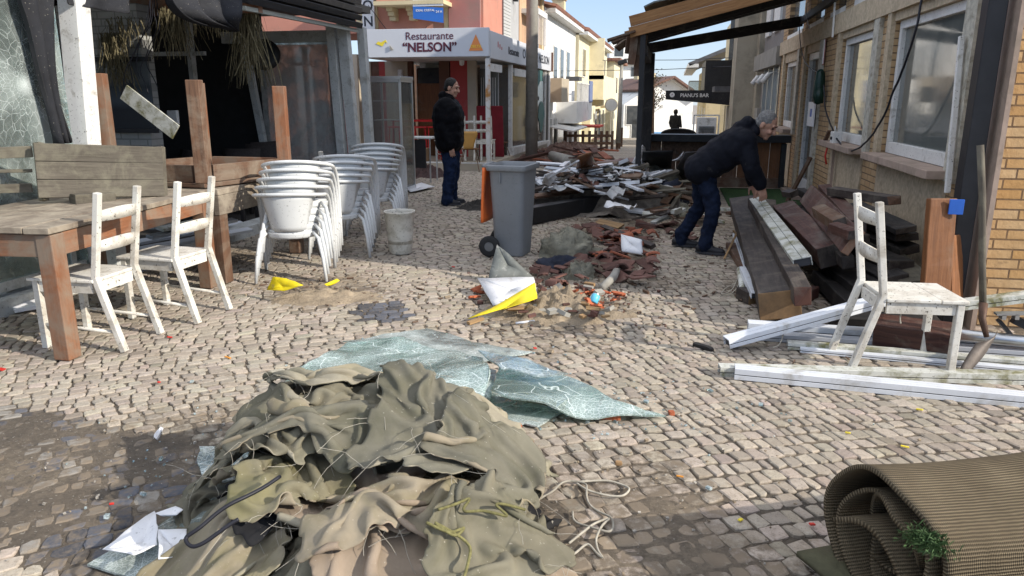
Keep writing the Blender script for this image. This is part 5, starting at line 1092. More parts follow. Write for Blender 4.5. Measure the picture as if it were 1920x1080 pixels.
# ---------------------------------------------------------------- right: the stucco and brick building
def brick_mat(name, c1, c2, mortar, axes, bw=.245, rh=.066, ms=.006, rough=.85, scorch=True, bstr=.9):
    t = NT(name); o = t.n('TexCoord').outputs['Object']; sp = t.n('SeparateXYZ', None, Vector=o); cb = t.n('CombineXYZ', None, X=sp.outputs[axes[0]], Y=sp.outputs[axes[1]])
    br = t.n('TexBrick', {'offset': .5, 'squash': .8, 'squash_frequency': 3}, Vector=cb.outputs[0], Color1=c1, Color2=c2, Mortar=mortar, Scale=1.0, Mortar_Size=ms, Mortar_Smooth=.15, Bias=.1, Brick_Width=bw, Row_Height=rh)
    col = br.outputs['Color']; n = t.noise(o, 9, 7, .68)
    col = t.mix(t.ramp(n, (.35, (0, 0, 0)), (.75, (.6,) * 3)), col, tone(c2, .7))
    if scorch: col = t.mix(t.ramp(t.noise(o, 6, 5, .6), (.62, (0, 0, 0)), (.74, (.75,) * 3)), col, (.10, .065, .035))
    h = t.math('ADD', t.math('MULTIPLY', t.math('SUBTRACT', 1.0, br.outputs['Fac']), 1.0), t.math('MULTIPLY', t.noise(o, 22, 6, .7), .55))
    t.bump(h, bstr, .014); return t.fin(col, rough, 0, .25)
B_end = brick_mat('ochre_brick_slips', (.58, .41, .23), (.50, .29, .115), (.13, .085, .055), (0, 2))
B_side = brick_mat('ochre_brick_side', (.52, .37, .21), (.44, .28, .14), (.12, .085, .06), (1, 2))
M_stucco = surf('rough_ochre_stucco', (.52, .42, .29), .95, .25, 26, .7, (.30, .235, .155), .5, .75, 7.0, bdist=.012, objvar=0)
M_stucco2 = surf('greyed_stucco', (.50, .47, .39), .95, .25, 20, .7, (.22, .19, .14), .5, .72, 12.0, bdist=.012, objvar=0)
M_frame = surf('white_window_frame', (.66, .65, .62), .5, .08, 5, .1, (.25, .22, .17), .55, .75, 9.0, speck=.8, objvar=.04)
M_stone = surf('pinkish_stone_sill', (.36, .27, .215), .8, .15, 8, .3, (.2, .16, .12), .5, .75, objvar=.05)
def pane_mat(name, c, rough=.03, dust=.2):
    t = NT(name); v = t.co('Object'); n = t.noise(v, 2.2, 7, .65)
    t.set(t.b.inputs['Roughness'], t.ramp(n, (.35, (rough,) * 3), (.75, (rough + .10,) * 3)))
    col = t.mix(t.ramp(n, (.4, (0, 0, 0)), (.75, (dust,) * 3)), c, (.30, .29, .26)); return t.fin(col, t.ramp(n, (.35, (rough,) * 3), (.75, (rough + .10,) * 3)), 0, .65)
P_grey = pane_mat('dusty_grey_window_glass', (.12, .13, .122)); P_dark = pane_mat('dark_window_glass', (.03, .035, .04), .04, .15)
def right_building():
    rt = thing('brick_restaurant', 'ochre stucco and brick restaurant front with white framed windows on the right', 'building', (2.0, 5.38, 0)); X = 2.0; D = .30; Yc = 5.40; Ye = 15.9; TOP = 6.0
    P = lambda y0, y1, z0, z1, mat, nm, x0=X, d=D: MB().box((x0 + d / 2, (y0 + y1) / 2, (z0 + z1) / 2), (d, y1 - y0, z1 - z0)).build(nm, mat, rt)
    wins = [(6.12, 8.05, .98, 2.20), (8.70, 10.36, .98, 2.20), (13.72, 15.25, .98, 2.12)]; dr = (11.68, 12.92, .08, 2.16)
    ys = [Yc + .02] + [v for a in sorted(wins[:2] + [dr] + wins[2:]) for v in a[:2]] + [Ye]
    for i in range(0, len(ys), 2): P(ys[i], ys[i + 1], 0, 2.28, B_side, 'brick_pier', X + .03)
    for a in wins + [dr]:
        if a[2] > .5: P(a[0], a[1], 0, a[2] - .07, M_stucco, 'stucco_panel', X + .012)
        P(a[0], a[1], a[3], 2.28, M_stucco, 'lintel_filling', X + .02)
    for a in wins[:2] + [dr] + wins[2:]:                                 # stucco surrounds proud of the wall
        for s0, s1 in ((a[0] - .22, a[0]), (a[1], a[1] + .14)): P(s0, s1, .0 if a is dr else .9, 2.279, M_stucco2 if s0 < a[0] else M_stucco, 'window_surround', X - .012, .042)
    P(Yc + .02, Ye, 2.28, 2.52, M_stucco, 'stucco_band', X - .02)
    P(Yc + .02, Ye, 3.55, TOP, M_stucco, 'upper_wall', X + .03)
    ups = [(Yc + .25, 6.9), (7.5, 8.5), (8.9, 9.9), (10.4, 11.3), (11.8, 13.0), (13.6, 15.3)]; yy = [Yc + .02] + [v for u_ in ups for v in u_] + [Ye]
    for i in range(0, len(yy), 2): P(yy[i], yy[i + 1], 2.52, 3.55, B_side, 'brick_pier', X + .03)
    for a, b in ups:
        P(a, b, 2.52, 2.60, M_frame, 'upper_sill', X + .02); w_ = P(a + .04, b - .04, 2.60, 3.5, P_grey, 'upper_window', X + .11, .04); P(a, b, 3.5, 3.55, M_frame, 'frame_head', X + .05, .1)
    MB().box((X + 2.62, Yc + .16, TOP / 2), (5.18, .30, TOP)).build('brick_end_wall', B_end, rt)
    MB().box((X + .015, Yc + .001, TOP / 2), (.03, .33, TOP - .002)).build('corner_bead', M_stone, rt)
    MB().box((X + 2.9, 10.9, TOP + .06), (5.4, 10.6, .12)).build('roof', M_conc, rt)
    MB().box((X + 5.1, 10.8, TOP / 2 - .02), (.2, 10.2, TOP - .1)).build('rear_wall', M_stucco, rt)
    def frame(y0, y1, z0, z1, fw=.075, x=X + .10, parts=1, mat=P_grey):
        m = MB(); m.box((x, (y0 + y1) / 2, z1 - fw / 2), (.07, y1 - y0, fw)).box((x, (y0 + y1) / 2, z0 + fw * .7), (.07, y1 - y0, fw * 1.4))
        for y in (y0 + fw / 2, y1 - fw / 2): m.box((x, y, (z0 + z1) / 2 + fw * .2), (.07, fw, z1 - z0 - fw * 2.42))
        f = m.build('window', M_frame, rt, bevel=.004)
        MB().box((x + .012, (y0 + y1) / 2, (z0 + z1) / 2 + fw * .2), (.012, y1 - y0 - 2 * fw, z1 - z0 - 2.4 * fw)).build('pane', mat, f)
        return f
    for a in wins:
        f = frame(a[0] + .02, a[1] - .02, a[2] + .002, a[3] - .002)
        MB().box((X - .03, (a[0] + a[1]) / 2, a[2] - .035), (.22, a[1] - a[0] + .10, .066)).build('sill', M_stone, f, bevel=.006)
    y0, y1, z0, z1 = dr; x = X + .10; fw = .10; m = MB(); m.box((x, (y0 + y1) / 2, z1 - fw / 2), (.08, y1 - y0, fw)).box((x, (y0 + y1) / 2, z0 + .09), (.08, y1 - y0, .18))
    for y in (y0 + fw / 2, y1 - fw / 2): m.box((x, y, (z0 + z1) / 2 + .04), (.08, fw, z1 - z0 - .28))
    d_ = m.build('door', M_frame, rt, bevel=.004); MB().box((x + .01, (y0 + y1) / 2, (z0 + z1) / 2 + .04), (.014, y1 - y0 - 2 * fw, z1 - z0 - .28)).build('pane', P_dark, d_)
    MB().tube([(x - .06, y0 + .05, 1.0), (x - .08, y0 + .05, 1.02), (x - .08, y0 + .05, 1.14), (x - .06, y0 + .05, 1.16)], .01, 6).build('handle', M_chrome, d_, smooth=True)
    MB().box((X - .05, (y0 + y1) / 2, .04), (.3, y1 - y0, .08)).build('door_step', M_stone, rt, bevel=.006)
    tag(MB().box((X - .1, Yc - .04, 0)[:2] + (1.7,), (.11, .12, 3.4)).build('corner_post', M_black, bevel=.006), 'tall black painted steel post at the corner of the brick building', 'post')
right_building()
tag(MB().bar(WX(1803, 68, 1.955), WX(1776, 362, 1.955), .035, .035).build('cable_trunking', M_frame, bevel=.004), 'white cable trunking running down beside the nearest window', 'trunking')
tag(MB().bar(WX(1566, 0, 1.96), WX(1561, 70, 1.96), .02, .02).build('trunking_strip', M_frame), 'thin cream strip on the pier between upper windows', 'strip')
rope('cable', [WX(1734, -40, 1.93), WX(1720, 45, 1.90), WX(1700, 110, 1.88), WX(1675, 172, 1.88), WX(1650, 230, 1.88), WX(1618, 272, 1.88), WX(1590, 283, 1.9), WX(1570, 262, 1.92), WX(1558, 235, 1.93), WX(1548, 205, 1.93), WX(1545, 160, 1.93)], .010, M_cable, 'black cable sagging across the nearest window to the box on the sill', 'cable', wob=.008)
rope('cable', [WX(1498, 45, 1.93), WX(1502, 90, 1.93), WX(1512, 120, 1.93), WX(1530, 134, 1.93), WX(1542, 134, 1.93)], .007, M_cable, 'thin black cable hanging from the eave beam to the green holder', 'cable', wob=.008)
rope('cable', [WX(1513, 5, 1.93), WX(1512, 30, 1.92), WX(1518, 54, 1.92)], .006, M_frame, 'short white cable end dangling under the eave', 'cable', wob=.006)
def wall_things():
    c = WX(1536, 165, 1.93); m = MB(); m.lathe([(0, -.22), (.05, -.20), (.075, -.1), (.072, .08), (.055, .2), (.03, .24), (0, .25)], c, 14); m.box(c + Vector((0, -.03, -.10)), (.1, .16, .2)); tag(m.build('hose_holder', surf('dark_green_plastic', (.006, .03, .022), .4, .2, objvar=0), smooth=True), 'dark green plastic holder hanging beside the door', 'holder')
    rt = thing('notice', 'white notice with a small blue sign fixed over the door frame', 'notice', WX(1521, 214, 1.96)); c = WX(1521, 214, 1.96); MB().box(c, (.02, .50, .34)).build('sheet', M_paperw, rt, bevel=.002); MB().box(c + Vector((-.012, -.03, .02)), (.006, .12, .11)).build('blue_sign', M_blue, rt)
    rt = thing('wall_poster', 'narrow faded red and white poster on the pier beside the door', 'poster', WX(1543, 97, 1.99)); c = WX(1543, 97, 2.005); MB().box(c, (.008, .26, .36)).build('paper', surf('faded_red_print', (.5, .2, .17), .7, .3, 9, 0, objvar=0), rt); MB().box(c + Vector((-.006, -.07, 0)), (.006, .11, .34)).build('white_strip', M_paperw, rt)
    c = WX(1567, 262, 1.93); rt = thing('junction_box', 'white electrical junction box with cables standing on the window sill', 'junction box', c - Vector((0, 0, .1))); MB().box(c, (.10, .17, .19)).build('housing', M_frame, rt, bevel=.008); MB().tube([c + Vector((0, 0, .09)), c + Vector((-.02, 0, .15)), c + Vector((-.03, -.05, .16)), c + Vector((-.03, -.07, .08))], .008, 6).build('loop', M_frame, rt, smooth=True); MB().tube([c + Vector((-.05, -.02, .02)), c + Vector((-.066, -.02, .02))], .02, 10).build('socket', M_cable, rt)
    tag(MB().bar(WX(1545, 268, 1.9), WX(1556, 245, 1.93), .05, .02).build('wood_scrap', W_brown), 'small brown wood scrap beside the junction box', 'wood scrap')
    tag(MB().bar((1.97, 9.9, .02), (1.965, 9.9, .90), .03, .03).build('pale_lath', M_stone), 'thin pale lath standing against the wall under the second window', 'lath')
    tag(MB().tube([(1.90, 9.95, .95), (1.88, 9.95, .8), (1.90, 9.93, .7)], .012, 6).build('red_ribbon', M_redb, smooth=True), 'scrap of red and white ribbon on the sill end', 'ribbon')
    tag(MB().bar(G(1476, 378, .02), WX(1520, 295, 1.95), .05, .05).build('leaning_stick', W_brown, bevel=.006), 'dark brown stick leaning beside the glazed door', 'stick')
wall_things()
# ---------------------------------------------------------------- the wooden porch
def porch():
    rt = thing('porch', 'damaged timber porch with a black frame and honey coloured roof boards on the right', 'porch', (-.42, 11.8, 0))
    p1 = G(1193, 386); MB().bar((p1.x, p1.y, .012), (p1.x, p1.y, 2.34), .075, .075).build('front_post', M_black, rt, bevel=.004)
    MB().bar((-.42, 12.9, .012), (-.42, 12.9, 2.20), .20, .16).build('corner_post', W_burnt, rt, bevel=.006)
    a = WY(1205, 92, 12.85); b = WX(1502, 40, 1.95); MB().bar((-.46, 12.78, a.z), b, .12, .16).build('tie_beam', W_burnt, rt, bevel=.004)
    MB().bar(b, WX(1600, -30, 1.93), .06, .10).build('eave_beam', W_burnt, rt, bevel=.004)
    f0 = Vector((-.62, 10.72, 2.30)); f1 = Vector((1.98, 10.72, 2.93)); d = f1 - f0; back = Vector((0, 2.75, .16))
    for k, (o, mt) in enumerate(((0, W_roof), (.16, W_roof))): MB().bar(f0 + Vector((0, .0, .10 - .17 * 0 + o * .9 - .05)), f1 + Vector((0, .0, .05 + o * .9)), .045, .135).build('fascia_board', mt, rt, bevel=.003)
    n = 11
    for k in range(n):                                              # soffit boards running up to the wall
        o = back * ((k + .5) / n); MB().bar(f0 + o + Vector((.0 - .05 * (k % 3), 0, .06)), f1 + o + Vector((0, 0, .06)), 2.75 / n - .006, .022).build('roof_board', W_roof if k < 8 else W_brown, rt, bevel=.002)
    for k in range(3): MB().bar(f0 + back * (.25 + k * .33) + Vector((.1, 0, -.02)), f1 + back * (.25 + k * .33) + Vector((0, 0, -.02)), .07, .12).build('rafter', W_burnt, rt, bevel=.003)
    t = surf('grey_green_roofing', (.19, .22, .215), .8, .25, 6, .4, (.1, .1, .09), .5, .7)
    for k in range(4):
        e0 = f0.lerp(f1, .06 + .0 * k) + back * (k / 4 + .02) + Vector((.02, 0, .34)); e1 = f0.lerp(f1, .78) + back * (k / 4 + .02) + Vector((0, 0, .34)); rows = []
        for i in range(15): rows.append([e0.lerp(e1, i / 14) + Vector((0, (j / 4) * .70, .03 * abs(math.sin(i * 1.2)) + noise.noise(Vector((i, j, k))) * .025)) for j in range(5)])
        MB().sheet(rows).build('roof_sheet', t, rt, solid=.02)
    for k in range(7):                                              # splintered ends hanging off the broken corner
        y = 10.72 + k * .35; a = f0 + back * (k / 7) + Vector((.08, 0, .06 + .0 * k)); b = a + Vector((-.42 + .07 * (k % 3) + rnd.uniform(-.05, .05), rnd.uniform(-.1, .1), -.10 - rnd.uniform(0, .12))); MB().bar(a, b, .16, .025, rnd.uniform(-.4, .4)).build('broken_board', W_brown, rt)
    for k, (dx, L) in enumerate(((-.05, .40), (.0, .55), (.07, .42), (-.12, .25))): MB().bar(f0 + Vector((dx + .12, .12 + k * .05, .04)), f0 + Vector((dx + .10 + rnd.uniform(-.05, .05), .12 + k * .05, .04 - L)), .11, .02, rnd.uniform(-.6, .6)).build('hanging_splinter', W_brown, rt)
    MB().bar((-.42, 12.9, 2.1), (-.42, 10.86, 2.12), .10, .14).build('side_beam', W_burnt, rt)
porch()
def counter():
    rt = thing('bar_counter', 'low timber bar counter with a black top rail under the porch', 'counter', (.75, 13.3, 0)); MB().box((.75, 13.25, .84), (2.35, .34, .12)).build('top_rail', M_black, rt, bevel=.006)
    for k in range(9): MB().box((-.28 + k * .255, 13.32, .40), (.245, .03, .74)).build('front_plank', W_ply if k > 5 else W_brown, rt, bevel=.003)
    MB().box((.75, 13.28, .10), (2.3, .05, .16)).build('base_board', W_brown, rt); MB().box((1.84, 13.22, .40), (.08, .1, .72)).build('end_post', M_black, rt)
    m = MB(); rows = [[(-.15 + 1.05 * j / 20, 13.285 - .05 * i / 6 * math.sin(j * .9) ** 2 - .02, .79 - .30 * i / 6 * (.75 + .25 * math.sin(j * 1.1) + .2 * noise.noise(Vector((j * .5, 1, 1))))) for j in range(21)] for i in range(7)]
    m.sheet(rows).build('torn_straw_skirt', surf('brown_straw', (.12, .075, .05), .95, .5, 25, .9, bdist=.02), rt, smooth=True, solid=.02)
counter()
tag(MB().sheet([[(.85 + 1.1 * j / 8, 10.9 + 2.2 * i / 8, .02 + .012 * noise.noise(Vector((i, j, 2)))) for j in range(9)] for i in range(9)]).build('green_mat', surf('green_artificial_turf', (.03, .075, .02), .95, .4, 40, .8, objvar=0), smooth=True, solid=.02), 'green artificial turf mat on the ground by the restaurant wall', 'mat')
for k, (a, b) in enumerate((((1350, 392), (1410, 395)), ((1365, 400), (1440, 385)))): tag(MB().bar(G(*a, .05), G(*b, .06), .07, .04).build('pale_stick', W_brown if k else M_alu_moss), ('white' if not k else 'brown') + ' slat lying at the edge of the green mat', 'slat')
# ---------------------------------------------------------------- left: the wrecked glazed veranda
M_gfr = surf('greyish_white_frame', (.50, .51, .49), .55, .1, 5, .1, (.23, .21, .17), .52, .75, 7.0, speck=.8, objvar=.05)
M_fab = canvas_mat('black_awning_fabric', (.030, .031, .036), .25, (.06, .058, .055))
G_dusty = NT('dusty_clear_pane')
def dusty_pane(k=.22, t=None):
    t = t or G_dusty; v = t.co('Object'); n = t.noise(v, 7, 8, .7); n2 = t.noise(v, 1.2, 4)
    tr = t.n('BsdfTransparent', None, Color=(.80, .83, .81)).outputs[0]; gl = t.n('BsdfGlossy', None, Roughness=.05).outputs[0]; df = t.n('BsdfDiffuse', None, Color=(.36, .36, .34)).outputs[0]
    a = t.n('MixShader', None, _0=t.math('MULTIPLY', t.math('ADD', t.ramp(n, (.4, (.25,) * 3), (.72, (.9,) * 3)), n2), k), _1=tr, _2=df).outputs[0]
    b = t.n('MixShader', None, _0=t.math('ADD', t.math('MULTIPLY', t.n('Fresnel', None, IOR=1.45).outputs[0], .8), .03), _1=a, _2=gl).outputs[0]; t.t.links.new(b, t.out.inputs['Surface']); return t.m
P_dusty = dusty_pane(); P_dustier = dusty_pane(.74, NT('dirty_clear_pane'))
def veranda():
    rt = thing('veranda', 'wrecked glazed restaurant veranda with open front, dark interior and black slatted fascia on the left', 'veranda', (-4.6, 7.5, 0)); X = -4.6
    MB().bar((X - .03, 3.2, .06), (X - .03, 10.4, .06), .22, .13).build('threshold', M_gfr, rt, bevel=.006)
    MB().bar((X - .02, 5.22, .12), (X - .02, 5.40, 2.6), .17, .15).build('front_post', M_frame, rt, bevel=.006)
    for (a, b, w_) in (((X, 10.62, .1), (X - .02, 10.42, 2.55), .15), ((X + .10, 10.95, .1), (X + .06, 10.9, 2.5), .11), ((X - .17, 10.55, .1), (X - .19, 10.40, 2.5), .12)): MB().bar(a, b, w_, .13).build('corner_post', M_gfr, rt, bevel=.005)
    ye = 10.55                                                        # far end wall of glass
    MB().bar((X - .25, ye, 2.36), (-6.6, ye, 2.36), .09, .16).build('head_rail', M_gfr, rt, bevel=.004); MB().bar((X - .25, ye, .55), (-6.5, ye, .55), .06, .06).build('glazing_bar', M_gfr, rt)
    MB().bar((X - 1.35, ye - .05, .1), (X - 1.62, ye - .05, 2.3), .09, .09).build('end_post', M_gfr, rt, bevel=.004)
    MB().box((X - .85, ye + .03, 1.2), (1.2, .012, 2.2)).build('end_pane', P_dustier, rt)
    MB().bar((X - .1, ye, .2), (-6.5, ye, .2), .08, .3).build('end_plinth', M_gfr, rt)
    for k in range(8): MB().bar((X + .17 - .0 * k, 7.62, 2.50 + .105 * k), (X + .17, 10.62, 2.50 + .105 * k), .05, .075, R(18)).build('fascia_slat', M_black, rt, bevel=.004)
    MB().bar((X + .12, 7.6, 2.415), (X + .12, 10.6, 2.43), .05, .045).build('fascia_trim', surf('pale_greenish_trim', (.32, .33, .29), .5, .1), rt)
    MB().box((X + .10, 9.1, 2.95), (.04, 2.9, .95)).build('fascia_backing', M_black, rt)
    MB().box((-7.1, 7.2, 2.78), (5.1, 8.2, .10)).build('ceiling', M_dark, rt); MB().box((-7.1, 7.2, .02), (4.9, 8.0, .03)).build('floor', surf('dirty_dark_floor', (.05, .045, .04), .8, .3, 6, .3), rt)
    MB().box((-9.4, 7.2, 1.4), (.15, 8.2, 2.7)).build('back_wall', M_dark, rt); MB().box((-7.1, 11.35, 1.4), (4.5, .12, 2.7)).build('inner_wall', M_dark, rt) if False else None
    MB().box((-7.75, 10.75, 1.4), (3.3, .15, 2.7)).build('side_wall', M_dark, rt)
    wb = brick_mat('white_painted_brick', (.36, .36, .34), (.33, .33, .31), (.2, .2, .19), (0, 2), .22, .075, .008, .7, False, .5)
    MB().box((-6.15, 7.55, 1.25), (1.0, .2, 2.45)).build('brick_pier', wb, rt)
    MB().box((-5.6, 7.9, 2.55), (2.3, .08, .3)).build('orange_lintel', W_orange, rt)
    MB().bar((-6.9, 9.0, 2.05), (-5.9, 9.0, 2.05), .06, .05).build('inner_rail', M_gfr, rt)
    for x in (-6.95, -6.1): MB().bar((x, 9.0, .1), (x, 9.0, 2.7), .06, .09).build('inner_post', M_gfr, rt)
veranda()
def hanging_straw(p, L, n, spread, label, seed):
    m = MB(); r = random.Random(seed)
    for k in range(n):
        a = Vector(p) + Vector((r.gauss(0, spread), r.gauss(0, spread * .6), r.uniform(-.02, .05))); l = L * r.uniform(.4, 1.1); d = Vector((r.gauss(0, .16), r.gauss(0, .16), -1)); pts = [a + d * (l * f) + Vector((r.gauss(0, .012), r.gauss(0, .012), 0)) for f in (0, .35, .7, 1)]
        s_ = Vector((r.uniform(-1, 1), r.uniform(-1, 1), 0)).normalized() * r.uniform(.003, .007)
        for i in range(3): m.add([pts[i] - s_, pts[i] + s_, pts[i + 1] + s_ * .6, pts[i + 1] - s_ * .6], [(0, 1, 2, 3)])
    return tag(m.build('thatch_bundle', M_straw), label, 'thatch', kind='stuff')
M_straw = surf('dry_straw', (.125, .105, .058), .9, .5, 40, .2, objvar=.1)
hanging_straw(WY(205, 70, 7.2), .55, 170, .06, 'loose bundle of straw thatch hanging behind the white post', 3)
hanging_straw(WY(230, 40, 7.2) , .3, 70, .12, 'short straw fringe under the black cloth strip', 4)
hanging_straw(WY(325, 20, 7.3), .5, 110, .09, 'straw thatch hanging left of the sagging black fabric', 5)
hanging_straw(WY(462, 25, 8.0), .75, 190, .07, 'long straw thatch hanging at the end of the slatted fascia', 6)
hanging_straw(WY(400, 30, 7.6), .25, 90, .2, 'straw fringe above the sagging black fabric', 7)
def cloth_strip(rows_px, label, sag=0.0, name='black_fabric', seed=1, fold=.03, nf=5):
    rows = []; n = len(rows_px)
    for i, (a, b, dep) in enumerate(rows_px):
        A_, B_ = WX(a[0], a[1], dep), WX(b[0], b[1], dep); row = []
        for j in range(19): f = j / 18; p = A_.lerp(B_, f); p.z -= sag * math.sin(PI * f) * 0; row.append(p + Vector((fold * math.sin(f * PI * nf + i * .5 + seed) + fold * .7 * noise.noise(Vector((f * 6, i * .6, seed))), fold * .5 * math.cos(f * PI * nf), 0)))
        rows.append(row)
    m = MB(); m.sheet(rows); m.uv = [[(u * .8, v * .8) for u, v in q] for q in m.uv]; o = m.build(name, M_fab, smooth=True, solid=.004, sub=1); return tag(o, label, 'fabric')
cloth_strip([((22, -40), (108, -40), -4.50), ((26, 0), (104, 0), -4.50), ((48, 50), (102, 50), -4.50), ((62, 110), (103, 110), -4.50), ((80, 170), (112, 170), -4.50), ((96, 230), (124, 230), -4.50), ((105, 270), (135, 268), -4.48)], 'black torn awning fabric hanging down along the white post', seed=1, fold=.035)
cloth_strip([((126, -30), (238, -30), -4.55), ((127, 0), (241, 0), -4.55), ((128, 4), (240, 16), -4.55), ((130, 9), (242, 27), -4.55)], 'black strip of fabric hanging over the opening right of the white post', seed=4, fold=.02, nf=3)
cloth_strip([((300, -40), (458, -40), -4.40), ((296, -5), (456, -5), -4.36), ((318, 20), (455, 14), -4.30), ((345, 38), (452, 30), -4.28), ((385, 50), (448, 46), -4.32), ((425, 52), (443, 60), -4.38)], 'black awning fabric sagging in a bulge below the roof edge', seed=7, fold=.085, nf=7)
def cracked_pane():
    rt = thing('cracked_window', 'veranda window with starred shattered glass at the far left', 'window', (-4.62, 4.6, .1)); c = WX(45, 158, -4.62); rows = [(3.0, .15), (5.14, .15), (5.16, 2.6), (3.0, 2.6)]
    m = MB(); m.prism([(0, 0), (2.14, 0), (2.16, 2.45), (0, 2.45)], .01, Matrix.Translation((-4.62, 3.0, .15)) @ Matrix.Rotation(PI / 2, 4, 'Z') @ Matrix.Rotation(PI / 2, 4, 'X'))
    o = m.build('glass_pane', GL_pane, rt)
    o.location = Vector(c) - rt.location; o.data.transform(Matrix.Translation(-(Vector(c) - rt.location)))
    MB().bar((-4.63, 4.98, .15), (-4.63, 5.06, 2.6), .06, .05).build('side_frame', M_gfr, rt); MB().bar((-4.63, 3.0, .19), (-4.63, 5.1, .19), .07, .07).build('bottom_frame', M_gfr, rt)
cracked_pane()
def inside_things():
    rt = thing('framed_picture', 'dark framed seaside picture hanging on the back wall inside the veranda', 'picture', (-6.4, 7.42, .9)); a, b = WY(182, 112, 7.42), WY(292, 245, 7.42); c = (a + b) / 2
    t = NT('faded_sea_print'); z_ = t.n('SeparateXYZ', None, Vector=t.co('Generated')).outputs[2]; t.fin(t.ramp(z_, (.30, (.012, .016, .022)), (.42, (.05, .065, .08)), (.62, (.03, .04, .05)), (.72, (.09, .10, .105))), .5)
    MB().box(c, (b.x - a.x, .03, a.z - b.z)).build('print', t.m, rt); m = MB()
    for z in (a.z, b.z): m.box((c.x, 7.40, z), (b.x - a.x + .08, .05, .05))
    m.build('frame', M_black, rt)
    tag(MB().bar(WY(232, 172, 6.7), WY(330, 248, 6.7), .02, .16).build('hanging_board', M_alu_moss, bevel=.003), 'white torn board hanging aslant inside the dark veranda', 'board')
    tag(MB().box(WY(325, 220, 8.0), (.12, .05, .16)).build('switch_box', M_frame, bevel=.004), 'small white box on the dark wall right of the slanting board', 'box')
    for k in range(5): a = WY(228 + 17 * k, 175 - 14 * (k % 3), 6.75 + .1 * k); rope('wire', [a, a + Vector((.10 - .05 * k, 0, .25)), a + Vector((.26 - .06 * k, .1, .6)), a + Vector((.4 - .1 * k, .1, 1.0))], .005, M_cable, 'loose black wire hanging inside the dark veranda', 'wire', 5, 'wires hanging inside the veranda', .02)
    tag(MB().lathe([(0, 0), (.14, .0), (.20, .03), (.21, .06), (.205, .10), (.14, .12), (0, .12)], (0, 0, 0), 24).build('round_lamp', M_black, smooth=True), 'black round lamp hanging at the far end of the veranda', 'lamp')
    o = bpy.data.objects['round_lamp']; o.location = WY(498, 105, 9.8); o.rotation_euler = (R(80), 0, R(20))
    wk = surf('dark_wicker', (.018, .014, .013), .7, .5, 60, .9)
    def wick(px, py, y, rz, lab):
        p = WY(px, py, y); r2 = thing('wicker_chair', lab, 'chair', (p.x, p.y, .04), 'dark wicker chairs inside the veranda'); q = Matrix.Rotation(rz, 3, 'Z'); m = MB()
        rows = [[Vector((p.x, p.y, 0)) + q @ Vector(((j / 6 - .5) * .46, .2 + .06 * math.sin(PI * j / 6) * -1 + .03 * i, .45 + i * .09)) for j in range(7)] for i in range(6)]
        MB().sheet(rows).build('backrest', wk, r2, smooth=True, solid=.03); MB().box(Vector((p.x, p.y, .42)), (.48, .46, .08), q).build('seat', wk, r2, bevel=.01)
        for sx in (-1, 1):
            for sy in (-1, 1): MB().bar(Vector((p.x, p.y, .04)) + q @ Vector((sx * .2, sy * .19, 0)), Vector((p.x, p.y, .39)) + q @ Vector((sx * .2, sy * .19, 0)), .04, .04).build('leg', wk, r2)
    wick(255, 300, 7.6, .3, 'dark wicker chair inside the veranda under the framed picture'); wick(325, 300, 7.7, -.2, 'dark wicker chair inside the veranda behind the slanting board'); wick(430, 300, 8.0, .1, 'dark wicker chair inside the veranda between the raised table legs'); wick(495, 300, 9.0, .5, 'dark wicker chair inside the veranda left of the glass end wall'); wick(530, 305, 9.6, 1.2, 'dark wicker chair pushed against the veranda end wall')
    for k, (a, b) in enumerate((((545, 275), (612, 205)), ((560, 290), (622, 222)), ((548, 262), (600, 214)), ((570, 298), (628, 235)))): tag(MB().bar(WY(*a, 11.3), WY(*b, 11.5), .05, .04).build('stacked_lath', M_alu), 'white lath leaning behind the dusty glass end wall', 'lath', 'laths behind the glass end wall')
    for k, (a, b, z, mt) in enumerate((((255, 455), (455, 418), .10, M_alu), ((262, 468), (470, 430), .12, M_alu), ((280, 445), (440, 412), .2, M_chrome), ((250, 480), (400, 455), .05, M_alu), ((300, 430), (420, 405), .25, M_alu_moss))): tag(MB().bar(G(*a, z), G(*b, z), .09, .03, .2).build('fallen_profile', mt, bevel=.002), 'white profile lying in the shade under the wooden tables', 'profile', 'profiles under the tables')
    for k, (a, b, z) in enumerate((((-60, 560), (70, 520), .08), ((-40, 530), (90, 495), .12), ((20, 575), (110, 560), .05))): tag(MB().bar(G(*a, z), G(*b, z), .22, .03, .1).build('fallen_slab', M_paperw, bevel=.003), 'white panel fallen beneath the long table at the left edge', 'panel', 'panels beneath the long table')
    tag(MB().box((-4.35, 5.15, .45), (.09, .12, .86)).build('white_strut', M_gfr, bevel=.004), 'grey white strut standing under the long table', 'strut')
    glass_sheet([(-60, 470, .3), (60, 430, .5), (80, 540, .08), (-60, 590, .05)], 'shattered glass sheet slumped under the long table', GL_dust, 31, .05)
inside_things()
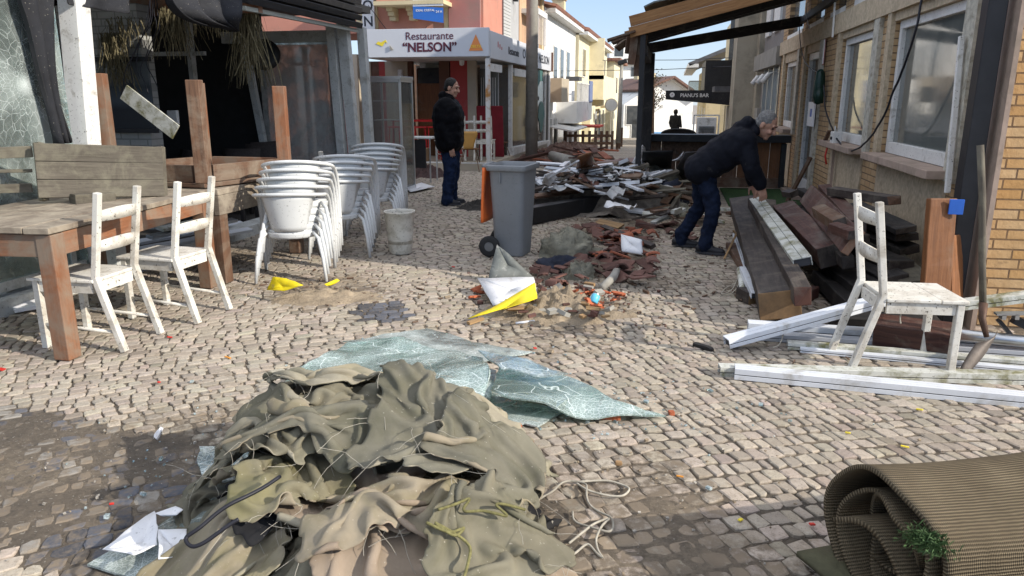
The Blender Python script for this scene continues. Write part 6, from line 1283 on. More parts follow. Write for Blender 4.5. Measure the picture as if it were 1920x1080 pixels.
def cabinet():
    rt = thing('glass_cabinet', 'tall glass display fridge standing beside the veranda corner', 'display fridge', (-4.32, 11.6, 0)); x0, x1, y0, y1 = -4.70, -4.18, 11.45, 12.0; m = MB()
    for x in (x0, x1):
        for y in (y0, y1): m.bar((x, y, .02), (x, y, 1.78), .035, .035)
    for z in (.06, 1.76):
        for y in (y0, y1): m.bar((x0, y, z), (x1, y, z), .035, .05)
        for x in (x0, x1): m.bar((x, y0, z), (x, y1, z), .035, .05)
    m.box(((x0 + x1) / 2, (y0 + y1) / 2, 1.80), (x1 - x0 + .05, y1 - y0 + .05, .05)); m.build('frame', M_chrome, rt, bevel=.003)
    for z in (.35, .75, 1.15, 1.45): MB().box(((x0 + x1) / 2, (y0 + y1) / 2 + .05, z), (x1 - x0 - .04, y1 - y0 - .12, .015)).build('shelf', M_gfr, rt)
    MB().box(((x0 + x1) / 2, y0 - .005, .92), (x1 - x0 - .03, .008, 1.66)).build('front_pane', P_dusty, rt); MB().box((x1 + .005, (y0 + y1) / 2, .92), (.008, y1 - y0 - .03, 1.66)).build('side_pane', P_dusty, rt)
    MB().box(((x0 + x1) / 2, (y0 + y1) / 2, .05), (x1 - x0, y1 - y0, .08)).build('base', M_black, rt)
cabinet()
# ---------------------------------------------------------------- the pink restaurant with the white fascia
def plain(name, c, rough=.85, var=.08, dirt=(.2, .18, .15), lo=.55, hi=.85, sc=1.5, b=.15): return surf(name, c, rough, var, 2.5, b, dirt, lo, hi, sc, objvar=0)
K_pink = plain('salmon_render', (.52, .235, .17)); K_pinkd = plain('dusky_pink_render', (.36, .165, .15)); K_cream = plain('cream_render', (.60, .50, .31)); K_beige = plain('beige_render', (.42, .36, .275)); K_red = plain('red_render', (.36, .055, .05)); K_grey = plain('pale_grey_tile', (.40, .40, .40)); K_white = plain('white_render', (.74, .73, .70)); K_yel = plain('pale_yellow_render', (.70, .63, .44), dirt=(.35, .32, .24)); K_peach = plain('peach_render', (.54, .35, .22))
K_sign = surf('grey_white_sign', (.56, .57, .60), .4, .04, 2, .03, (.42, .41, .39), .62, .9, 1.5, objvar=0); K_tile = surf('orange_roof_tiles', (.23, .105, .07), .85, .4, 7, .6, (.2, .16, .12), .5, .8); K_shut = surf('pale_shutter', (.52, .52, .50), .6, .06, 3, .05); K_soff = plain('white_soffit', (.62, .62, .60)); K_brn = plain('brown_door_paint', (.12, .06, .04))
K_asph = surf('dark_slate', (.10, .10, .105), .8, .25)
def shutter(m, c, w_, h, ax, n=10):
    for k in range(n):
        z = c[2] - h / 2 + h * (k + .5) / n; m.box((c[0], c[1], z), ((w_, .03, h / n - .012) if ax == 'x' else (.03, w_, h / n - .012)))
def nelson():
    rt = thing('pink_restaurant', 'salmon pink restaurant building with a wraparound white fascia sign and shaded terrace', 'restaurant', (-3.74, 15.5, 0)); X = -3.74; Y = 15.55
    MB().box((-5.7, 19.2, .07), (4.0, 7.6, .16)).build('terrace_step', K_beige, rt); MB().box((-5.2, 15.46, .09), (2.9, .08, .16)).build('step_edge', M_frame, rt)
    MB().box((-5.12, Y + 2.0, 2.34), (2.70, 4.0, .05)).build('terrace_soffit', K_soff, rt)
    s1 = MB().box((-5.07, Y, 2.60), (2.70, .10, .56)).build('front_fascia', K_sign, rt, bevel=.006)
    MB().box((X - .02, 19.7, 2.56), (.10, 8.2, .54)).build('side_fascia', K_sign, rt, bevel=.006); MB().box((X + .0, 23.72, 2.56), (.14, .16, .56)).build('fascia_end', K_brn, rt)
    MB().box((-5.1, 19.7, 2.82), (2.66, 8.1, .04)).build('canopy_top', K_grey, rt)
    text('front_lettering', 'Restaurante', M_text, .215, FRONT(-4.98, Y - .053, 2.665), rt, .003, bold=.0); text('front_lettering', '\u201cNELSON\u201d', M_text, .25, FRONT(-4.98, Y - .053, 2.43), rt, .003, bold=.007)
    tr = MB(); tr.prism([(-.15, 0), (.15, 0), (0, .32)], .004, FRONT(-3.99, Y - .055, 2.43)); o = tr.build('orange_triangle', surf('orange_print', (.72, .25, .07), .5, .05, bump=0, objvar=0), rt); text('triangle_lettering', 'DELTA', surf('yellow_print', (.85, .55, .06), .5, .05, bump=0, objvar=0), .075, FRONT(-3.99, Y - .061, 2.49), rt, .002, bold=.002)
    MB().prism([(-.05, .02), (.09, -.03), (.16, .06), (.20, .03), (.17, .1), (.06, .05), (.0, .07)], .004, FRONT(-6.1, Y - .054, 2.57)).build('torn_sticker', M_leaf, rt); MB().prism([(0, 0), (.07, .02), (.0, .1)], .02, FRONT(-5.84, Y - .06, 2.46)).build('loose_flap', M_conc, rt)
    text('side_lettering', 'Restaurante', M_textd, .24, SIDE(X + .034, 17.35, 2.46), rt, .003, align='LEFT', sx=1.05); text('side_lettering', 'O MONTE NELSON', M_textd, .31, SIDE(X + .034, 19.05, 2.46), rt, .003, align='LEFT', bold=.004, sx=1.55)
    for k in range(3): MB().box((X + .034, 16.3 + .18 * k, 2.60 - .03 * k), (.004, .05, .12 - .03 * k)).build('faded_mark', M_redb, rt)
    MB().box((X - .02, Y + .02, 1.15), (.09, .09, 2.26)).build('rusty_post', surf('white_rusting_post', (.58, .57, .54), .5, .1, 5, .1, (.38, .17, .04), .50, .6, 2.2, objvar=0), rt, bevel=.004)
    MB().box((X - .05, Y + .75, 2.12), (.05, 1.3, .16)).build('blind_box', M_frame, rt); MB().box((X - .05, Y + 3.9, 2.10), (.05, 2.2, .18)).build('blind_box', M_frame, rt)
    # glazed side room
    MB().bar((X - .04, 17.9, .23), (X - .04, 23.6, .10), .16, .22).build('room_plinth', M_frame, rt); MB().box((X - .05, 20.7, 1.17), (.012, 5.5, 1.85)).build('side_glass', P_dusty, rt)
    for y in (17.95, 22.9, 23.55): MB().box((X - .05, y, 1.2), (.09, .09, 2.1)).build('glazing_post', M_frame, rt)
    MB().box((X - .05, 23.25, 1.2), (.05, .5, 2.0)).build('door_leaf', M_black, rt); MB().box((X - 1.2, 18.0, 1.25), (2.3, .012, 1.9)).build('front_glass', P_dusty, rt)
    for x in (X - 1.2, X - 2.35): MB().box((x, 18.0, 1.2), (.07, .07, 2.1)).build('glazing_post', M_frame, rt)
    MB().box((X - 2.3, 21, 1.2), (.15, 5.6, 2.25)).build('room_wall', K_white, rt); MB().box((X - 1.2, 23.65, 1.2), (2.4, .12, 2.25)).build('room_end', K_white, rt); MB().box((X - 2.2, 19.5, 1.0), (.04, .9, 1.6)).build('inner_door', M_gfr, rt)
    # mirrored lettering on the glass, seen from the back
    nv = surf('green_window_print', (.05, .13, .12), .6, .1, objvar=0)
    g = lambda y, z: SIDE(X + .006 - .04, y, z)
    text('glass_lettering', 'MARISQUEIRA', M_textd, .17, g(21.35, 1.42), rt, .002, True, .002); text('glass_lettering', 'ARROZ', M_textd, .24, g(20.3, 1.12), rt, .002, True, .004); text('glass_lettering', 'DE', M_textd, .24, g(20.3, .84), rt, .002, True, .004); text('glass_lettering', 'MARISCO', M_textd, .24, g(20.3, .56), rt, .002, True, .004)
    MB().prism([(0.9 * math.cos(a) * (.55 if k % 2 else .75) * .9, .62 + .5 * math.sin(a)) for k, a in enumerate([PI * .0 + k * PI / 9 for k in range(10)])] + [(-.35, .45), (.1, .62)], .003, g(22.0, 1.35)).build('window_emblem', nv, rt)
    MB().prism([(.55 * math.cos(2 * PI * k / 16) * (1 if k < 9 else .6), .45 * math.sin(2 * PI * k / 16)) for k in range(16)], .003, g(22.3, .95)).build('window_emblem', nv, rt)
    # shop front under the canopy
    yb = 18.1
    for x0, x1, mt in ((-6.7, -6.25, K_beige), (-6.25, -6.05, K_red), (-5.98, -5.62, K_beige), (-4.95, -4.62, K_red) , (-4.62, -4.36, K_beige)): pass
    segs = [(-9.2, -7.2, K_red), (-7.2, -6.95, K_beige), (-6.95, -6.75, K_brn), (-6.75, -6.6, K_red), (-6.6, -6.05, K_beige), (-6.05, -5.95, K_brn), (-5.3, -5.05, K_brn), (-5.02, -4.62, K_red), (-4.62, -4.42, K_beige)]
    yb = 17.2
    for x0, x1, mt in segs: MB().box(((x0 + x1) / 2, yb + (.02 if mt is K_brn else 0), 1.24), (x1 - x0 - .004, .16, 2.16)).build('wall_section', mt, rt)
    MB().box((-5.62, yb + .25, 1.15), (.62, .06, 2.0)).build('door', W_ply, rt); MB().box((-5.62, yb + .2, 2.0), (.55, .04, .35)).build('door_light', P_dark, rt); MB().box((-4.2, yb + .3, 1.4), (.42, .04, 1.5)).build('window', P_grey, rt); MB().box((-4.2, yb + .34, 1.2), (.44, .04, 2.1)).build('window_wall', K_grey, rt)
    for k in range(7): MB().box((-4.37 + .055 * k, yb + .24, 1.3), (.012, .012, 1.3)).build('window_bar', M_frame, rt)
    MB().box((-6.2, yb - .14, 2.02), (.10, .10, .22)).build('wall_lamp', M_frame, rt, bevel=.01); MB().lathe([(0, -.12), (.05, -.1), (.06, 0), (0, 0)], (-4.6, 16.6, 2.3), 12).build('soffit_lamp', M_frame, rt)
    MB().box((-8.2, 15.6, 1.3), (1.8, .2, 2.6)).build('red_side_wall', K_pink, rt); MB().box((-6.8, 15.9, 1.25), (.28, .5, 2.3)).build('beige_pier', K_beige, rt); MB().box((-6.52, 15.62, 1.2), (.07, .07, 2.3)).build('white_pipe', M_frame, rt); MB().box((-7.05, 15.7, 1.25), (.2, .3, 2.4)).build('red_pier', K_red, rt)
    # upper storey
    MB().box((-7.3, 17.6, 5.0), (6.4, 2.0, 4.2)).build('upper_wall', K_pink, rt); MB().box((-6.75, 16.57, 5.0), (.5, .1, 4.2)).build('cream_pilaster', K_cream, rt); MB().box((-4.92, 16.58, 5.0), (.10, .08, 4.2)).build('cream_pilaster', K_cream, rt); MB().box((-4.5, 16.55, 4.6), (.7, .1, 3.3)).build('dusky_wall', K_pinkd, rt)
    MB().box((-5.55, 16.25, 3.85), (1.45, .62, .75)).build('balcony', K_pink, rt); MB().box((-5.55, 16.23, 3.44), (1.55, .70, .08)).build('balcony_slab', K_cream, rt)
    for x in (-6.1, -5.65, -5.2):
        for k in range(3): MB().box((x, 16.42 + .04 * k, 3.36 - .09 * k), (.14, .42 - .11 * k, .085)).build('corbel', K_cream, rt)
    b = thing('banner', 'blue and white phone number banner hanging on the pink balcony', 'banner', (-5.2, 15.9, 3.1)); m = MB(); bx = -5.12; m.box((bx, 15.90, 3.66), (.66, .012, .60)); m.build('white_field', M_paperw, b); MB().prism([(-.33, .06), (.33, -.04), (.33, .26), (-.33, .30)], .013, FRONT(bx, 15.905, 3.06)).build('blue_field', surf('blue_print', (.03, .14, .48), .5, .05, bump=0, objvar=0), b)
    M_wp = surf('white_print', (.8, .8, .8), .5, .02, bump=0, objvar=0)
    text('banner_lettering', '917 524 784', M_textd, .115, FRONT(bx, 15.89, 3.40), b, .002, bold=.002); text('banner_lettering', 'IDEAL CRISTAL', M_wp, .062, FRONT(bx - .06, 15.888, 3.255), b, .002); text('banner_lettering', '24 H', M_wp, .07, FRONT(bx + .24, 15.888, 3.22), b, .002)
    v = thing('vertical_sign', 'narrow white vertical sign with dark letters on the pink wall', 'sign', (-6.75, 16.4, 2.9)); MB().box((-6.66, 16.42, 4.1), (.28, .05, 2.4)).build('board', M_paperw, v)
    for k, ch_ in enumerate('NOSLEN'): text('letter', ch_, M_textd, .30, FRONT(-6.66, 16.39, 3.03 + .33 * k), v, .003, bold=.004)
    # white shuttered upper storey on the street side
    MB().box((-4.35 - .8, 19.5, 4.6), (1.7, 4.0 - .02, 3.6)).build('shutter_wall', K_grey, rt)
    for y in (18.4, 19.9): m = MB(); shutter(m, (-4.29, y, 3.65), .85, 1.3, 'y', 16); m.build('roller_shutter', K_shut, rt); MB().box((-4.28, y, 4.34), (.08, 1.0, .06)).build('shutter_box', M_frame, rt)
    for y in (18.98, 20.7): MB().box((-4.22, y, 4.05), (.12, .12, .14)).build('wall_light', M_black, rt, bevel=.01)
    MB().box((-4.05, 19.6, 5.0), (.9, 4.4, .14)).build('roof_overhang', K_soff, rt)
nelson()
rope('wire', [WY(690, 10, 16.3), WY(760, 90, 16.2), WY(800, 50, 16.3)], .008, M_cable, 'dark wire looping across the pink wall above the fascia', 'wire', 5)
# ---------------------------------------------------------------- terrace furniture
def stools():
    M_rs = surf('glossy_red_metal', (.42, .02, .02), .35, .1, objvar=.1)
    rt = thing('bar_table', 'red metal high table frame stacked with stools on the terrace', 'bar table', (-5.6, 16.6, .15)); MB().box((-5.62, 16.6, 1.0), (1.15, .6, .04)).build('tabletop', M_rs, rt)
    for x in (-6.15, -5.1):
        for y in (16.34, 16.86): MB().tube([(x, y, .15), (x, y, .98)], .02, 6).build('leg', M_rs, rt)
    proto = None
    for k, x in enumerate((-6.0, -5.72, -5.45, -5.2)):
        if proto is None:
            proto = thing('bar_stool', 'red metal bar stool under the red high table', 'bar stool', (0, 0, 0), 'red bar stools on the terrace'); MB().box((0, 0, .72), (.28, .28, .03)).build('seat', M_rs, proto)
            for sx in (-1, 1):
                for sy in (-1, 1): MB().tube([(sx * .15, sy * .15, 0), (sx * .11, sy * .11, .71)], .013, 6).build('leg', M_rs, proto)
            o = proto
        else: o = dup(proto)
        o.location = (x, 16.1 + .12 * (k % 2), .15); o.rotation_euler = (0, 0, .2 * k)
    c4 = dup(c1, 'white ladder back chair half hidden behind the standing man'); c4.location = (-4.75, 15.95, .16); c4.rotation_euler = (0, 0, R(150))
    for k, (x, lab) in enumerate(((-4.02, 'white ladder back chair on the terrace, beside the rusty post'), (-4.28, 'white ladder back chair on the terrace, left of the one by the post'))): o = dup(c1, lab); o.location = (x, 16.3, .16); o.rotation_euler = (0, 0, R(95 + 8 * k))
    for k, x in enumerate((-4.15, -3.92)): tag(MB().box((x, 16.9, .75), (.38, .06, 1.15), Matrix.Rotation(.12, 3, 'X')).build('folded_cushion', surf('dark_red_cloth', (.16, .012, .018), .9, .2), bevel=.02), 'dark red padded panel leaning behind the white chairs', 'cushion', 'dark red panels on the terrace')
    M_oak = surf('honey_plywood', (.58, .32, .09), .45, .1, 5, .03)
    pr = thing('plywood_chair', 'honey plywood chair with waisted back right of the standing man', 'chair', (0, 0, 0)); rows = []
    for i in range(9):
        f = i / 8; wv = .10 + .13 * f ** 1.5 - (.05 * max(0, f - .85) / .15); rows.append([(wv * (j / 4 - 1), -.2 - .08 * f - .03 * (1 - (j / 4 - 1) ** 2), .46 + .36 * f) for j in range(9)])
    MB().sheet(rows).build('backrest', M_oak, pr, smooth=True, solid=.012); MB().prism([(.21 * math.cos(2 * PI * k / 16), .2 * math.sin(2 * PI * k / 16)) for k in range(16)], .02, Matrix.Translation((0, 0, .44))).build('seat', surf('brown_plywood_seat', (.16, .075, .035), .5), pr, bevel=.004)
    for sx in (-1, 1):
        for sy in (-1, 1): MB().tube([(sx * .12, sy * .1, .44), (sx * .22, sy * .24, 0)], .011, 6).build('leg', surf('brown_chair_leg', (.14, .085, .05), .5), pr)
    pr.location = (G(877, 322).x, G(877, 322).y + .2, .01); pr.rotation_euler = (0, 0, R(8)); o = dup(pr, 'honey plywood chair with a grey cloth over it by the rusty post'); q = G(932, 305); o.location = (q.x, q.y + .3, .01); o.rotation_euler = (0, 0, R(-60))
    c = WY(922, 262, q.y); tag(MB().sheet([[c + Vector((-.13 + .26 * j / 8, .03 * math.sin(j * 2.2) + .02 * i, .14 - .07 * i)) for j in range(9)] for i in range(8)]).build('grey_cloth', surf('pale_grey_cloth', (.36, .32, .31), .95, .2), smooth=True, solid=.01), 'pale grey cloth hanging over the farther plywood chair', 'cloth')
    t = thing('metal_table', 'small metal table with black front beside the display fridge', 'table', (-4.35, 13.2, 0)); MB().box((-4.45, 13.2, .80), (.55, .5, .025)).build('tabletop', M_gfr, t)
    for x in (-4.68, -4.22):
        for y in (13.0, 13.4): MB().tube([(x, y, .01), (x, y, .79)], .014, 6).build('leg', M_chrome, t)
    MB().box((-4.47, 12.98, .52), (.36, .02, .5)).build('black_panel', M_black, t)
    tag(MB().box((-5.35, 15.75, .30), (.4, .3, .28)).build('cardboard_box', surf('brown_cardboard', (.26, .17, .10), .9), bevel=.006), 'brown cardboard box at the foot of the red stools', 'box')
    tag(MB().box((-5.25, 14.9, .08), (.45, .3, .16), Matrix.Rotation(.4, 3, 'Z')).build('pink_cushion', surf('pink_cloth', (.5, .2, .22), .9), bevel=.05), 'pink cushion lying on the netting before the terrace step', 'cushion')
stools()
# ---------------------------------------------------------------- pole, lamp, fence, wires
tag(MB().tube([(-3.35, 18.4, 0), (-3.37, 18.4, 8)], [.155, .12], 12).build('utility_pole', M_conc, smooth=True), 'tall grey concrete utility pole in front of the white fascia', 'pole')
def lamp_post():
    p = G(1160, 268); y = 30; base = WY(1159, 268, y); top = WY(1166, 118, y); rt = thing('street_lamp', 'grey metal street lamp with a small angled head in the far street', 'street lamp', base); MB().tube([base, top], [.11, .06], 10).build('pole', M_conc, rt, smooth=True)
    MB().tube([top, top + Vector((.1, 0, .12)), top + Vector((.35, 0, .15))], .04, 8).build('arm', M_conc, rt); MB().box(top + Vector((.02, 0, .03)), (.36, .2, .16), Matrix.Rotation(-.3, 3, 'Y')).build('lantern', M_black, rt, bevel=.03)
    m = WY(1146, 197, 38); rt = thing('traffic_mirror', 'round convex traffic mirror on a thin post in the far street', 'mirror', (m.x, 38, gz(38))); MB().tube([(m.x, 38, gz(38)), (m.x, 38, m.z)], .03, 6).build('post', M_conc, rt); MB().tube([m - Vector((0, .03, 0)), m], .27, 18).build('mirror_face', M_chrome, rt); MB().tube([m - Vector((0, .02, 0)), m + Vector((0, .03, 0))], .32, 18).build('rim', M_conc, rt)
lamp_post()
def fence():
    rt = thing('wooden_fence', 'low brown wooden post and rail fence at the end of the street', 'fence', (-3.2, 29, gz(29))); a = WY(1060, 262, 28); b = WY(1148, 262, 29); a.z = gz(28); b.z = gz(29); n = 8
    for k in range(n): p = a.lerp(b, (k / (n - 1)) ** .8); MB().box(p + Vector((0, 0, .36)), (.10, .10, .75)).build('post', W_brown, rt)
    for z in (.28, .56): MB().bar(a + Vector((0, -.06, z)), b + Vector((0, -.06, z)), .04, .10).build('rail', W_brown, rt)
    for k in range(3): p = b + Vector((.12, 1.0 + k * 1.3, -.03)); MB().box(p + Vector((0, 0, .36)), (.10, .10, .8)).build('post', W_brown, rt)
fence()
for k, (a, b) in enumerate((((1060, 133), (1420, 122)), ((1130, 113), (1420, 106)))): tag(MB().tube([WY(a[0], a[1], 33), WY((a[0] + b[0]) / 2, (a[1] + b[1]) / 2 + 3, 30), WY(b[0], b[1], 26)], .012, 5).build('overhead_wire', M_cable), ('lower' if not k else 'upper') + ' thin overhead wire crossing the sky', 'wire')
# ---------------------------------------------------------------- houses along the left of the street
def win(rt, x, y, z, w_, h, mat=P_dark, ax='y', nm='window', fr=M_frame):
    f = MB().box((x, y, z), (.06, w_ + .12, h + .12) if ax == 'y' else (w_ + .12, .06, h + .12)).build(nm, fr, rt); o = .02 if ax == 'y' else -.02
    MB().box((x + .022, y, z) if ax == 'y' else (x, y - .022, z), (.04, w_, h) if ax == 'y' else (w_, .04, h)).build('pane', mat, f)
def tiled_eave(rt, x, y0, y1, z, depth=.9, n=18):
    MB().box((x, (y0 + y1) / 2, z), (depth, y1 - y0, .14)).build('eave', K_soff, rt); m = MB()
    for k in range(n): y = y0 + (y1 - y0) * (k + .5) / n; m.tube([(x + depth * .52, y, z + .12), (x - depth * .9, y, z + .38)], (y1 - y0) / n * .36, 6)
    m.build('roof_tiles', K_tile, rt)
def left_houses():
    X = -4.35
    a = thing('peach_house', 'peach coloured house with a deep white eave behind the concrete pole', 'house', (X, 23, gz(23))); MB().box((X - 2, 23.95, 2.6), (4, 4.2, 6.0)).build('wall', K_peach, a); tiled_eave(a, X + .15, 21.9, 26.2, 4.75, 1.0, 14); MB().box((X + .25, 22.9, 3.9), (.5, 1.6, .12)).build('balcony_slab', K_soff, a); MB().box((X + .03, 25.3, 3.3), (.12, .25, 3.2)).build('pilaster', K_cream, a)
    for k in range(7): MB().box((X + .48, 22.2 + .22 * k, 3.4), (.02, .02, .8)).build('railing_bar', M_frame, a)
    MB().box((X + .48, 22.9, 3.82), (.04, 1.6, .04)).build('railing', M_frame, a); win(a, X + .01, 24.4, 3.5, .7, 1.2)
    b = thing('white_house', 'white two storey house with balcony, roof tiles and chimney in the middle of the street', 'house', (X, 30, gz(30))); MB().box((X - 2, 30.4, 1.6), (4, 8.4, 5.0 + .7)).build('wall', K_white, b); tiled_eave(b, X - .05, 26.3, 34.8, 4.35, .8, 30); MB().box((X - .6, 33.5, 5.0), (.5, .5, 1.0)).build('chimney', K_cream, b); MB().box((X - .6, 33.5, 5.55), (.62, .62, .1)).build('chimney_cap', K_beige, b)
    for y in (28.5, 30.2, 32): win(b, X + .01, y, 2.75, .8, 1.1)
    MB().box((X + .3, 27.2, 1.75), (.6, 1.9, .8)).build('planter_balcony', K_beige, b); MB().box((X + .4, 31.8, .95), (.8, 5.6, .8)).build('balcony', K_white, b)
    for k in range(14): MB().box((X + .78, 29.2 + .3 * k, 1.7), (.03, .03, .7)).build('railing_bar', M_frame, b)
    MB().box((X + .78, 31.4, 2.05), (.05, 4.6, .05)).build('railing', M_frame, b); MB().box((X + .8, 33.9, 1.75), (.06, 1.2, .9)).build('blue_screen', surf('blue_grey_screen', (.16, .20, .34), .6), b); MB().box((X + .6, 29.6, 2.2), (.5, .9, .15)).build('dark_plant', K_asph, b)
    MB().bar((X + 1.0, 28.8, .35), (X + .1, 28.8, .5), 4.4, .05).build('shop_awning', M_frame, b); MB().box((X + .9, 32.0, .35), (1.2, 1.8, .07)).build('red_awning', surf('red_awning_cloth', (.45, .06, .04), .8), b); MB().box((X + .02, 29.2, -.3), (.1, 3.6, 1.5)).build('shop_window', P_grey, b)
    for y in (27.3, 28.6, 31.2, 33): MB().box((X + .06, y, -.2), (.14, .22, 1.9)).build('shop_pier', M_frame, b)
    c = thing('yellow_house', 'pale yellow house with rounded balcony and tiled roof beyond the white house', 'house', (X, 40, gz(40))); MB().box((X - 2 + .1, 42.5, 1.4), (4, 15, 6.2)).build('wall', K_yel, c); tiled_eave(c, X + .1, 35.0, 50, 4.3, .8, 40); MB().box((X + .45, 44, 2.0), (.8, 9.0, 1.2)).build('balcony', K_yel, c); MB().box((X + .45, 39.6, 3.4), (.8, .2, 2.0)).build('loggia_side', K_yel, c)
    for y in (37, 41.5, 45, 48): win(c, X + .11, y, 3.1, 1.0, 1.2)
    for k in range(5): win(c, X + .11, 38.5 + 2.4 * k, 0.0, .9, 1.5, P_grey)
    MB().box((X + .25, 38, -.2), (.5, 2.4, 2.6)).build('corner_pier', K_yel, c); MB().box((X + .6, 44.2, 1.0), (.3, 3.2, .12)).build('ledge', K_cream, c)
    d = thing('small_yellow_house', 'last narrow yellow house with an orange eave at the far left', 'house', (X, 53, gz(53))); MB().box((X - 2, 55, 1.0), (5, 8, 5.6)).build('wall', K_yel, d); MB().box((X + .3, 55, 3.9), (1.2, 8.4, .2)).build('eave', K_tile, d); win(d, X + .52, 53, 2.3, 1.1, 1.0); win(d, X + .52, 56, 2.3, 1.1, 1.0)
    e = thing('apartment_block', 'distant white apartment block with rows of balconies above the roofs', 'apartment block', (0, 110, -3)); p0, p1 = WY(1135, 120, 110), WY(1200, 120, 110); w_ = 5.2; cx = p0.x + w_ / 2; MB().box((cx, 116, 2), (w_, 12, 11)).build('wall', K_white, e)
    for k in range(4): z = -1.5 + 2.6 * k; MB().box((cx, 109.7, z), (w_ + .3, 1.0, .9)).build('balcony', K_soff, e); [win(e, cx - w_ / 2 + 1.3 + 2.5 * j, 109.98, z + 1.2, 1.3, 1.2, P_dark, 'x') for j in range(2)]
    MB().box((cx - .5, 114, 8.0), (2.5, 4, 1.4)).build('roof_room', K_white, e)
    f = thing('gabled_house', 'bright white gabled house with brown roof closing the end of the street', 'house', (0, 62, -1.6)); y = 62; q = lambda px, py: WY(px, py, y); l, ap, rr = q(1168, 185), q(1256, 147), q(1300, 178); zb = -2.2
    poly = [(q(1163, 200).x, zb), (rr.x + .2, zb), (rr.x + .2, rr.z), (ap.x, ap.z), (q(1205, 165).x, q(1205, 170).z), (q(1163, 200).x, q(1163, 196).z)]
    MB().prism(poly, 9, Matrix.Translation((0, y, 0)) @ Matrix.Rotation(PI / 2, 4, 'X') @ Matrix.Scale(-1, 4, (0, 0, 1))).build('wall', K_white, f)
    for a_, b_ in ((ap, rr + Vector((.6, 0, -.25))), (ap, Vector((q(1195, 170).x, y, q(1195, 172).z)))): MB().bar(Vector((a_.x, y + 4.2, a_.z + .10)), Vector((b_.x, y + 4.2, b_.z + .10)), 10, .16).build('roof', surf('brown_roof', (.15, .085, .065), .85, .3, 8, .4), f)
    MB().bar(Vector((ap.x, y - .2, ap.z + .02)), Vector((rr.x + .6, y - .2, rr.z - .2)), .3, .22).build('barge_board', M_frame, f); MB().box((q(1245, 145).x, y + 4, ap.z + .25), (1.6, .8, .5)).build('chimney', K_cream, f)
    for px, py in ((1180, 215), (1190, 240)): win(f, q(px, py).x, y - .03, q(px, py).z, 1.0, 1.4, P_dark, 'x')
    MB().box((q(1255, 245).x, y - .4, zb + .9), (4.5, .3, 1.5)).build('garden_wall', K_white, f); MB().box((q(1225, 248).x, y - .6, zb + .7), (1.3, .1, .8)).build('blue_gate', surf('pale_blue_paint', (.15, .3, .5), .6), f)
    g = thing('brown_roofed_house', 'white house with sloping brown roof left of the gabled house', 'house', (-3, 70, -2)); a_, b_ = WY(1140, 172, 70), WY(1200, 150, 70); MB().box((a_.x + 2.2, 74, .2), (5, 8, 5.2)).build('wall', K_white, g); MB().bar(Vector((a_.x - .6, 73, a_.z - 2.0)), Vector((b_.x + .6, 73, b_.z - .4)), 9, .2).build('roof', bpy.data.materials['brown_roof'], g); win(g, a_.x + 2.5, 69.9, .2, 1.0, 1.4, P_dark, 'x'); MB().box((a_.x + 2, 69.6, -.6), (3.2, .5, .5)).build('balcony', M_black, g)
left_houses()
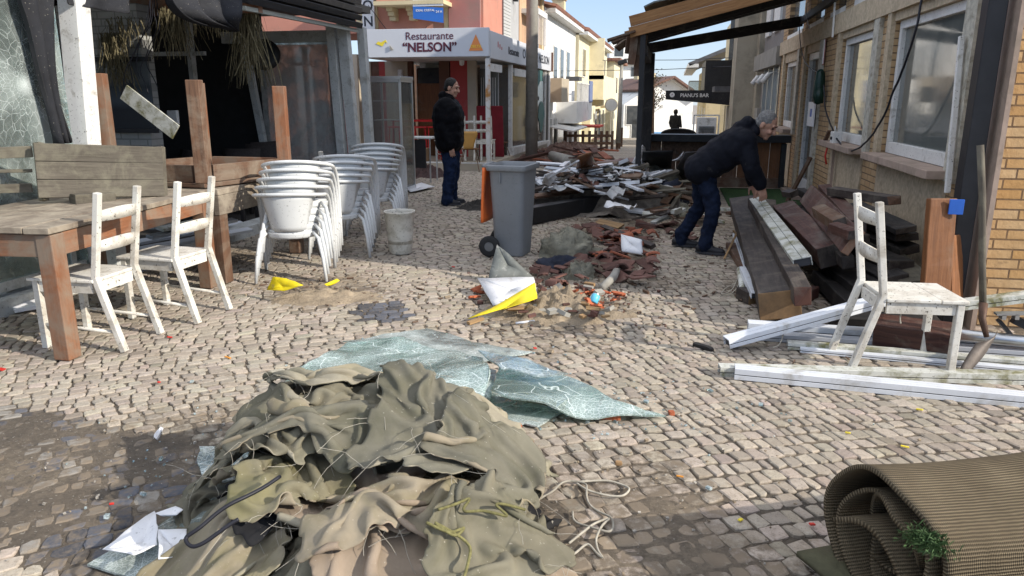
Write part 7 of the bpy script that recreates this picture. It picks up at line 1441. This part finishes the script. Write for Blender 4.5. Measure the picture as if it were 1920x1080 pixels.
# ---------------------------------------------------------------- buildings along the far right
for o_ in [c for c in bpy.data.objects if c.name in ('gabled_house', 'apartment_block')]:
    o_.rotation_euler = (0, 0, R(25))
def right_far():
    X = 2.15
    a = thing('grey_building', 'grey rendered building with aluminium windows and three white spotlights beyond the brick front', 'building', (X, 18, 0)); MB().box((X + 2, 18.1, 2.6), (4, 4.2, 6.4)).build('wall', plain('grey_brown_render', (.20, .185, .175)), a); MB().box((X - .08, 18.0, 2.3), (.3, 4.2, .35)).build('concrete_band', M_conc, a)
    MB().box((X - .02, 17.6, 1.25), (.06, 2.6, 1.7)).build('window', P_grey, a); m = MB()
    for y in (16.3, 17.2, 18.1, 18.95): m.box((X - .07, y, 1.25), (.06, .07, 1.75))
    m.build('window_frame', M_chrome, a); win(a, X - .02, 17.8, 3.6, .9, 1.3, P_dark); win(a, X - .02, 19.4, 3.6, .7, 1.3, P_dark)
    for k, y in enumerate((16.6, 17.6, 18.7)):
        p = Vector((X - .25, y, 1.98)); MB().tube([p, p + Vector((-.12, -.02, -.18))], [.045, .06], 10).build('spotlight', M_frame, a, smooth=True); MB().tube([p, p + Vector((.22, 0, .06))], .012, 5).build('spotlight_arm', M_frame, a)
    MB().box((X - .06, 20.0, .9), (.1, .6, .7)).build('meter_box', M_conc, a)
    b = thing('beige_pillar_house', 'tall beige concrete fronted house with stained pillar', 'house', (X, 22, gz(22))); MB().box((X + 2, 23.3, 2.2), (4.2, 5.8, 5.4)).build('wall', plain('stained_beige_render', (.40, .355, .27), dirt=(.2, .18, .14), lo=.45, hi=.7), b); MB().box((X - .30, 21.6, 2.25), (.6, 1.3, 5.4)).build('pillar', plain('stained_pillar', (.36, .32, .245), dirt=(.17, .155, .12), lo=.45, hi=.7), b); MB().box((X - .18, 24.6, .3), (.4, .8, 2.4)).build('white_doorway', M_frame, b); MB().box((X - .5, 24.5, 1.75), (.9, 1.4, .16)).build('door_canopy', K_asph, b)
    for y in (23.2, 25.2): win(b, X - .12, y, 3.6, .6, 1.6, P_dark)
    c = thing('bar_building', 'narrow house with a black balcony above the dark bar awning', 'building', (X, 30, gz(30))); MB().box((X + 2, 30.0, 1.7), (4.2, 7.4, 5.2)).build('wall', K_cream, c); MB().box((X - .55, 29.4, 2.2), (1.1, 3.4, 1.1)).build('balcony', M_black, c)
    for k in range(7): MB().box((X - .12, 27.2 + .55 * k, 3.5), (.1, .22, 1.6)).build('dark_slat', M_black, c)
    aw = Vector((X, 29.5, 1.45)); y0, y1 = 27.6, 30.4; m = MB(); a0 = WY(1249, 178, 29); zt = 1.75; m.add([(a0.x, y0, a0.z + .14), (X, y0, zt), (X, y1, zt), (a0.x, y1, a0.z + .14), (a0.x, y0, a0.z - .16), (X, y0, zt - .52), (X, y1, zt - .52), (a0.x, y1, a0.z - .16)], [(0, 1, 2, 3), (0, 4, 5, 1), (0, 3, 7, 4), (3, 2, 6, 7)]); m.build('bar_awning', M_fab, c, solid=.02)
    text('awning_lettering', 'PIANU\u2019S BAR', M_paperw, .17, FRONT(a0.x + .98, y0 - .018, a0.z - .075), c, .003, bold=.003); MB().tube([(a0.x + .22, y0 - .012, a0.z), (a0.x + .22, y0 - .02, a0.z)], .085, 16).build('awning_emblem', M_paperw, c); text('awning_emblem_lettering', 'P', M_text, .09, FRONT(a0.x + .22, y0 - .024, a0.z - .03), c, .002)
    MB().box((X - .1, 28.6, .1), (.3, .5, 2.2)).build('white_door', M_frame, c); MB().box((X - .05, 33, .2), (.15, 3, 2)).build('shop_front', P_grey, c)
    d = thing('cream_corner_house', 'cream house with slate roof and white eave far down on the right', 'house', (X, 42, gz(42))); MB().box((X + 1.9, 44, .6), (5, 13, 4.6)).build('wall', K_cream, d); MB().bar((X - 1.5, 44, 3.0), (X + 2.2, 44, 4.5), 13.6, .16).build('roof', K_asph, d); MB().box((X - 1.3, 44, 2.95), (.5, 13.6, .16)).build('eave', M_frame, d)
    for y in (39, 42, 46): win(d, X - .58, y, .0, .8, 1.9, P_dark)
    MB().box((X - 1.0, 40, 1.9), (.8, 3, .8)).build('glass_balcony', P_dusty, d)
    t = thing('air_conditioner', 'white air conditioning unit and rack behind the bar counter', 'air conditioner', (1.1, 17.5, 0)); c_ = WY(1325, 237, 17.5); MB().box(c_ + Vector((0, .2, 0)), (.42, .3, .38)).build('casing', M_frame, t, bevel=.01); m = MB()
    for k in range(5): m.box(c_ + Vector((0, .04, -.13 + .03 * k)), (.34, .02, .012))
    m.build('grille', M_black, t); m = MB()
    for dx in (-.28, .26): m.bar(c_ + Vector((dx, .1, -1.05)), c_ + Vector((dx, .1, .24)), .03, .03)
    m.bar(c_ + Vector((-.28, .1, .24)), c_ + Vector((.26, .1, .24)), .03, .03); m.build('rack', M_frame, t)
    u = thing('basket_chair', 'dark basket chair back peeping over the bar counter', 'chair', WY(1272, 250, 15)); c_ = WY(1272, 251, 15); MB().tube([c_ + Vector((.32 * math.cos(q), .0, .09 * math.sin(q))) for q in [PI * k / 10 for k in range(11)]], .02, 6).build('rim', M_black, u); MB().sheet([[c_ + Vector((.30 * math.cos(PI * j / 10), .02, (.085 * math.sin(PI * j / 10)) * (1 - i) - .5 * i)) for j in range(11)] for i in (0, .5, 1)]).build('basket', bpy.data.materials['dark_wicker'], u, solid=.015)
    tr = thing('bare_tree', 'bare thin tree against the sky behind the black post', 'tree', (WY(1225, 240, 50).x, 50, gz(50))); b0 = Vector((WY(1225, 240, 50).x, 50, gz(50))); tp = WY(1226, 150, 50); MB().tube([b0, b0.lerp(tp, .5), tp], [.10, .07, .03], 6).build('trunk', W_brown, tr); m = MB(); r = random.Random(4); lf = MB()
    for k in range(40):
        p = b0.lerp(tp, r.uniform(.45, 1)); q = p + Vector((r.uniform(-.7, .7), r.uniform(-.6, .6), r.uniform(.1, .9))); m.tube([p, p.lerp(q, .5) + Vector((0, 0, .08)), q], [.02, .013, .006], 4)
        for j in range(6): v = p.lerp(q, r.uniform(.5, 1.1)) + Vector((r.gauss(0, .08), r.gauss(0, .08), r.gauss(0, .08))); s_ = .06; lf.add([v, v + Vector((s_, 0, s_ * .4)), v + Vector((s_ * .8, 0, s_ * 1.3)), v + Vector((-.01, 0, s_))], [(0, 1, 2, 3)])
    m.build('branches', W_brown, tr); lf.build('leaves', surf('dull_leaf', (.07, .065, .03), .8), tr)['kind'] = 'stuff'
right_far()
# ---------------------------------------------------------------- people
class Flesh(MB):
    def cap(s, p0, p1, r0, r1, n=12, flat=None):                 # tapered capsule, optionally flattened along a direction
        p0, p1 = Vector(p0), Vector(p1); d = p1 - p0; L = d.length; d.normalize(); a = Vector((0, 0, 1)) if abs(d.z) < .9 else Vector((1, 0, 0)); x = d.cross(a).normalized(); y = d.cross(x); rings = []
        for k in range(5): t = PI / 2 * k / 4; rings.append((p0 - d * (r0 * math.cos(t)), r0 * math.sin(t)))
        for k in range(5): t = PI / 2 * k / 4; rings.append((p1 + d * (r1 * math.sin(t)), r1 * math.cos(t)))
        vs = []; fs = []
        for c, r in rings:
            for j in range(n):
                t = 2 * PI * j / n; v = (x * math.cos(t) + y * math.sin(t)) * max(r, 1e-4)
                if flat is not None: f = Vector(flat[0]).normalized(); v -= f * (v.dot(f) * (1 - flat[1]))
                vs.append(c + v)
        for i in range(len(rings) - 1):
            for j in range(n): j2 = (j + 1) % n; fs.append((i * n + j, i * n + j2, (i + 1) * n + j2, (i + 1) * n + j))
        fs.append(tuple(range(n))[::-1]); fs.append(tuple((len(rings) - 1) * n + j for j in range(n))); return s.add(vs, fs)
    def egg(s, c, r, rot=None, n=14, m=9):
        c = Vector(c); vs = []; fs = []; rot = rot or Matrix.Identity(3)
        for i in range(m + 1):
            t = PI * (i / m) * .998 + .003
            for j in range(n): a = 2 * PI * j / n; vs.append(c + rot @ Vector((r[0] * math.sin(t) * math.cos(a), r[1] * math.sin(t) * math.sin(a), r[2] * math.cos(t))))
        for i in range(m):
            for j in range(n): j2 = (j + 1) % n; fs.append((i * n + j, (i + 1) * n + j, (i + 1) * n + j2, i * n + j2))
        fs.append(tuple(range(n))); fs.append(tuple(m * n + j for j in range(n))[::-1]); return s.add(vs, fs)
    def grow(s, name, mat, parent, vox=.009, smooth=6, disp=0.0, dsc=.12, fac=.5):
        o = s.build(name, mat, parent, smooth=True); r = o.modifiers.new('skin', 'REMESH'); r.mode = 'VOXEL'; r.voxel_size = vox; r.use_smooth_shade = True
        q = o.modifiers.new('relax', 'SMOOTH'); q.factor = fac; q.iterations = smooth
        if disp: tx = bpy.data.textures.new(name + '_folds', 'CLOUDS'); tx.noise_scale = dsc; tx.noise_depth = 2; dm = o.modifiers.new('folds', 'DISPLACE'); dm.texture = tx; dm.strength = disp; dm.mid_level = .5; dm.texture_coords = 'LOCAL'
        return o
def cloth_mat(name, c, rough=.75, sheen=.0, var=.25, scale=14, bump=.25):
    return surf(name, c, rough, var, scale, bump, (.12, .11, .10), .62, .9, 8, objvar=0, spec=.10)
M_skin = surf('skin', (.42, .235, .165), .55, .10, 20, .06, (.36, .15, .11), .55, .8, 14, objvar=0)
def hand(F, w_, d, n_, side, curl=.5, k=1.0):                    # wrist, direction of the fingers, palm normal, +1 / -1 thumb side
    w_, d, n_ = Vector(w_), Vector(d).normalized(), Vector(n_).normalized(); t = d.cross(n_).normalized() * side; n_ = t.cross(d).normalized() * side
    F.cap(w_ - d * .03, w_ + d * .02, .027 * k, .027 * k); 
    for q in (-.026, -.009, .009, .026): F.cap(w_ + d * .02 + t * q * .8, w_ + d * .088 + t * q * 1.05, .016 * k, .0135 * k, 8)
    for q, L in ((-.031, .062), (-.0105, .076), (.0105, .082), (.031, .072)):
        p = w_ + d * .09 + t * q; ang = curl * .35
        for sg, r in ((.42, .0095), (.32, .0085), (.26, .0075)):
            v = d * math.cos(ang) + n_ * math.sin(ang); p2 = p + v * (L * sg) + t * q * .04; F.cap(p, p2, r * k, (r - .0008) * k, 8); p = p2; ang += curl * .55
    p = w_ + d * .025 + t * .028; v = (d * .55 + t * .62 + n_ * .45).normalized(); p2 = p + v * .038; F.cap(p, p2, .014 * k, .0115 * k, 8); v2 = (d * .85 + t * .15 + n_ * .4).normalized(); p3 = p2 + v2 * .03; F.cap(p2, p3, .011 * k, .0095 * k, 8); F.cap(p3, p3 + (v2 + n_ * .3).normalized() * .022, .0095 * k, .008 * k, 8)
def person(label, loc, rz, J, jk, tr, hairc, detail=True, hood='down', skinny=1.0, hairk=1.0):
    rt = thing('person', label, 'person', (0, 0, 0)); V_ = {k: Vector(v) for k, v in J.items() if isinstance(v, (tuple, list))}
    F = Flesh(); H_, N_, C_, P_ = V_['head'], V_['neck'], V_['chest'], V_['pelvis']; hf = V_['face'].normalized(); side = Vector((-hf.y, hf.x, 0)).normalized(); up = hf.cross(side).normalized(); up = up if up.z > -.2 else -up
    Rm = Matrix((hf, side, up)).transposed(); L = lambda x, y, z: H_ + Rm @ Vector((x, y, z))
    F.egg(L(-.012, 0, .025), (.098, .076, .098), Rm); F.egg(L(.022, 0, -.045), (.070, .058, .078), Rm); F.egg(L(.068, 0, -.098), (.026, .030, .024), Rm)          # skull, jaw, chin
    F.cap(L(.088, 0, .012), L(.114, 0, -.026), .010, .0165, 8); F.egg(L(.100, .012, -.030), (.012, .009, .009), Rm); F.egg(L(.100, -.012, -.030), (.012, .009, .009), Rm)   # nose
    F.cap(L(.079, -.036, .032), L(.084, .036, .032), .013, .013, 8); F.egg(L(.078, .036, -.03), (.022, .022, .024), Rm); F.egg(L(.078, -.036, -.03), (.022, .022, .024), Rm)
    F.cap(L(.087, -.018, -.062), L(.087, .018, -.062), .009, .009, 8); F.cap(L(.084, -.016, -.073), L(.084, .016, -.073), .009, .009, 8)
    for s_ in (-1, 1): F.egg(L(-.008, s_ * .080, -.012), (.022, .010, .034), Rm)
    F.cap(N_ - Vector((0, 0, .03)), L(-.028, 0, -.06), .060, .054); F.cap(P_, C_, .105, .12, 14); F.cap(C_ - side * .10, C_ + side * .10, .075, .075); F.cap(C_, N_, .08, .058)
    for s_ in 'LR':
        sh, el, wr, hp, kn, an = (V_[q + s_] for q in ('sh', 'el', 'wr', 'hip', 'kn', 'an')); F.cap(sh, el, .047, .038); F.cap(el, wr, .038, .027); F.cap(hp, kn, .075, .052); F.cap(kn, an, .052, .038); F.cap(an, an + V_['toe' + s_] * .07 - Vector((0, 0, .05)), .030, .018); F.cap(P_, hp, .1, .09)
        hand(F, wr + (wr - el).normalized() * .02, J['hd' + s_], J['hn' + s_], J['hs' + s_], J.get('curl', .6))
    F.grow('body', M_skin, rt, .0065 if detail else .02, 3, fac=.35)
    Hr = Flesh(); Hr.egg(L(-.022, 0, .040), (.096 * hairk, .086 * hairk, .093 * hairk), Rm); Hr.egg(L(-.05, 0, -.015), (.064, .076, .066), Rm)
    for s_ in (-1, 1): Hr.egg(L(-.018, s_ * .066, .012), (.026, .009, .038), Rm)
    Hr.grow('hair', surf('hair_' + label[:6], hairc, .7, .5, 60, .6, objvar=0), rt, .008, 3, .012, .02)
    if detail:
        for s_ in (-1, 1): MB().add(*[(lambda q: (q.v, q.f))(Flesh().egg(L(.0835, s_ * .031, .008), (.010, .013, .007), Rm, 10, 6))][0]).build('eye', M_cable, rt, smooth=True); MB().add(*[(lambda q: (q.v, q.f))(Flesh().cap(L(.093, s_ * .014, .034), L(.086, s_ * .047, .035), .005, .004, 8))][0]).build('eyebrow', M_cable, rt, smooth=True)
    B = Flesh(); pr = J.get('bulk', 1.0); sd = (V_['hipL'] - V_['hipR']).normalized(); ax = (C_ - P_).normalized()
    for f, wd, r in ((-.10, .075, .125), (.15, .075, .130), (.5, .075, .138), (.8, .085, .140), (1.0, .095, .125)): c = P_.lerp(C_, f); B.cap(c - sd * wd * pr, c + sd * wd * pr, r * pr, r * pr, 16)
    B.cap(C_ - sd * .12, C_ + sd * .12, .105 * pr, .105 * pr); B.cap(C_, N_ + (N_ - C_) * .15, .12, .078)
    for s_ in 'LR': sh, el, wr = V_['sh' + s_], V_['el' + s_], V_['wr' + s_]; B.cap(C_ + (sh - C_) * .6, sh, .09, .088 * pr); B.cap(sh, el, .083 * pr, .066 * pr); B.cap(el, wr, .066 * pr, .05 * pr)
    if hood == 'down': 
        q = N_ - hf * .07 + ax * .0; B.cap(q - sd * .08 - ax * .05, q + sd * .08 - ax * .05, .072, .072); B.cap(q + ax * .03 - sd * .065 - hf * .01, q + ax * .03 + sd * .065 - hf * .01, .06, .06); B.cap(N_ - sd * .06 + hf * .03, N_ + sd * .06 + hf * .03, .055, .055)
    elif hood == 'up': B.egg(H_ - hf * .02 + Vector((0, 0, .01)), (.135, .125, .15))
    B.grow('jacket', jk, rt, .011 if detail else .025, 5, .028, .10)
    T = Flesh()
    T.cap(P_ - sd * .07, P_ + sd * .07, .115, .115)
    for s_ in 'LR': hp, kn, an = V_['hip' + s_], V_['kn' + s_], V_['an' + s_]; T.cap(hp + Vector((0, 0, .03)), kn, .105 * skinny, .078 * skinny, 14); T.cap(kn, an + Vector((0, 0, .03)), .076 * skinny, .066 * skinny, 14); T.cap(an + Vector((0, 0, .05)), an + Vector((0, 0, -.02)), .070 * skinny, .074 * skinny)
    T.grow('trousers', tr, rt, .011 if detail else .025, 4, .045, .075)
    for s_ in 'LR':
        an, t = V_['an' + s_], V_['toe' + s_].normalized(); Sh = Flesh(); s2 = Vector((-t.y, t.x, 0)); g = Vector((an.x, an.y, max(.0, an.z - .085)))
        Sh.cap(g + t * -.055 + Vector((0, 0, .045)), g + t * .06 + Vector((0, 0, .042)), .045, .046); Sh.cap(g + t * .06 + Vector((0, 0, .036)), g + t * .165 + Vector((0, 0, .03)), .045, .031); Sh.cap(g + Vector((0, 0, .06)), an + Vector((0, 0, .01)), .047, .045)
        o = Sh.grow('shoe', M_shoe, rt, .009, 3); so = MB(); pl = []
        for k in range(16): a = 2 * PI * k / 16; pl.append(g + t * (.055 + .155 * math.cos(a)) + s2 * (.046 * math.sin(a)))
        so.add([p + Vector((0, 0, .002)) for p in pl] + [p + Vector((0, 0, .024)) for p in pl], [tuple(range(16))[::-1], tuple(range(16, 32))] + [(i, (i + 1) % 16, 16 + (i + 1) % 16, 16 + i) for i in range(16)]); so.build('sole', surf('dark_sole', (.04, .04, .045), .7), o)
    rt.location = loc; rt.rotation_euler = (0, 0, rz); return rt
M_shoe = surf('black_shoe', (.012, .012, .015), .5, .3)
M_jk1 = cloth_mat('black_padded_jacket', (.0035, .0035, .005)); M_jk2 = cloth_mat('dark_navy_jacket', (.008, .009, .014)); M_jean = cloth_mat('dark_blue_jeans', (.011, .019, .045), .85, var=.4); M_jean2 = cloth_mat('dark_indigo_jeans', (.009, .014, .03), .85, var=.4); M_coat = cloth_mat('far_dark_coat', (.02, .02, .022))
person('man in black hooded jacket and dark jeans standing in profile beside the stacked chairs', (-3.06, 10.34, .01), R(6), dict(
    head=(.045, 0, 1.625), face=(.93, -.20, -.24), neck=(.0, 0, 1.47), chest=(-.015, 0, 1.30), pelvis=(0, 0, .93),
    shL=(-.01, .19, 1.37), elL=(-.05, .235, 1.09), wrL=(.03, .24, .86), hdL=(.1, .05, -1), hnL=(.2, -1, 0), hsL=1,
    shR=(-.01, -.19, 1.37), elR=(-.045, -.235, 1.09), wrR=(.055, -.245, .865), hdR=(.12, 0, -1), hnR=(.15, 1, 0), hsR=-1,
    hipL=(0, .095, .89), knL=(.025, .10, .49), anL=(-.01, .11, .09), toeL=(1, .15, 0), hipR=(0, -.095, .89), knR=(.02, -.105, .49), anR=(-.03, -.11, .09), toeR=(1, -.1, 0), bulk=1.5), M_jk1, M_jean, (.012, .010, .009), skinny=1.22)
person('grey haired man in dark jacket and jeans bending over the timber heap', (.33, 7.58, .01), R(-6), dict(
    head=(.545, -.02, 1.245), face=(.80, -.25, -.55), neck=(.415, 0, 1.20), chest=(.315, 0, 1.075), pelvis=(.0, 0, .84),
    shL=(.36, .19, 1.10), elL=(.42, .25, .87), wrL=(.46, .12, .70), hdL=(.5, -.2, -1), hnL=(-.5, -1, 0), hsL=1,
    shR=(.37, -.19, 1.10), elR=(.44, -.235, .86), wrR=(.535, -.17, .70), hdR=(.25, .1, -1), hnR=(-.3, 1, -.2), hsR=-1,
    hipL=(-.02, .10, .81), knL=(-.02, .14, .45), anL=(-.19, .18, .09), toeL=(1, -.1, 0), hipR=(0, -.10, .81), knR=(.12, -.12, .47), anR=(.07, -.13, .09), toeR=(1, -.2, 0), bulk=1.25, curl=.8), M_jk2, M_jean2, (.17, .165, .16), hairk=.97)
p3 = WY(1266, 230, 42)
person('distant hooded person in a dark coat walking down the far street', (p3.x, 42, gz(42)), R(80), dict(
    head=(.02, 0, 1.66), face=(1, 0, -.1), neck=(0, 0, 1.5), chest=(0, 0, 1.33), pelvis=(0, 0, .92),
    shL=(0, .2, 1.4), elL=(-.05, .26, 1.12), wrL=(.08, .25, .92), hdL=(.3, 0, -1), hnL=(0, -1, 0), hsL=1, shR=(0, -.2, 1.4), elR=(-.08, -.28, 1.14), wrR=(-.06, -.33, .9), hdR=(0, 0, -1), hnR=(0, 1, 0), hsR=-1,
    hipL=(0, .1, .88), knL=(.12, .1, .5), anL=(.02, .1, .09), toeL=(1, 0, 0), hipR=(0, -.1, .88), knR=(.0, -.1, .48), anR=(-.2, -.1, .11), toeR=(1, 0, 0), bulk=1.25), M_coat, M_coat, (.02, .02, .02), False, 'up')
